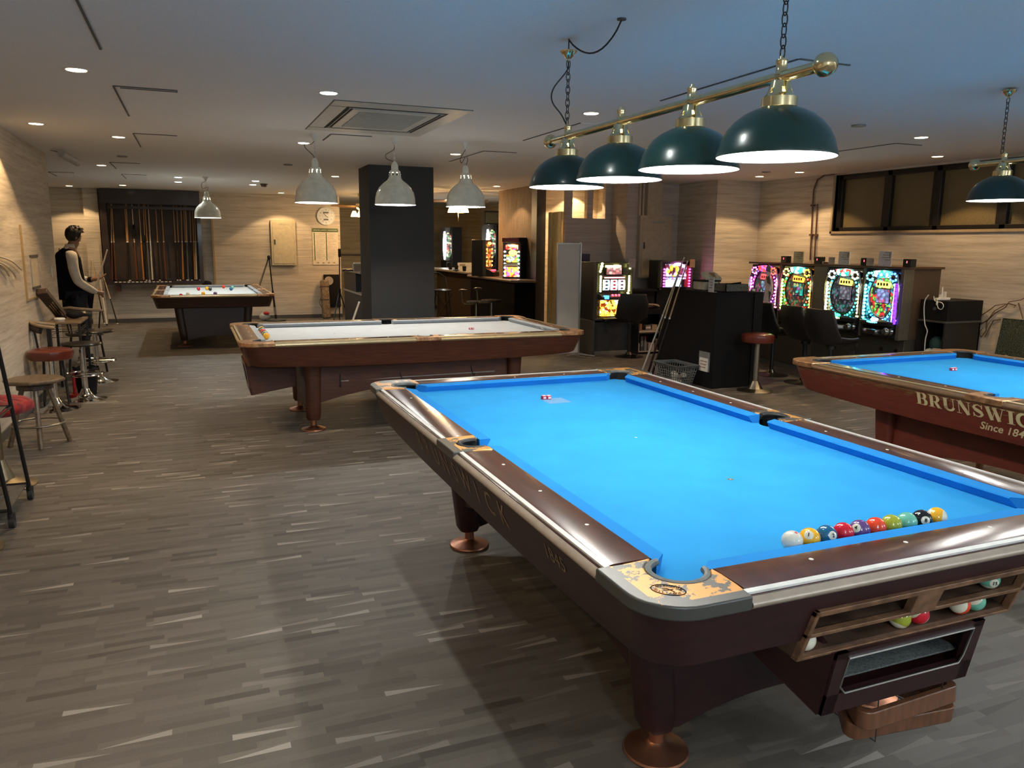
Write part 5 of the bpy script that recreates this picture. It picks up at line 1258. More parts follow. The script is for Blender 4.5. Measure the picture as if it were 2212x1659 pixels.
for cx in (a.x+.07, a.x+W_*.52+.04):
    for r in range(17):
        wv = .10+.09*random.random(); z_ = a.z-.115-r*.031; m.box(cx, cx+wv, 13.983, 13.986, z_, z_+.005)
for k in range(4): m.box(a.x+.08+k*.11, a.x+.12+k*.11, 13.983, 13.986, b.z+.03, b.z+.055)
obj('print_lines', m, mat('grey_brown_print', (.34, .29, .22), .7), t, world_=True)

# round-base stand with a folded cue holder
s0 = U(596, 688, z=0); s0.y = 13.55; s0 = Vector((U(596, 686, y=13.55).x, 13.55, 0)); s1 = U(581, 556, y=13.4)
t = thing('cue_stand', 'black floor stand with weighted round base by the cream panel', 'stand', s0)
obj('base', MB().lathe([(.0001, 0), (.20, 0), (.205, .02), (.19, .035), (.05, .045), (.0001, .045)], n=32), M_DKGREY, t)
obj('pole', MB().tube([s0+Vector((0, 0, .04)), s0.lerp(s1, .48)], .020, 10).tube([s0.lerp(s1, .48), s1], .013, 10), M_BLKPL, t, world_=True)
obj('grip', MB().tube([s0.lerp(s1, .10), s0.lerp(s1, .22)], .024, 10), M_ALU, t, world_=True)
obj('clamp', MB().ball(s1, .035, 12, 8, (1, 1, 1.3)), M_BLKPL, t, world_=True)
e = U(561, 618, y=13.5); obj('folded_arm', MB().tube([s1, e], .008, 8).tube([s1+Vector((-.02, 0, -.02)), e+Vector((-.02, 0, .01))], .005, 6).tube([e, e+Vector((0, 0, -.03))], .014, 8), M_DKGREY, t, world_=True)
# camera tripod
q = Vector((U(735, 690, y=13.0).x, 13.0, 0)); top = U(733, 555, y=13.0)
t = thing('camera_tripod', 'black tripod with a phone clamp left of the column', 'tripod', q)
for dx, dy in ((-.16, -.12), (.17, -.08), (.02, .20)): obj('leg', MB().tube([(q.x, q.y, .62), (q.x+dx, q.y+dy, 0)], [.014, .010], 8), M_BLKPL, t, world_=True)
obj('centre_column', MB().tube([(q.x, q.y, .35), (top.x, top.y, top.z)], .012, 10).cyl((q.x, q.y, 0), .03, .58, .66, 14), M_BLKPL, t, world_=True)
obj('clamp', MB().box(top.x-.02, top.x+.03, top.y-.03, top.y+.03, top.z, top.z+.16), M_BLACK, t, world_=True, bevel=.006)
obj('spreader', MB().tube([(q.x-.09, q.y-.07, .28), (q.x, q.y, .36), (q.x+.10, q.y-.045, .28)], .006, 6), M_BLKPL, t, world_=True)
# cue bag leaning
q = Vector((U(706, 690, y=13.75).x, 13.75, 0)); q1_ = U(711, 606, y=13.9)
t = thing('cue_bag', 'tall patterned brown cue bag leaning on the back wall', 'bag', q)
MX = frame(q, (1, .05, 0), q1_-q); Hh = (q1_-q).length
obj('bag_body', MB().box(-.085, .085, 0, Hh, -.055, .055, MX), mat('woven_brown_pattern', (.30, .21, .12), .6, col2=(.07, .045, .03), nscale=42), t, world_=True, bevel=.03, seg=3)
m = MB(); 
for k in range(9): z_ = .05+k*Hh/9.5; m.tube([MX @ Vector((-.08, z_, -.056)), MX @ Vector((.08, z_+.06, -.056))], .004, 5).tube([MX @ Vector((.08, z_, -.056)), MX @ Vector((-.08, z_+.06, -.056))], .004, 5)
obj('lattice_print', m, M_DWOOD, t, world_=True); obj('pocket_lid', MB().box(-.09, .09, Hh*.48, Hh*.50, -.062, .06, MX).box(-.09, .09, Hh*.82, Hh*.84, -.062, .06, MX), M_DWOOD, t, world_=True)
obj('handle', MB().tube([MX @ Vector((-.085, Hh*.3, 0)), MX @ Vector((-.125, Hh*.38, 0)), MX @ Vector((-.12, Hh*.48, 0)), MX @ Vector((-.085, Hh*.55, 0))], .007, 6), M_DWOOD, t, world_=True)
a, b = U(699, 593, y=13.97), U(736, 663, y=13.97)
t = thing('notice_board', 'square black board on the back wall behind the cue bag', 'board', ((a.x+b.x)/2, 14, b.z)); obj('board', MB().box(a.x, b.x, 13.95, 14.0, b.z, a.z), M_BLACK, t, world_=True, bevel=.004)
obj('white_disc', MB().lathe([(.0001, 0), (.09, 0), (.09, .02), (.0001, .022)], n=24, M=frame((a.x+.10, 13.945, a.z-.13), (1, 0, 0), (0, 0, 1))), mat('worn_white', (.42, .36, .30), .6), t, world_=True)
# plastic bag of things by the stand
q = U(572, 684, y=13.6); t = thing('plastic_bag', 'clear plastic bag with something red beside the round-base stand', 'bag', (q.x, 13.6, 0))
obj('bag_film', MB().ball((0, 0, .085), .085, 14, 10, (1.3, .8, 1)), mat('clear_film', (.50, .46, .40), .25, noise=.08, nscale=12), t); obj('red_packet', MB().ball((.03, -.05, .16), .05, 10, 8, (1.2, .8, .7)), M_REDP, t)

# left counter of the bar, beside the column
t = thing('service_counter', 'dark counter with two shelves just left of the column', 'counter', (1.0, 11.2, 0))
cx0, cx1 = U(748, 640, y=12.3).x, 1.9
obj('worktop', MB().box(cx0-.03, cx1, 10.75, 12.6, 1.035, 1.075), mat('grey_worktop', (.26, .23, .19), .4, noise=.1), t, world_=True, bevel=.004)
obj('lower_shelf', MB().box(cx0, cx1, 10.77, 12.6, .66, .69), MATS['grey_worktop'], t, world_=True)
obj('front_panel', MB().box(cx0+.02, cx1, 10.80, 12.6, 0, .66).box(cx0+.02, cx1, 11.4, 12.6, .69, 1.035), mat('navy_black_panel', (.008, .011, .018), .5), t, world_=True)
q = U(769, 578, y=11.0); t = thing('napkin_box', 'small grey box with papers on the counter left of the column', 'box', (q.x, 11.0, 1.075)); obj('box_body', MB().box(-.05, .10, -.05, .10, 0, .13), mat('taupe_card', (.30, .26, .22), .6), t, bevel=.004); obj('paper_stack', MB().box(-.03, .09, -.03, .08, .13, .15), M_PAPER, t)
q = U(751, 581, y=11.0); t = thing('adhesive_tape', 'black cable lying at the front end of the left counter', 'cable', (q.x, 11.0, 1.075)); obj('coil', MB().tube([(-.09, 0, .012), (-.04, .02, .022), (0, -.02, .012), (.06, .02, .02), (.10, .01, .012)], .012, 6), M_BLACK, t)
A_ = U(762, 693, y=6.98); B_ = U(776, 652, y=7.07); A_ = A_+(B_-A_)*(-(A_.z-.002)/(B_.z-A_.z)); t = pool_cue('white cue leaning on the column at its lower left', A_, B_, 2, 2, None, .015, .012, .5)
# rail beyond on the far wall
q0, q1 = U(737, 550, y=16.5), U(773, 550, y=16.5)
t = thing('wall_rail', 'thin dark rail on the ochre far wall left of the column', 'rail', (q0.x, 16.55, q0.z)); obj('bar', MB().box(q0.x-.1, q1.x+.6, 16.52, 16.58, q0.z-.015, q0.z+.015), M_DWOOD, t, world_=True)
# ================================================================ BAR AREA
M_CTOP = mat('brown_grey_countertop', (.22, .17, .12), .4, noise=.1); M_CFRONT = mat('black_counter_front', (.004, .004, .005), .7, spec=.08)
t = thing('bar_counter', 'black fronted counter with rounded top carrying two small slot machines', 'counter', (3.27, 10.0, 0))
obj('worktop', MB().prism([(3.03, 8.98), (3.12, 8.90), (3.45, 8.90), (3.45, 9.17), (3.49, 9.17), (3.49, 11.20), (3.03, 11.20)], 'z', .955, 1.0), M_CTOP, t, world_=True, bevel=.018, seg=4)
obj('front', MB().box(3.09, 3.45, 8.97, 11.15, 0, .955), M_CFRONT, t, world_=True)
t = thing('bar_counter', 'long bar counter with brown side and cups on top, right of the column', 'counter', (3.5, 13.1, 0))
obj('worktop', MB().box(3.08, 3.95, 11.42, 14.1, 1.0, 1.045), mat('worn_grey_top', (.34, .29, .22), .35, noise=.12), t, world_=True, bevel=.012, seg=3)
obj('side', MB().box(3.28, 3.9, 11.6, 14.0, 0, 1.0), mat('dark_brown_side', (.045, .032, .022), .6, spec=.1), t, world_=True)

def glowbox(mb, *a): return mb
RED = (1, .05, .03); YEL = (1, .72, .08); GRN = (.05, 1, .25); BLU = (.05, .25, 1); CYN = (.08, .75, 1); PNK = (1, .10, .65); WHT = (1, 1, .95); PUR = (.45, .08, 1); ORG = (1, .35, .03); DRK = (.02, .02, .03); TEA = (.02, .55, .42)

def slot_machine(label, loc, rz, w_, h, d, pal, side, screen_cols, lower_cols, full=True, group=None):
    """front faces local -y, origin at the middle of the lower front edge"""
    t = thing('slot_machine', label, 'slot machine', loc, rz, group)
    obj('cabinet', MB().box(-w_/2, w_/2, .03, d, 0, h), M_BLKPL, t, bevel=.008)
    fr = MB(); fr.box(-w_/2, -w_/2+.03, -.02, .05, 0, h).box(w_/2-.03, w_/2, -.02, .05, 0, h).box(-w_/2, w_/2, -.02, .05, h-.025, h).box(-w_/2, w_/2, -.03, .05, 0, .035)
    obj('front_frame', fr, M_DKGREY, t, bevel=.006)
    z1 = h-.03
    if full:
        zs = (.035, .30, .42, .60, .80)
        obj('lower_panel', MB().add([(-w_*.33, -.045, .06), (w_*.33, -.045, .06), (w_*.33, -.02, .285), (-w_*.33, -.02, .285), (-w_*.33, .03, .06), (w_*.33, .03, .06), (w_*.33, .03, .285), (-w_*.33, .03, .285)], [(0,1,2,3), (4,7,6,5), (0,4,5,1), (3,2,6,7), (0,3,7,4), (1,5,6,2)]), glow('lower_art_'+side, lower_cols, 2.6, 26), t)
        obj('coin_tray', MB().box(-w_*.30, w_*.30, -.10, .02, -.03, .03), M_BLKPL, t, bevel=.015)
        obj('button_deck', MB().prism([(-.10, .30), (-.10, .335), (-.02, .375), (.03, .375), (.03, .30)], 'x', -w_*.40, w_*.40), M_DKGREY, t, bevel=.004)
        for k in range(3): obj('stop_button', MB().cyl((0, 0, 0), .017, -.006, .010, 16, frame((-.055+.055*k, -.0625, .359), (1, 0, 0), (0, .9, .45))), lamp_mat('red_button', (1, .06, .10), 3), t)
        obj('bet_light', MB().box(-w_*.34, -w_*.22, -.105, -.06, .31, .36), lamp_mat('blue_button', BLU, 2.5), t, bevel=.004); obj('bet_light', MB().box(w_*.22, w_*.36, -.105, -.06, .31, .35), lamp_mat('green_button', GRN, 2.0), t, bevel=.004)
        obj('window_frame', MB().box(-w_*.30, w_*.30, -.012, .03, .41, .60), M_BLACK, t, bevel=.004)
        for k in range(3):
            x = -.125*w_/.6*1.0+k*.125*w_/.6-.01
            rl = MB(); 
            rl.prism([(-.012-.020*math.cos(a), .505+.075*math.sin(a)) for a in [math.radians(v) for v in range(-90, 91, 15)]], 'x', x-.052*w_/.6, x+.052*w_/.6)
            R = obj('reel', rl, mat('lit_reel', (.80, .80, .82), .4, emit=(.85, .88, 1), es=.9), t)
            sy = MB()
            for q, zz in enumerate((.455, .505, .555)): sy.ball((x, -.033+.004*abs(q-1), zz), .019, 10, 6, (1.3, .25, .7))
            obj('reel_symbol', sy, lamp_mat('symbol_%d' % k, [(.05, .10, .14), (.5, .03, .03), (.15, .06, .10)][k], .4), R)
        lt = MB()
        for k in range(9): lt.box(-w_*.27+k*w_*.062, -w_*.27+k*w_*.062+w_*.045, -.022, -.01, .60, .618)
        obj('lamp_row', lt, lamp_mat('red_white_row', (1, .35, .30), 3), t)
        obj('screen', MB().box(-w_*.22, w_*.18, -.02, .03, .655, .79), glow('screen_art_'+side, screen_cols, .9, 22), t); obj('screen_bezel', MB().box(-w_*.235, w_*.195, -.012, .03, .64, .805), M_BLACK, t)
        sp = MB(); sp.lathe([(.0001, 0), (.045, -.004), (.055, -.015), (.0001, -.016)], n=20, M=frame((w_*.30, -.005, .70), (1, 0, 0), (0, 0, -1))); obj('speaker', sp, M_DKGREY, t)
    for s in (-1, 1):
        LED = MB()
        for k in range(9 if full else 7):
            zz = (.42+k*.026) if full else .05+k*(h-.14)/7; LED.ball((s*w_*.385, -.028, zz), .015, 8, 6, (1.2, .8, .9))
        obj('side_lamps', LED, lamp_mat('side_led_'+side, pal[0], 5), t)
    tp = MB(); tp.ball((.02, -.02, z1-.03), .06, 14, 8, (1.35, .4, .42)); obj('top_lamp', tp, lamp_mat('top_led_'+side, pal[1], 5), t)
    if full:
        wv = MB()
        for k in range(4): wv.ball((-w_*.40+.010*k, -.025, .70+.035*k), .020, 8, 6, (1.0+.35*(k == 2), .6, 1.0))
        for k in range(4): wv.box(-w_*.26+k*.028, -w_*.26+.016+k*.028, -.03, -.01, z1-.045, z1-.015)
        for k in range(3): wv.ball((w_*.40, -.025, .74+.03*k), .014, 8, 6)
        wv.tube([(w_*.33, -.05, .40), (w_*.40, -.06, .32), (w_*.44, -.07, .29)], .016, 8)
        obj('corner_lamps', wv, MATS['side_led_'+side], t)
    return t
q = U(1327, 690, y=7.12)
s1 = slot_machine('slot machine with yellow lights and three reels, facing the black chair', (3.885, 7.12, .50), .05, .62, .83, .42, [(1, .95, .25), (1, .85, .15)], 'yellow', [(.75, .25, .22), (.9, .55, .5), (.6, .2, .25)], [ORG, YEL, (1, .5, .1), (.15, .02, .0), WHT, YEL])
t = thing('machine_stand', 'dark grey cabinet stand under the slot machine with yellow lights', 'stand', (3.885, 7.3, 0)); obj('stand_body', MB().box(3.57, 4.19, 7.14, 7.54, .05, .468).box(3.545, 3.575, 7.08, 7.54, 0, .498), mat('stand_dark', (.050, .048, .045), .5), t, world_=True, bevel=.005); obj('kick_strip', MB().box(3.60, 4.18, 7.12, 7.5, .0, .05), M_ALU, t, world_=True)
obj('outlet', MB().box(3.80, 3.88, 7.13, 7.142, .30, .38), M_DKGREY, t, world_=True)
t = thing('price_card', 'small pink white card on the upper right corner of the yellow-lit slot machine', 'card', (4.14, 7.06, 1.33)); obj('card', MB().box(-.055, .055, 0, .004, -.08, .045), mat('pinkish_card', (.50, .40, .36), .6), t); obj('card_print', MB().box(-.04, .03, -.002, 0, .01, .016).box(-.04, .035, -.002, 0, -.02, -.014).box(-.04, .02, -.002, 0, -.045, -.040), MATS['grey_brown_print'], t)
s2 = slot_machine('slot machine with pink lights behind the black counter', (4.985, 7.20, .915), 0, .58, .44, .30, [(1, .06, .45), (1, .25, .85)], 'pink', [PUR, WHT, PNK, DRK], [BLU, RED], full=False)
obj('screen', MB().box(-.17, .17, -.018, .03, .20, .38), glow('pink_screen', [(.16, .02, .05), (.75, .45, 1), (.12, .01, .03), (.9, .8, 1), (.2, .03, .08), (1, .75, .05)], 1.5, 20), s2)
for k in range(3): obj('reel', MB().box(-.16+k*.085, -.085+k*.085, -.02, .03, .04, .15), mat('lit_reel_blue', (.6, .7, .9), .4, emit=(.35, .55, 1), es=1.6), s2)
obj('lamp_row', MB().box(-.16, .16, -.022, .03, .160, .185), glow('blue_row', [BLU, WHT, PUR], 3, 60), s2)
obj('side_panel', MB().box(.175, .22, -.018, .03, .04, .36), mat('dark_red_panel', (.12, .01, .015), .4, emit=(.5, .02, .04), es=.25), s2)
t = thing('machine_stand', 'black stand under the slot machine with pink lights', 'stand', (4.98, 7.4, 0)); obj('stand_body', MB().box(4.69, 5.28, 7.24, 7.55, 0, .913), M_BLACK, t, world_=True)
t = thing('price_card', 'small orange card at the right top of the pink-lit slot machine', 'card', (5.24, 7.15, 1.31)); obj('card', MB().box(-.05, .04, 0, .004, -.06, .06), mat('orange_card', (.45, .25, .15), .6), t); obj('card_print', MB().box(-.035, .02, -.002, 0, .01, .018).box(-.035, .02, -.002, 0, -.02, -.012), MATS['grey_brown_print'], t)
# bar machines
a = U(1040, 595, y=10.5)
s3 = slot_machine('small machine with a black side panel on the bar counter, left one', (3.17, 10.42, 1.001), math.radians(46), .30, .64, .26, [(1, .30, .06), (1, .2, .05)], 'amber', [RED], [RED], full=False)
obj('art_strip', MB().box(-.12, .12, -.022, .03, .16, .56), glow('amber_art', [(1, .18, .03), DRK, (.5, .06, .02), (.02, .01, .01), ORG], 1.5, 24), s3); obj('button_deck', MB().prism([(-.16, .0), (-.16, .07), (-.02, .14), (.0, .14), (.0, 0)], 'x', -.14, .14), M_BLKPL, s3, bevel=.004); obj('button', MB().box(-.05, .09, -.115, -.075, .10, .118), lamp_mat('red_button', (1, .06, .10), 3), s3)
s4 = slot_machine('small slot machine with flame artwork on the bar counter, right one', (3.20, 9.36, 1.001), math.radians(-28), .30, .60, .24, [(1, .95, .8), (1, .4, .1)], 'flame', [YEL, WHT, RED], [YEL, RED], full=False)
obj('flame_panel', MB().box(-.12, .12, -.028, .03, .02, .19), glow('flame_art', [YEL, ORG, PNK, RED, YEL], 3.2, 24), s4)
obj('reel_display', MB().box(-.09, .11, -.026, .03, .27, .40), glow('reel_art', [WHT, GRN, (.7, .7, .75), YEL, RED], 1.6, 26), s4); obj('crown_lamp', MB().ball((.02, -.03, .43), .055, 12, 8, (1.3, .5, .8)), lamp_mat('yellow_lamp', YEL, 3.5), s4)
obj('top_sign', MB().box(-.10, .10, -.025, .03, .48, .56), glow('sign_art', [(1, .25, .1), WHT, PUR, RED], 2.6, 26), s4); obj('button_row', MB().box(-.13, .11, -.06, .03, .21, .25), M_CHROME, s4, bevel=.006)
t = thing('red_sign_board', 'small red board on top of the flame machine', 'sign', (3.22, 9.42, 1.62)); obj('board', MB().box(-.16, .12, -.01, .01, -.018, .05, Matrix.Rotation(-.4, 4, 'Z')), mat('dark_red_sign', (.28, .02, .02), .4), t)
t = thing('black_speaker', 'black box cabinet behind the flame machine', 'box', (3.38, 9.62, 1.0)); obj('box_body', MB().box(-.06, .11, -.22, .22, 0, .68), M_BLACK, t, bevel=.005)
t = thing('tray', 'flat dark tray under the flame machine', 'tray', (3.14, 9.22, 1.0)); 
obj('tray_plate', MB().cyl((0, 0, 0), .10, 0.0, .006, 24), mat('lilac_tray', (.30, .26, .30), .2), t)
# cups and cards on the long bar
for px_, py_, nm in ((960, 580, 'black cup at the left end on the long bar'), (973, 581, 'black cup second from the left on the long bar'), (998, 587, 'black cup nearest the white card on the long bar')):
    y_ = {960: 12.6, 973: 12.2, 998: 11.7}[px_]; q = U(px_, py_, y=y_); t = thing('cup', nm, 'cup', (max(q.x, 3.15), y_, 1.045), 0, 'black cups on the long bar'); obj('cup_body', MB().lathe([(.0001, 0), (.032, 0), (.040, .095), (.036, .095), (.030, .008), (.0001, .008)], n=20), M_BLACK, t)
q = U(1003, 585, y=12.3); t = thing('menu_card', 'white standing menu card on the long bar', 'card', (q.x, 12.3, 1.045)); obj('card', MB().box(-.14, .16, 0, .008, 0, .15), M_PAPER, t); obj('print_block', MB().box(-.10, .02, -.003, 0, .08, .12), MATS['grey_brown_print'], t)
q = U(985, 585, y=12.0); t = thing('small_plate', 'low dark dish between the cups on the long bar', 'dish', (q.x, 12.0, 1.045)); obj('dish', MB().lathe([(.0001, .004), (.05, 0), (.075, .015), (.07, .018), (.0001, .010)], n=24), M_DKGREY, t)
# stools at the bar
def arm_stool(label, px_, py_, y_, rz):
    q = U(px_, py_, y=y_); zs = q.z
    t = thing('arm_stool', label, 'stool', (q.x, y_, 0), rz, 'padded arm stools at the black counter')
    obj('seat', MB().lathe([(.0001, -.04), (.15, -.04), (.175, -.02), (.165, 0), (.0001, .005)], (0, 0, zs), 28), M_SEATB, t)
    obj('pole', MB().cyl((0, 0, 0), .022, .02, zs-.04, 14).cyl((0, 0, 0), .03, .02, zs*.5, 14), M_STEEL, t); obj('base', MB().lathe([(.0001, 0), (.19, 0), (.19, .01), (.05, .03), (.0001, .04)], n=28), M_STEEL, t)
    obj('arm_bar', MB().tube([(-.05, 0, zs-.05), (-.20, 0, zs-.05), (-.235, 0, zs-.02), (-.245, 0, zs+.16)], .011, 8), M_STEEL, t)
    obj('arm_pad', MB().ball((-.23, 0, zs+.18), .05, 12, 8, (1.5, .8, .42)), M_SEATB, t)
arm_stool('arm stool left of the two before the black bar counter', 1029, 650, 9.75, -.25)
arm_stool('arm stool right of the two before the black bar counter', 1062, 647, 9.35, -.25)
t = thing('bentwood_stool', 'dark stool with crossed legs seen just right of the column', 'stool', (2.62, 11.4, 0))
q = U(955, 625, y=11.4); zs = q.z; cx = q.x; t.location = (cx, 11.4, 0); t.matrix_basis = Matrix.Translation((cx, 11.4, 0))
obj('seat', MB().lathe([(.0001, -.03), (.17, -.03), (.18, -.01), (.16, 0), (.0001, .004)], (0, 0, zs), 28), M_SEATB, t)
for k in range(4):
    a = math.radians(45+90*k); obj('leg', MB().tube([(.13*math.cos(a), .13*math.sin(a), zs-.03), (.22*math.cos(a), .22*math.sin(a), 0)], .012, 8), M_BLKPL, t)
obj('cross_brace', MB().tube([(-.18, -.16, .12), (.15, -.13, zs-.08)], .010, 6).tube([(.18, -.16, .12), (-.15, -.13, zs-.08)], .010, 6).ring((0, 0, .2), .19, .009, 28, 6), M_BLKPL, t)
obj('backrest', MB().tube([(-.15, .08, zs), (-.17, .12, zs+.22), (-.12, .17, zs+.30), (.0, .2, zs+.30), (.12, .17, zs+.22), (.14, .12, zs)], .013, 8), M_BLKPL, t)
# dart machines
def dart_machine(label, x0, x1, y_, h, glow_only=False):
    t = thing('dart_machine', label, 'dart machine', ((x0+x1)/2, y_, 0)); w_ = x1-x0
    obj('cabinet', MB().box(x0+w_*.45, x1, y_, y_+.5, 0, h), M_BLACK, t, world_=True, bevel=.01)
    obj('front_hood', MB().box(x0+.06, x0+w_*.45, y_+.08, y_+.5, h-.75, h), M_DKGREY, t, world_=True, bevel=.01)
    obj('lower_front', MB().box(x0+w_*.2, x0+w_*.45, y_+.05, y_+.5, 0, h-.75), M_BLACK, t, world_=True)
    m = MB().tube([(x0+.03, y_+.03, h-.10-.62*k/10) if True else 0 for k in range(11)], [.016+.022*math.sin(PI*k/10) for k in range(11)], 10); obj('side_light', m, lamp_mat('dart_white_light', (.95, 1, 1), 9), t, world_=True)
    MX = frame((x0+w_*.30, y_+.07, h-.40), (1, -.15, 0), (0, 0, 1))
    obj('dart_board', MB().lathe([(.0001, .02), (.30*w_/.42*.42, .02), (.31*w_/.42*.42, 0), (.0001, 0)], n=30, M=MX @ Matrix.Diagonal((.7, 2.1, 1, 1))), glow('dart_art', [(.9, .75, .4), DRK, (.8, .1, .05), (.85, .8, .6), (.05, .3, .1)], 1.0, 30), t, world_=True)
    obj('red_button', MB().box(x0+w_*.22, x0+w_*.40, y_+.03, y_+.07, h-1.0, h-.96), lamp_mat('red_button', (1, .06, .10), 3), t, world_=True)
    obj('speaker_ring', MB().ring((0, 0, 0), .06, .008, 24, 6, frame((x0+w_*.32, y_+.05, h-.84), (1, 0, 0), (0, 0, 1))), M_DKGREY, t, world_=True)
a, b = U(964, 490, y=14.0), U(1004, 490, y=14.0); dart_machine('black dart machine with a glowing white side light behind the long bar', a.x, b.x, 14.2, a.z)
a, b = U(1052, 485, y=13.0), U(1096, 485, y=13.0); dart_machine('dart machine half hidden behind the brown wall, glowing white', a.x, b.x, 13.0, a.z)
a, b = U(1046, 455, y=12.6), U(1066, 480, y=12.6)
t = thing('wall_television', 'small tilted screen in a black frame high above the second dart machine', 'television', ((a.x+b.x)/2, 12.6, a.z)); obj('screen_case', MB().box(a.x, b.x+.2, 12.58, 12.64, b.z-.05, a.z), M_BLKPL, t, world_=True, bevel=.006); obj('screen', MB().box(a.x+.025, b.x+.17, 12.57, 12.582, b.z-.02, a.z-.03), mat('off_screen', (.10, .11, .09), .2), t, world_=True)
# ceiling fans with glass lamps
def ceiling_fan(label, x, y, zh, r, rot):
    t = thing('ceiling_fan', label, 'ceiling fan', (x, y, Z))
    obj('rod', MB().cyl((0, 0, 0), .015, zh-Z, 0, 10).cyl((0, 0, 0), .06, -.04, 0, 16), M_BRASS, t); obj('motor', MB().lathe([(.0001, .06), (.09, .05), (.12, 0), (.09, -.05), (.03, -.09), (.0001, -.09)], (0, 0, zh-Z), 24), M_BRASS, t)
    for k in range(5):
        a = rot+2*PI*k/5; M = Matrix.Translation((0, 0, zh-Z)) @ Matrix.Rotation(a, 4, 'Z') @ Matrix.Rotation(.2, 4, 'X')
        obj('blade', MB().prism([(.11, -.04), (.2, -.06), (r, -.075), (r+.02, 0), (r, .075), (.2, .06), (.11, .04)], 'z', -.004, .004, M), mat('fan_blade_brown', (.22, .13, .06), .35), t)
    for k in range(4):
        a = rot+.6+2*PI*k/4; c = (.13*math.cos(a), .13*math.sin(a), zh-Z-.15)
        obj('glass_lamp', MB().lathe([(.0001, .06), (.03, .055), (.055, 0), (.07, -.05), (.066, -.05), (.05, 0), (.0001, .045)], c, 18), lamp_mat('warm_fan_lamp', (1, .62, .25), 9), t); light('POINT', 'lamp_light', (c[0], c[1], c[2]-.08), 5.5, C_WARM, t, .04)
    obj('pull_chain', MB().tube([(0, 0, zh-Z-.09), (0, 0, zh-Z-.36)], .004, 6), M_BRASS, t)
ceiling_fan('ceiling fan with warm glass lamps seen right of the column', 2.80, 11.0, 2.33, .62, .3)
ceiling_fan('ceiling fan with a warm glass lamp seen left of the column', 1.42, 13.0, 2.28, .60, .9)

# ================================================================ WHITEBOARD AND BACK RIGHT CORNER
wa, wb_ = U(1203, 525, y=7.06), U(1259, 525, y=6.98)
t = thing('whiteboard', 'tall narrow grey whiteboard on a stand with one pole', 'whiteboard', (3.13, 7.03, 0))
obj('board', MB().box(wa.x, wb_.x-.012, 7.03, 7.045, .06, 1.575), mat('board_grey', (.62, .60, .55), .3, noise=.04, nscale=4), t, world_=True)
m = MB(); m.box(wa.x, wb_.x, 7.022, 7.05, 1.575, 1.592).box(wa.x, wb_.x, 7.022, 7.05, .045, .06).box(wa.x-.006, wa.x+.004, 7.022, 7.05, .045, 1.592); obj('board_frame', m, M_ALU, t, world_=True)
obj('pole', MB().box(wb_.x-.014, wb_.x+.006, 7.015, 7.045, .02, 1.60), M_ALU, t, world_=True)
e0, e1 = U(1223, 770, z=0), U(1281, 770, z=0); obj('foot_bar', MB().tube([(e0.x, e0.y, .012), (wb_.x, 7.03, .04), (e1.x, e1.y-.05, .012)], .010, 8).box(wb_.x-.02, wb_.x+.01, 6.8, 7.25, .0, .02), M_ALU, t, world_=True)
t = thing('purple_cabinet', 'narrow dark purple cabinet edge behind the whiteboard, with a red poster', 'cabinet', (3.60, 7.75, 0)); a, b = U(1250, 548, y=7.6), U(1275, 548, y=7.6)
obj('cabinet_body', MB().box(a.x, b.x, 7.6, 8.2, 0, a.z), mat('dark_purple_panel', (.035, .018, .05), .4), t, world_=True, bevel=.004); obj('red_poster', MB().box(a.x+.02, b.x-.02, 7.594, 7.6, a.z-.36, a.z-.12), mat('red_poster_print', (.38, .05, .06), .5), t, world_=True)
m = MB()
for k in range(4): m.box(a.x+.05, b.x-.03, 7.590, 7.595, a.z-.18-.045*k, a.z-.165-.045*k)
obj('poster_lines', m, mat('yellow_print', (.6, .42, .08), .5), t, world_=True)
a, b = U(1382, 465, y=7.82), U(1445, 600, y=7.82)
t = thing('breaker_box', 'cream steel breaker box on the grey brown wall above the pink-lit machine', 'electrical panel', ((a.x+b.x)/2, 7.85, b.z))
obj('housing', MB().box(a.x, b.x, 7.79, 7.875, b.z, a.z), mat('dull_cream_steel', (.56, .47, .33), .35), t, world_=True, bevel=.004); obj('door', MB().box(a.x+.04, b.x-.03, 7.782, 7.79, b.z+.04, a.z-.04), MATS['dull_cream_steel'], t, world_=True, bevel=.003)
obj('door_handle', MB().box(a.x+.06, a.x+.085, 7.774, 7.783, b.z+.45, b.z+.55), M_DKGREY, t, world_=True); obj('label_plate', MB().box(a.x+.19, b.x-.14, 7.779, 7.783, a.z-.12, a.z-.085), MATS['grey_print'], t, world_=True)
t = thing('cable_duct', 'wide cream cable duct running from the breaker box to the ceiling', 'cable duct', ((a.x+b.x)/2, 7.88, a.z)); a2, b2 = U(1397, 420, y=7.84), U(1427, 420, y=7.84)
obj('duct', MB().box(a2.x, b2.x, 7.80, 7.88, a.z, Z), MATS['dull_cream_steel'], t, world_=True)
for px_ in (1384, 1391, 1431): q = U(px_, 420, y=7.84); obj('side_conduit', MB().box(q.x-.016, q.x+.012, 7.84, 7.88, a.z, Z), MATS['dull_cream_steel'], t, world_=True)
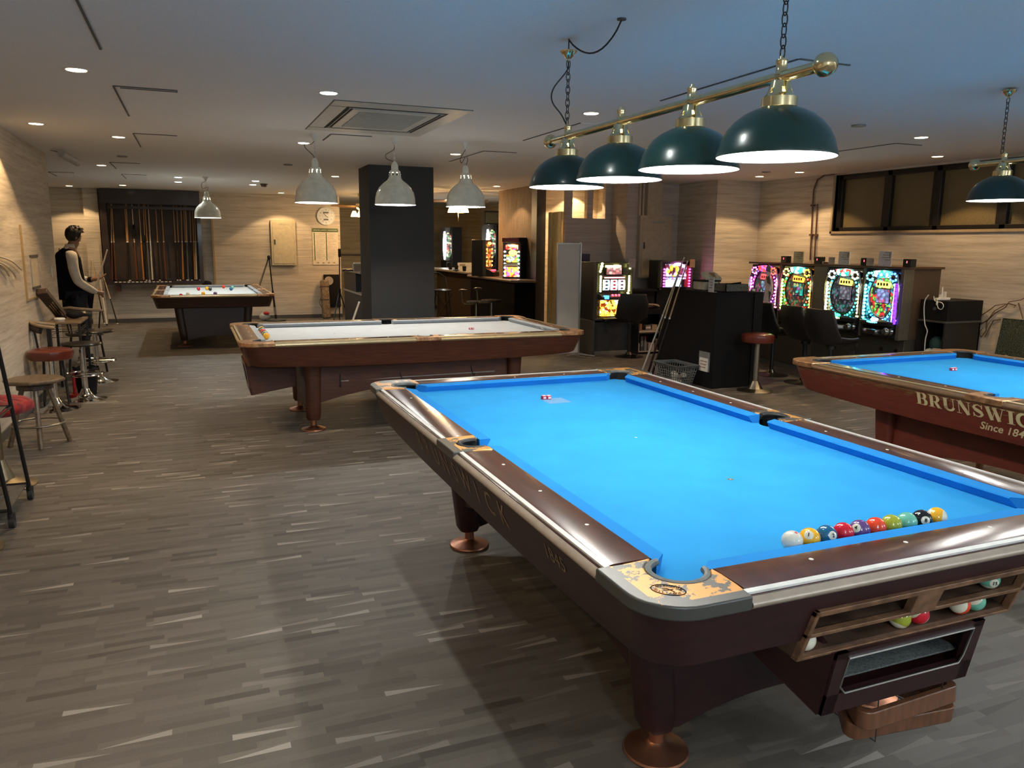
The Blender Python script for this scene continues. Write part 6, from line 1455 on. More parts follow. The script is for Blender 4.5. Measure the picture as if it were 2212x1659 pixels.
# low shelf unit
M_SHELFW = mat('black_shelf_board', (.018, .017, .017), .5)
t = thing('low_shelf', 'open black shelf unit with two levels beside the dark stand', 'shelf', (4.42, 7.1, 0))
obj('board_frame', MB().box(4.22, 4.235, 6.95, 7.25, 0, .60).box(4.61, 4.625, 6.95, 7.25, 0, .60).box(4.22, 4.625, 6.95, 7.25, .585, .60).box(4.22, 4.625, 7.24, 7.25, 0, .6), M_SHELFW, t, world_=True)
obj('shelf', MB().box(4.235, 4.61, 6.95, 7.25, .30, .315), M_SHELFW, t, world_=True); obj('shelf', MB().box(4.235, 4.61, 6.95, 7.25, .03, .045), mat('pale_shelf', (.40, .34, .27), .5), t, world_=True)
def small(name, label, cat, x0, x1, y0, y1, z0, z1, m_, grp=None, cap=None, bv=.003):
    t = thing(name, label, cat, ((x0+x1)/2, (y0+y1)/2, z0), 0, grp); obj('body', MB().box(x0, x1, y0, y1, z0, z1), m_, t, world_=True, bevel=bv)
    if cap: obj('label_strip', MB().box(x0+.005, x1-.005, y0-.003, y0, z0+(z1-z0)*.3, z0+(z1-z0)*.7), cap, t, world_=True)
    return t
M_ORB = mat('orange_brown_card', (.32, .15, .07), .6); M_BEI = mat('beige_card', (.50, .42, .30), .6); M_GRYC = mat('grey_card', (.22, .22, .21), .6)
small('small_box', 'brown small box at the left on the upper level of the black shelf', 'box', 4.25, 4.31, 7.0, 7.12, .345, .44, M_ORB)
small('small_box', 'grey box in the middle of the upper level of the black shelf', 'box', 4.37, 4.46, 7.0, 7.12, .345, .42, M_GRYC, cap=M_PAPER)
small('small_box', 'beige box at the right of the upper level of the black shelf', 'box', 4.48, 4.57, 7.0, 7.12, .345, .425, M_BEI)
for k in range(3): small('magazine', ['lowest of three magazines lying on the upper level of the black shelf', 'middle one of three magazines lying on the upper level of the black shelf', 'topmost of three magazines lying on the upper level of the black shelf'][k], 'magazine', 4.24, 4.58-.02*k, 6.97, 7.22, .3155+.0095*k, .3245+.0095*k, [M_BEI, M_PAPER, M_BEI][k], 'magazines on the black shelf', bv=0)
def bottle(label, x, y, z, h, r, m_, cm):
    t = thing('spray_bottle', label, 'bottle', (x, y, z), 0, 'bottles on the lower level of the black shelf'); obj('bottle_body', MB().lathe([(.0001, 0), (r, 0), (r, h*.6), (r*.4, h*.75), (r*.35, h*.85), (.0001, h*.85)], n=16), m_, t); obj('cap', MB().cyl((0, 0, 0), r*.5, h*.85, h, 12), cm, t)
bottle('white narrow bottle at the far left of the lower shelf level', 4.255, 7.0, .0455, .17, .018, M_PAPER, M_PAPER); bottle('grey bottle with red cap in the middle of the lower shelf level', 4.37, 7.0, .0455, .21, .026, M_GRYC, M_REDP); bottle('amber bottle at the right of the lower shelf level', 4.56, 7.0, .0455, .17, .022, M_ORB, M_BEI)
small('binder', 'dark binder standing at the left of the lower shelf level', 'binder', 4.285, 4.33, 6.98, 7.2, .0455, .26, M_DKGREY, cap=M_GRYC); small('small_box', 'pale pinkish box on the lower level of the black shelf', 'box', 4.42, 4.52, 6.98, 7.15, .0455, .155, mat('pink_beige_card', (.45, .36, .33), .6))
t = thing('black_table', 'black box table above the shelf with clothes on it', 'table', (4.42, 7.1, 0)); obj('table_body', MB().box(4.22, 4.66, 6.93, 7.28, .60, .66).box(4.25, 4.66, 7.25, 7.5, .60, .92).box(4.20, 4.68, 7.2, 7.5, .90, .925), M_BLACK, t, world_=True)
t = thing('folded_jacket', 'crumpled dark patterned jacket on the black table', 'clothing', (4.42, 7.05, .66))
def JF(u, v): a = 2*PI*u; return (.19*math.cos(a)*(.35+.65*math.sin(PI*v)), .09*math.sin(a)*(.4+.6*math.sin(PI*v)), .0+.075*v+.012*math.sin(5*a+4*v)*math.sin(PI*v))
obj('cloth_folds', MB().grid(JF, 36, 8), mat('dark_patterned_cloth', (.16, .12, .08), .8, col2=(.03, .025, .02), nscale=30), t); obj('belt', MB().tube([(-.17, -.06, .05), (-.05, -.09, .07), (.08, -.08, .06), (.17, -.05, .03)], .008, 6), M_BEI, t)

c1 = bucket_chair('black swivel chair in front of the yellow-lit slot machine', 3.985, 6.80, -.38, .51, None, 'black bucket swivel chairs')

# ================================================================ BLACK COUNTER WITH CUES AND BASKET
t = thing('black_counter', 'tall black box counter in the middle right of the hall', 'counter', (3.88, 4.83, 0))
obj('counter_body', MB().box(3.56, 4.18, 4.27, 5.38, 0, 1.055), mat('counter_black_laminate', (.005, .005, .006), .6, spec=.2), t, world_=True, bevel=.003); obj('countertop', MB().box(3.55, 4.19, 4.26, 5.39, 1.055, 1.068), MATS['counter_black_laminate'], t, world_=True)
TZ2 = 1.068
obj('side_board', MB().box(4.06, 4.18, 4.255, 4.27, .0, 1.05), MATS['counter_black_laminate'], t, world_=True)
t = thing('paper_carton', 'open cream paper carton with rounded flap on the black counter', 'box', (3.82, 4.95, TZ2))
q0, q1 = U(1508, 628, y=4.8), U(1558, 628, y=4.8)
M_CART = mat('cream_carton', (.62, .56, .42), .6); m = MB(); m.box(3.70, 3.92, 4.70, 4.92, TZ2, TZ2+.10); obj('carton_body', m, M_CART, t, world_=True, bevel=.01)
obj('band', MB().box(3.695, 3.925, 4.695, 4.925, TZ2+.095, TZ2+.112), M_BLACK, t, world_=True)
MX = Matrix.Translation((3.71, 4.70, TZ2+.112)) @ Matrix.Rotation(math.radians(30), 4, 'X'); obj('flap', MB().prism([(0, 0), (.23, 0), (.23, .12), (.20, .155), (.15, .165), (.06, .165), (.02, .15), (0, .11)], 'z', 0, .02, MX), M_CART, t, world_=True, bevel=.006)
MX = Matrix.Translation((3.91, 4.70, TZ2+.09)) @ Matrix.Rotation(math.radians(-35), 4, 'Y'); obj('side_flap', MB().box(-.015, .0, 0, .2, -.02, .13, MX), mat('brown_carton', (.46, .32, .18), .6), t, world_=True)
t = thing('grey_tray_box', 'open grey box holding dark things on the black counter', 'box', (3.85, 4.45, TZ2)); m = MB(); g0, g1, h0, h1, zt = 3.72, 4.02, 4.33, 4.60, TZ2+.085
m.box(g0, g1, h0, h0+.008, TZ2, zt).box(g0, g1, h1-.008, h1, TZ2, zt).box(g0, g0+.008, h0, h1, TZ2, zt).box(g1-.008, g1, h0, h1, TZ2, zt).box(g0, g1, h0, h1, TZ2, TZ2+.006); obj('box_body', m, mat('speckled_grey', (.14, .135, .11), .7, noise=.3, nscale=60), t, world_=True)
obj('contents', MB().tube([(3.75, 4.42, zt-.02), (3.90, 4.45, zt+.0), (3.99, 4.42, zt+.012)], .010, 6).box(3.76, 3.96, 4.38, 4.54, TZ2+.02, zt-.012), M_BLACK, t, world_=True)
q = U(1503, 630, y=4.40); t = thing('handwritten_card', 'white handwritten card standing at the left edge of the black counter', 'card', (3.60, 4.42, TZ2)); obj('card', MB().box(3.553, 3.563, 4.33, 4.42, TZ2-.005+.005, TZ2+.165).box(3.563, 3.60, 4.33, 4.42, TZ2, TZ2+.004), mat('cool_white_paper', (.62, .62, .60), .6), t, world_=True)
m = MB()
for k in range(4): m.box(3.551, 3.5535, 4.345+.006*(k % 2), 4.405-.008*(k % 3), TZ2+.135-.03*k, TZ2+.141-.03*k)
obj('writing', m, mat('ink', (.10, .10, .12), .6), t, world_=True)
for k in range(2): m = MB()
small('black_remote', 'small flat black object with pale edge left on the black counter', 'remote', 3.60, 3.66, 5.0, 5.2, TZ2, TZ2+.02, M_BLACK)
small('crumpled_tissue', 'small white lump at the far right end of the black counter', 'tissue', 4.11, 4.15, 4.36, 4.41, TZ2, TZ2+.03, M_PAPER, bv=.01)
t = thing('notice_pouch', 'grey hanging pouch with a white note on the side of the black counter', 'pouch', (3.55, 4.42, .3)); obj('pouch', MB().box(3.548, 3.559, 4.33, 4.52, .18, .40), M_GRYC, t, world_=True); obj('note', MB().box(3.542, 3.548, 4.345, 4.50, .18, .33), M_PAPER, t, world_=True)
m = MB()
for k in range(3): m.box(3.540, 3.5425, 4.36+.01*k, 4.48, .29-.035*k, .297-.035*k)
obj('writing', m, mat('dark_red_ink', (.25, .05, .05), .6), t, world_=True)
# basket
t = thing('plastic_basket', 'grey slotted plastic basket at the foot of the black counter', 'basket', (3.375, 4.72, 0)); M_BSK = mat('basket_grey', (.16, .165, .165), .5)
def rect(hx, hy, z, n): 
    p = []
    for i in range(n): p.append((-hx+2*hx*i/n, -hy, z))
    for i in range(n): p.append((hx, -hy+2*hy*i/n, z))
    for i in range(n): p.append((hx-2*hx*i/n, hy, z))
    for i in range(n): p.append((-hx, hy-2*hy*i/n, z))
    return p
m = MB(); nseg = 9; lv = [0.006, .045, .075, .105, .135, .165, .20]
for z_ in lv[:-1]: k = z_/.24; m.tube(rect(.105+.045*k, .175+.06*k, z_, nseg), .0035, 5, closed=True)
A_, B_ = rect(.105, .175, .006, nseg), rect(.105+.045*.9, .175+.06*.9, .225, nseg)
for a, b in zip(A_, B_): m.tube([a, b], .0042, 5)
obj('lattice', m, M_BSK, t)
m = MB(); m.loft([rect(.140, .222, .205, 9), rect(.150, .235, .240, 9), rect(.158, .243, .240, 9), rect(.158, .243, .232, 9)], caps=False); obj('rim', m, M_BSK, t, solid=.004); obj('bottom', MB().box(-.105, .105, -.175, .175, 0, .008), M_BSK, t)
t = thing('white_cloths', 'white crumpled cloths inside the grey basket', 'cloth', (3.375, 4.70, .009)); m = MB(); random.seed(5)
for k in range(9): m.ball((random.uniform(-.05, .05), random.uniform(-.12, .10), .03+.035*(k % 3)), .034, 10, 8, (1.1, 1.2, .8))
obj('cloth_lumps', m, mat('white_cotton', (.70, .66, .58), .8, noise=.1, bump=.5), t)
# three cues leaning
for (bx, by), (tx, ty), s_, bt, lb in (((1386, 806), (1478, 556), 2, 2, 'cue with pale butt and white joint leaning on the black counter, left one'), ((1398, 812), (1474, 564), 0, 0, 'cue with black butt leaning on the black counter, middle one'), ((1407, 814), (1485, 565), 0, 0, 'cue with black butt and shaft joint leaning on the black counter, right one')):
    p0_ = U(bx, by, z=0.004); f_ = (by-632)/(by-ty); pm_ = U(bx+(tx-bx)*f_, 632, x=3.525)
    k_ = 1.0
    while k_ < 1.8 and proj_y(p0_+(pm_-p0_)*k_) > ty: k_ += .01
    pool_cue(lb, p0_, p0_+(pm_-p0_)*k_, s_, bt, 'cues leaning on the black counter', .0145, .0065, .52)
round_stool('reddish brown vinyl stool standing in front of the black counter', 3.945, 4.02, .635, .170, M_VINYL, 'vinyl bar stools', thick=.095, base=.19, pole=.032, metal=M_STEEL)

# ================================================================ PINBALL STYLE BALL MACHINES
isl = thing('machine_island', 'dark cabinet row housing four ball game machines along the window wall', 'machine cabinet', (5.7, 4.72, 0)); FX = 5.38
M_ISL = mat('island_dark_laminate', (.050, .045, .036), .45); M_POST = mat('island_post_metal', (.17, .16, .13), .35, .5); M_ISB = mat('island_brown_side', (.085, .055, .035), .5)
obj('base', MB().box(FX+.10, 5.95, 3.47, 5.99, .06, .575), M_ISL, isl, world_=True, bevel=.004); obj('kick_strip', MB().box(FX+.12, 5.95, 3.48, 5.98, 0, .06), mat('blue_grey_kick', (.10, .11, .115), .5), isl, world_=True)
obj('back_box', MB().box(FX+.12, 5.93, 3.47, 5.99, .575, 1.34), M_ISB, isl, world_=True); obj('top', MB().box(FX-.03, 5.95, 3.44, 6.0, 1.34, 1.365), mat('island_top_brown', (.10, .055, .03), .4), isl, world_=True, bevel=.003)
for y0, y1 in ((5.345, 5.385), (4.56, 4.77), (3.975, 4.005), (3.44, 3.49)): obj('post', MB().box(FX-.025, FX+.12, y0, y1, .57, 1.34), M_POST, isl, world_=True, bevel=.004)
for y in (5.6, 4.9, 4.2, 3.62): obj('service_hatch', MB().box(FX+.088, FX+.10, y-.05, y+.03, .20, .36), M_DKGREY, isl, world_=True)
for y in (4.1, 3.75, 3.55, 4.8): obj('lock', MB().cyl((0, 0, 0), .022, 0, .02, 14, frame((FX+.10, y, .44), (0, -1, 0), (0, 0, 1))), M_CHROME, isl, world_=True)

def ball_machine(label, yc, w_, pal):
    """front faces -x; local -y is the front, local +x runs towards the near end"""
    z0 = .585; t = thing('ball_game_machine', label, 'arcade machine', (FX, yc, z0), -PI/2, 'ball game machines in the row'); h = .745
    H = w_/2
    obj('door_frame', MB().box(-H, H, .0, .11, 0, h), mat('machine_door_black', (.018, .018, .022), .25, coat=.5), t, bevel=.004)
    # playfield recess: dark oval with the artwork and a screen
    ov = [(H*.70*math.cos(a), .445+.225*math.sin(a)) for a in [2*PI*i/40 for i in range(40)]]
    obj('playfield', MB().prism(ov, 'y', -.008, .0), glow('field_'+pal['n'], pal['field'], pal.get('fs', 1.0), 34, dark=.05), t)
    obj('field_rim', MB().tube([(x*1.03, -.012, (z-.445)*1.03+.445) for x, z in ov], .012, 8, closed=True), M_CHROME if pal.get('rim') else M_BLKPL, t)
    sx = pal.get('sx', .03)
    obj('screen', MB().box(sx-.085, sx+.085, -.020, -.006, .38, .53), glow('disp_'+pal['n'], pal['disp'], pal.get('ds', .9), 26), t); obj('screen_bezel', MB().box(sx-.094, sx+.094, -.014, -.004, .371, .539), M_BLACK, t)
    # logo plate above the screen
    obj('logo_plate', MB().prism([(sx-.09, .555), (sx+.085, .545), (sx+.10, .60), (sx-.08, .625)], 'y', -.034, -.012), lamp_mat('logo_'+pal['n'], pal['logo'], 2.2), t)
    m = MB()
    for k in range(4): m.box(sx-.07+k*.040, sx-.045+k*.040, -.037, -.033, .568, .600)
    obj('logo_bars', m, mat('logo_dark', (.15, .03, .01), .4), t)
    # inner and outer light chains
    m = MB(); m2 = MB()
    for i in range(34):
        a = 2*PI*i/34; x, z = H*.80*math.cos(a), .445+.265*math.sin(a)
        if z > .68: continue
        (m if i % 2 else m2).ball((x, -.022, z), .0125, 8, 6, (1, .7, 1))
    obj('inner_lamps', m, lamp_mat('in_'+pal['n'], pal['in'], 5), t); obj('inner_lamps', m2, lamp_mat('in2_'+pal['n'], pal['in2'], 5), t)
    for s, key in ((-1, 'left'), (1, 'right')):
        m = MB()
        for k in range(10): m.ball((s*H*.91, -.026, .20+k*.040), .0165, 8, 6, (1.1, .8, 1.0))
        obj('side_lamp_column', m, lamp_mat(key+'_'+pal['n'], pal[key], 5), t)
        obj('side_moulding', MB().tube([(s*H*.80, -.018, .16), (s*H*.99, -.03, .24), (s*H*.99, -.03, .55), (s*H*.84, -.03, .70)], .012, 8), M_CHROME, t)
        # ornaments in the upper corners
        m = MB()
        for k in range(7): a = math.radians(20+50*k); m.ball((s*H*.66+.045*math.cos(a), -.035, .665+.040*math.sin(a)), .013, 8, 6)
        obj('corner_lamp_cluster', m, lamp_mat('c%d_%s' % (s, pal['n']), pal['corner'][(s+1)//2], 5), t)
        obj('corner_ornament', MB().ball((s*H*.66, -.022, .665), .050, 14, 8, (1.25, .45, .95)), mat('smoked_chrome', (.30, .32, .33), .15, .9), t)
    obj('top_ornament', MB().prism([(-.09, .665), (0, .650), (.09, .665), (.12, .725), (0, .738), (-.12, .725)], 'y', -.04, -.008), glow('top_'+pal['n'], pal['top'], 2.2, 30), t)
    # lower deck: upper tray, button, lower tray, round handle
    obj('upper_tray', MB().loft([[(x, y, z) for x, y, z in [(-H*.95, 0, zz), (-H*.95, yy*.6, zz), (-H*.4, yy, zz), (H*.3, yy, zz), (H*.95, yy*.55, zz), (H*.95, 0, zz)]] for zz, yy in ((.105, -.05), (.135, -.10), (.175, -.11), (.195, -.07))]), mat('tray_black', (.02, .02, .022), .2, coat=.6), t, bevel=.004)
    m = MB(); n_ = 16
    for k in range(n_): u = k/(n_-1); m.ball((-H*.85+u*H*1.6, -.045-.065*math.sin(PI*u), .185-.02*math.sin(PI*u)), .0125, 8, 6, (1.2, .8, .8))
    obj('tray_lamps', m, lamp_mat('tray_'+pal['n'], pal['tray'], pal.get('ts', 4)), t)
    obj('push_button', MB().ball((-.0, -.085, .195), .042, 16, 8, (1, 1, .5)), lamp_mat('push_'+pal['n'], pal['push'], 2.5), t)
    obj('lower_tray', MB().loft([[(x, y, zz) for x, y in [(-H*.9, .02), (-H*.9, -.05*k), (-H*.3, -.12*k), (H*.2, -.12*k), (H*.45, -.04*k), (H*.45, .02)]] for zz, k in ((.01, .6), (.03, 1), (.08, 1), (.09, .9))]), mat('tray_black', (.02, .02, .022), .2, coat=.6), t, bevel=.004)
    Mh = frame((H*.66, -.02, .075), (1, 0, 0), (0, 0, 1)); obj('handle', MB().lathe([(.0001, .09), (.030, .088), (.045, .07), (.048, .04), (.036, .02), (.05, 0), (.0001, 0)], n=22, M=Mh), mat('smoked_chrome', (.30, .32, .33), .15, .9), t)
    return t
p1 = ball_machine('leftmost ball game machine in the row, magenta lights, pale figure cut-out in front', 5.675, .56, dict(n='one', field=[(.30, .02, .10), DRK, (.03, .10, .05), (.2, .02, .12), DRK], disp=[(.1, .2, .4), DRK, (.3, .4, .5)], logo=(.9, .05, .05), **{'in': PNK, 'in2': PUR}, left=PNK, right=(1, .2, .4), corner=[PNK, RED], top=[PNK, RED, PUR], tray=(.4, .05, .1), push=RED, ts=1.5))
p2 = ball_machine('second ball game machine from the left, red, green and orange lights', 5.06, .56, dict(n='two', field=[(.25, .04, .02), DRK, (.04, .16, .06), (.12, .10, .02), (.35, .03, .02), DRK], disp=[TEA, DRK, (.3, .1, .4), (.5, .5, .2)], logo=ORG, **{'in': RED, 'in2': GRN}, left=(.35, .9, .10), right=(1, .35, .05), corner=[(.8, .5, .1), ORG], top=[(.1, .8, .4), WHT, TEA], tray=(.6, .9, .6), push=(.5, .3, .2), ts=1.6))
p3 = ball_machine('third ball game machine from the left, white and yellow side lights', 4.285, .54, dict(n='three', field=[(.10, .08, .14), DRK, (.03, .16, .15), (.12, .10, .12), DRK], disp=[(.16, .16, .20), (.08, .08, .10), (.22, .20, .26)], logo=YEL, **{'in': (.05, .6, .5), 'in2': (.03, .35, .45)}, left=(1, .9, .45), right=(1, .75, .25), corner=[(.75, .9, .85), (.95, .85, .5)], top=[RED, WHT, TEA], tray=(1, .85, .35), push=GRN, sx=.035))
p4 = ball_machine('rightmost ball game machine in the row, cyan and blue lights', 3.73, .48, dict(n='four', field=[(.8, .03, .02), DRK, (.12, .45, .05), (.05, .3, .5), (.6, .02, .02), (.2, .6, .1)], disp=[(.3, .3, .7), (.6, .1, .25), (.3, .45, .8)], logo=(.6, .9, .1), **{'in': CYN, 'in2': (.02, .35, 1)}, left=(.1, .85, 1), right=(.25, .08, 1), corner=[CYN, BLU], top=[CYN, GRN, WHT, BLU], tray=CYN, push=(1, .7, .9), fs=1.6, rim=1, sx=.02))
m = MB().box(.205, .235, -.055, -.028, .16, .60); obj('purple_light_bar', m, lamp_mat('violet_bar', (.14, .03, 1), 2.2), p4); obj('pink_tube', MB().tube([(.196, -.052, .14), (.205, -.052, .60)], .005, 8), lamp_mat('pink_tube_light', (1, .25, .55), 5), p4)
m = MB()
for i, ch in enumerate('NISHIJIN'): put_text(m, text_mesh(ch, .045), frame((.22, -.0565, .57-i*.052), (0, 0, -1), (1, 0, 0)))
obj('vertical_lettering', m, mat('dark_violet_letters', (.03, .01, .15), .4), p4)
# pale figure cut-out in front of the leftmost machine: plain generic standing shape
t = thing('standee', 'pale standing figure cut-out in front of the magenta machine', 'cut-out', (5.24, 5.50, .60)); fg = [(-.035, 0), (.005, 0), (.010, .18), (.02, .18), (.035, .02), (.07, .02), (.055, .20), (.065, .34), (.075, .40), (.10, .30), (.115, .31), (.085, .46), (.05, .50), (.055, .56), (.03, .61), (-.005, .61), (-.03, .56), (-.02, .50), (-.055, .47), (-.075, .38), (-.06, .37), (-.04, .40), (-.045, .30), (-.05, .20)]
fg = [(5.50-x*.95, .62+z*1.12) for x, z in fg]
obj('figure_board', MB().prism(fg, 'x', 5.268, 5.274), mat('lilac_white_board', (.90, .82, .90), .5), t, world_=True)
obj('cap', MB().prism([(y, z) for y, z in [(5.45, 1.24), (5.54, 1.25), (5.535, 1.31), (5.49, 1.335), (5.455, 1.31)]], 'x', 5.262, 5.269), M_GRYC, t, world_=True); obj('shadow_panels', MB().prism([(5.44, 1.08), (5.50, 1.10), (5.52, 1.17), (5.47, 1.19)], 'x', 5.262, 5.269).prism([(5.415, .98), (5.46, 1.0), (5.44, .85)], 'x', 5.262, 5.269), M_DKGREY, t, world_=True)
t.location.z = .60
# cards and counters on top of the island
TZ3 = 1.3655
def machine_card(label, y, w_, h_, tint):
    t = thing('price_card', label, 'card', (5.36, y, TZ3), 0, 'printed cards standing on the machine row'); obj('card', MB().box(-.003, .003, -w_/2, w_/2, 0, h_), mat(*tint), t)
    m = MB()
    for k in range(4): m.box(-.006, -.003, -w_*.40, w_*(.05+.1*(k % 3)), h_*(.88-.16*k), h_*(.92-.16*k))
    m.box(-.006, -.003, -w_*.40, -w_*.33, h_*.55, h_*.92); obj('card_print', m, MATS['grey_brown_print'], t)
machine_card('yellowish card standing above the second ball machine', 5.06, .17, .145, ('yellowish_card', (.80, .74, .42), .6)); machine_card('white card standing above the third ball machine', 4.31, .165, .155, ('greyish_card', (.82, .79, .70), .6)); machine_card('lilac white card standing above the rightmost ball machine', 3.72, .175, .165, ('lilac_card', (.84, .76, .76), .6))
for y, w_, lb in ((4.50, .10, 'low pale card left of the white card above the third machine'), (3.92, .11, 'low pale card left of the lilac card')): machine_card(lb, y, w_, .085, ('dim_card', (.62, .52, .40), .6))
for y, lb in ((5.33, 'black counter box with a red light, leftmost on the machine row'), (4.74, 'black counter box with a red light between the second and third ball machines'), (4.01, 'black counter box with a red light between the two right ball machines'), (3.43, 'black counter box with a red light at the right end of the machine row')):
    t = thing('counter_display', lb, 'display', (5.40, y, TZ3), 0, 'small black displays on the machine row'); obj('case', MB().box(-.04, .04, -.052, .052, 0, .085), M_BLKPL, t, bevel=.004)
    obj('red_digit', MB().box(-.0425, -.040, -.004, .004, .042, .064), lamp_mat('red_digit_glow', (1, .04, .06), 5), t)
t = thing('package', 'small white and brown package lying on the machine row', 'package', (5.42, 4.60, TZ3)); obj('body', MB().box(-.03, .05, -.10, .12, 0, .03), M_PAPER, t, bevel=.006); obj('brown_patch', MB().box(-.033, -.03, -.02, .06, .004, .026), M_ORB, t)

# chairs before the machines
for (x, y, rz, lb) in ((4.86, 4.84, -PI/2+.05, 'black swivel chair in front of the two left ball machines'), (4.83, 4.26, -PI/2-.05, 'black swivel chair mostly hidden between the other two before the machines'), (4.77, 3.80, -PI/2+.12, 'black swivel chair in front of the right ball machines, closest to the blue table')):
    bucket_chair(lb, x, y, rz, first=c1, group='black bucket swivel chairs')

# pipes on the window wall
for pts, lb in (([U(1750, 562, x=6.18), U(1756, 440, x=6.18), U(1758, 410, x=6.18), U(1766, 388, x=6.18), U(1782, 378, x=6.18), U(1803, 376, x=6.18)], 'brown pipe rising behind the machines and bending to the ceiling'), ([U(1759, 562, x=6.18), U(1766, 441, x=6.18)], 'shorter brown pipe beside the bent one on the window wall')):
    t = thing('wall_pipe', lb, 'pipe', pts[0]); m_ = mat('brown_pipe', (.10, .05, .025), .4); obj('pipe', MB().tube(pts, .011, 8), m_, t, world_=True)
    c_ = pts[0].lerp(pts[1], .45); obj('pipe_clip', MB().box(6.165, 6.2, c_.y-.03, c_.y+.03, c_.z-.012, c_.z+.012), m_, t, world_=True)
    if len(pts) > 2: c_ = pts[0].lerp(pts[1], .97); obj('pipe_clip', MB().box(6.165, 6.2, c_.y-.03, c_.y+.03, c_.z-.012, c_.z+.012), m_, t, world_=True)

# cabinet with power strip
t = thing('open_cabinet', 'black open cabinet beside the machine row at the window wall', 'cabinet', (5.9, 3.28, 0)); kx0, kx1, ky0, ky1, kz = 5.62, 6.15, 3.10, 3.44, 1.02
M_KB = mat('cabinet_black', (.016, .014, .012), .4)
m = MB(); m.box(kx0, kx1, ky0, ky0+.018, 0, kz-.22).box(kx0, kx1, ky1-.018, ky1, 0, kz-.22).box(kx1-.018, kx1, ky0, ky1, 0, kz-.22).box(kx0, kx1, ky0, ky1, 0, .40); obj('cabinet_body', m, M_KB, t, world_=True)
obj('shelf', MB().box(kx0, kx1, ky0, ky1, .40, .418), M_KB, t, world_=True); obj('shelf', MB().box(kx0-.01, kx1, ky0-.01, ky1, kz-.235, kz-.215), M_DKGREY, t, world_=True)
t = thing('stereo_receiver', 'wide black audio unit on top of the open cabinet', 'audio equipment', (5.9, 3.27, kz-.215)); obj('case', MB().box(kx0+.01, kx1, ky0-.005, ky1, kz-.214, kz), M_BLACK, t, world_=True, bevel=.004); obj('knob', MB().cyl((0, 0, 0), .018, 0, .014, 16, frame((kx0+.01, 3.25, .93), (0, -1, 0), (0, 0, 1))), M_DKGREY, t, world_=True)
t = thing('power_strip', 'white power strip with plugs on top of the audio unit', 'power strip', (5.72, 3.24, kz)); obj('strip', MB().box(5.62, 5.80, 3.215, 3.26, kz+.001, kz+.026), M_WHITEP, t, world_=True, bevel=.004)
m = MB()
for k in range(2): m.box(5.665+.05*k, 5.69+.05*k, 3.22, 3.25, kz+.026, kz+.06+.03*k)
m.tube([(5.70, 3.24, kz+.05), (5.70, 3.245, kz+.14)], .008, 6); obj('plug', m, M_WHITEP, t, world_=True)
A = [U(x, y, x=5.60) for x, y in [(2006, 637), (1998, 650), (1996, 672), (1998, 700), (2003, 715), (1999, 733), (1997, 760)]]; obj('cord', MB().tube(smooth(A), .0055, 6), M_WHITEP, t, world_=True)
A = [U(x, y, x=5.595) for x, y in [(2017, 640), (2020, 650), (2034, 654), (2038, 661), (2034, 668), (2027, 666), (2025, 658), (2024, 645)]]; obj('cord', MB().tube(smooth(A), .0045, 6), M_WHITEP, t, world_=True); obj('inline_switch', MB().ball(U(2024, 656, x=5.59), .016, 8, 6, (.7, .7, 1.3)), M_WHITEP, t, world_=True)
t = thing('crumpled_rags', 'white crumpled paper and teal cloth inside the open cabinet', 'rags', (5.72, 3.27, .418)); m = MB(); random.seed(9)
for k in range(7): m.ball((5.68+random.uniform(0, .12), 3.17+.03*k, .455+random.uniform(0, .03)), .038, 10, 6, (1.3, .9, .6))
obj('white_lumps', m, mat('white_cotton', (.70, .66, .58), .8), t, world_=True); obj('teal_cloth', MB().ball((5.80, 3.32, .53), .09, 14, 8, (.9, .9, 1.0)), mat('dark_teal_cloth', (.02, .07, .07), .8), t, world_=True)
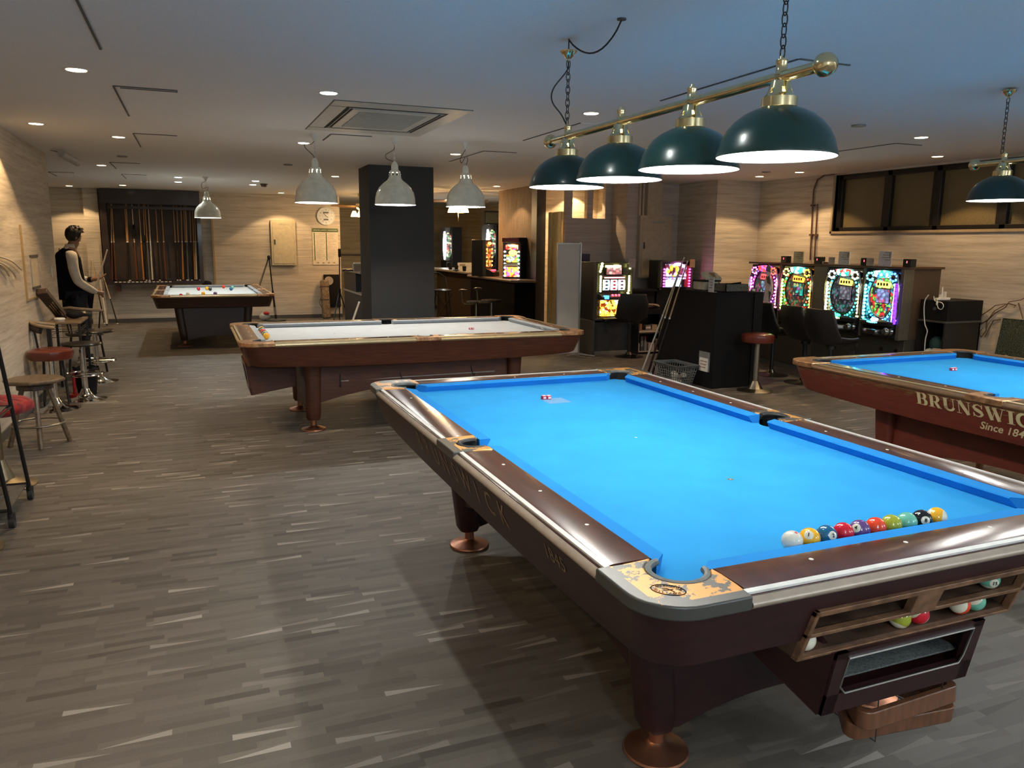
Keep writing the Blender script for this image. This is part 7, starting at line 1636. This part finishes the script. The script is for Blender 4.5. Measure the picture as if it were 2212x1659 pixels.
# framed picture leaning, with a small wooden crate below
a, b, c_ = U(2170, 682, x=6.10), U(2212, 690, x=6.10), U(2148, 770, x=6.04)
t = thing('framed_picture', 'dark shrink-wrapped framed picture leaning at the right edge', 'picture', (6.08, 2.65, .40)); MX = frame((6.04, 2.83, .36), (0, -1, 0), (.16, 0, 1))
obj('picture', MB().box(0, .80, 0, .50, -.006, .006, MX), mat('glossy_dark_picture', (.05, .06, .04), .12, noise=.6, nscale=14, stretch=(1, 6, 12), bump=.5, coat=.8), t, world_=True)
m = MB(); m.box(-.012, 0, -.012, .512, -.012, .012, MX).box(.80, .812, -.012, .512, -.012, .012, MX).box(0, .80, .50, .512, -.012, .012, MX).box(0, .80, -.012, 0, -.012, .012, MX); obj('frame', m, mat('silver_frame', (.50, .45, .36), .35, .5), t, world_=True)
t = thing('low_bench', 'low bench under the leaning picture at the right edge', 'bench', (6.0, 2.5, 0)); obj('bench_top', MB().box(5.70, 6.15, 1.9, 2.88, .31, .345), M_DWOOD, t, world_=True, bevel=.004)
for x in (5.74, 6.11):
    for y in (1.94, 2.84): obj('leg', MB().box(x-.02, x+.02, y-.02, y+.02, 0, .31), M_DWOOD, t, world_=True)
q = U(2175, 765, x=5.85); t = thing('wooden_crate', 'pale slatted wooden box at the foot of the leaning picture', 'crate', (5.86, 2.45, .346)); m = MB(); m.box(5.80, 5.94, 2.16, 2.62, .346, .36); 
for k in range(8): m.box(5.795, 5.805, 2.18+.056*k, 2.215+.056*k, .346, .50)
m.box(5.79, 5.80, 2.16, 2.62, .485, .505).box(5.79, 5.80, 2.16, 2.62, .35, .37).box(5.80, 5.94, 2.16, 2.17, .346, .5).box(5.80, 5.94, 2.61, 2.62, .346, .5); obj('slats', m, mat('pale_pine', (.50, .38, .22), .5), t, world_=True)
# twig arrangement on the window wall
t = thing('twig_decoration', 'bare brown twigs fixed across the wall at the right edge', 'wall decoration', U(2150, 700, x=6.17)); m = MB()
for P in ([(2085, 712), (2115, 700), (2132, 694), (2150, 676), (2172, 664), (2180, 652), (2205, 648), (2220, 640)], [(2090, 694), (2120, 700), (2135, 690), (2148, 672), (2165, 662), (2178, 655)], [(2098, 680), (2122, 680), (2140, 668), (2150, 660), (2172, 656)], [(2128, 728), (2138, 706), (2146, 692), (2165, 690)], [(2132, 694), (2130, 715), (2120, 728), (2115, 718), (2124, 708)], [(2178, 655), (2195, 660), (2190, 664)], [(2085, 712), (2095, 690), (2097, 670)], [(2200, 655), (2210, 690)]):
    pts = [U(a_, b_, x=6.17+.008*math.sin(a_)) for a_, b_ in P]; m.tube(pts, [.007-.004*k/len(pts) for k in range(len(pts))], 5)
obj('twigs', m, mat('dark_twig', (.10, .055, .03), .7), t, world_=True)
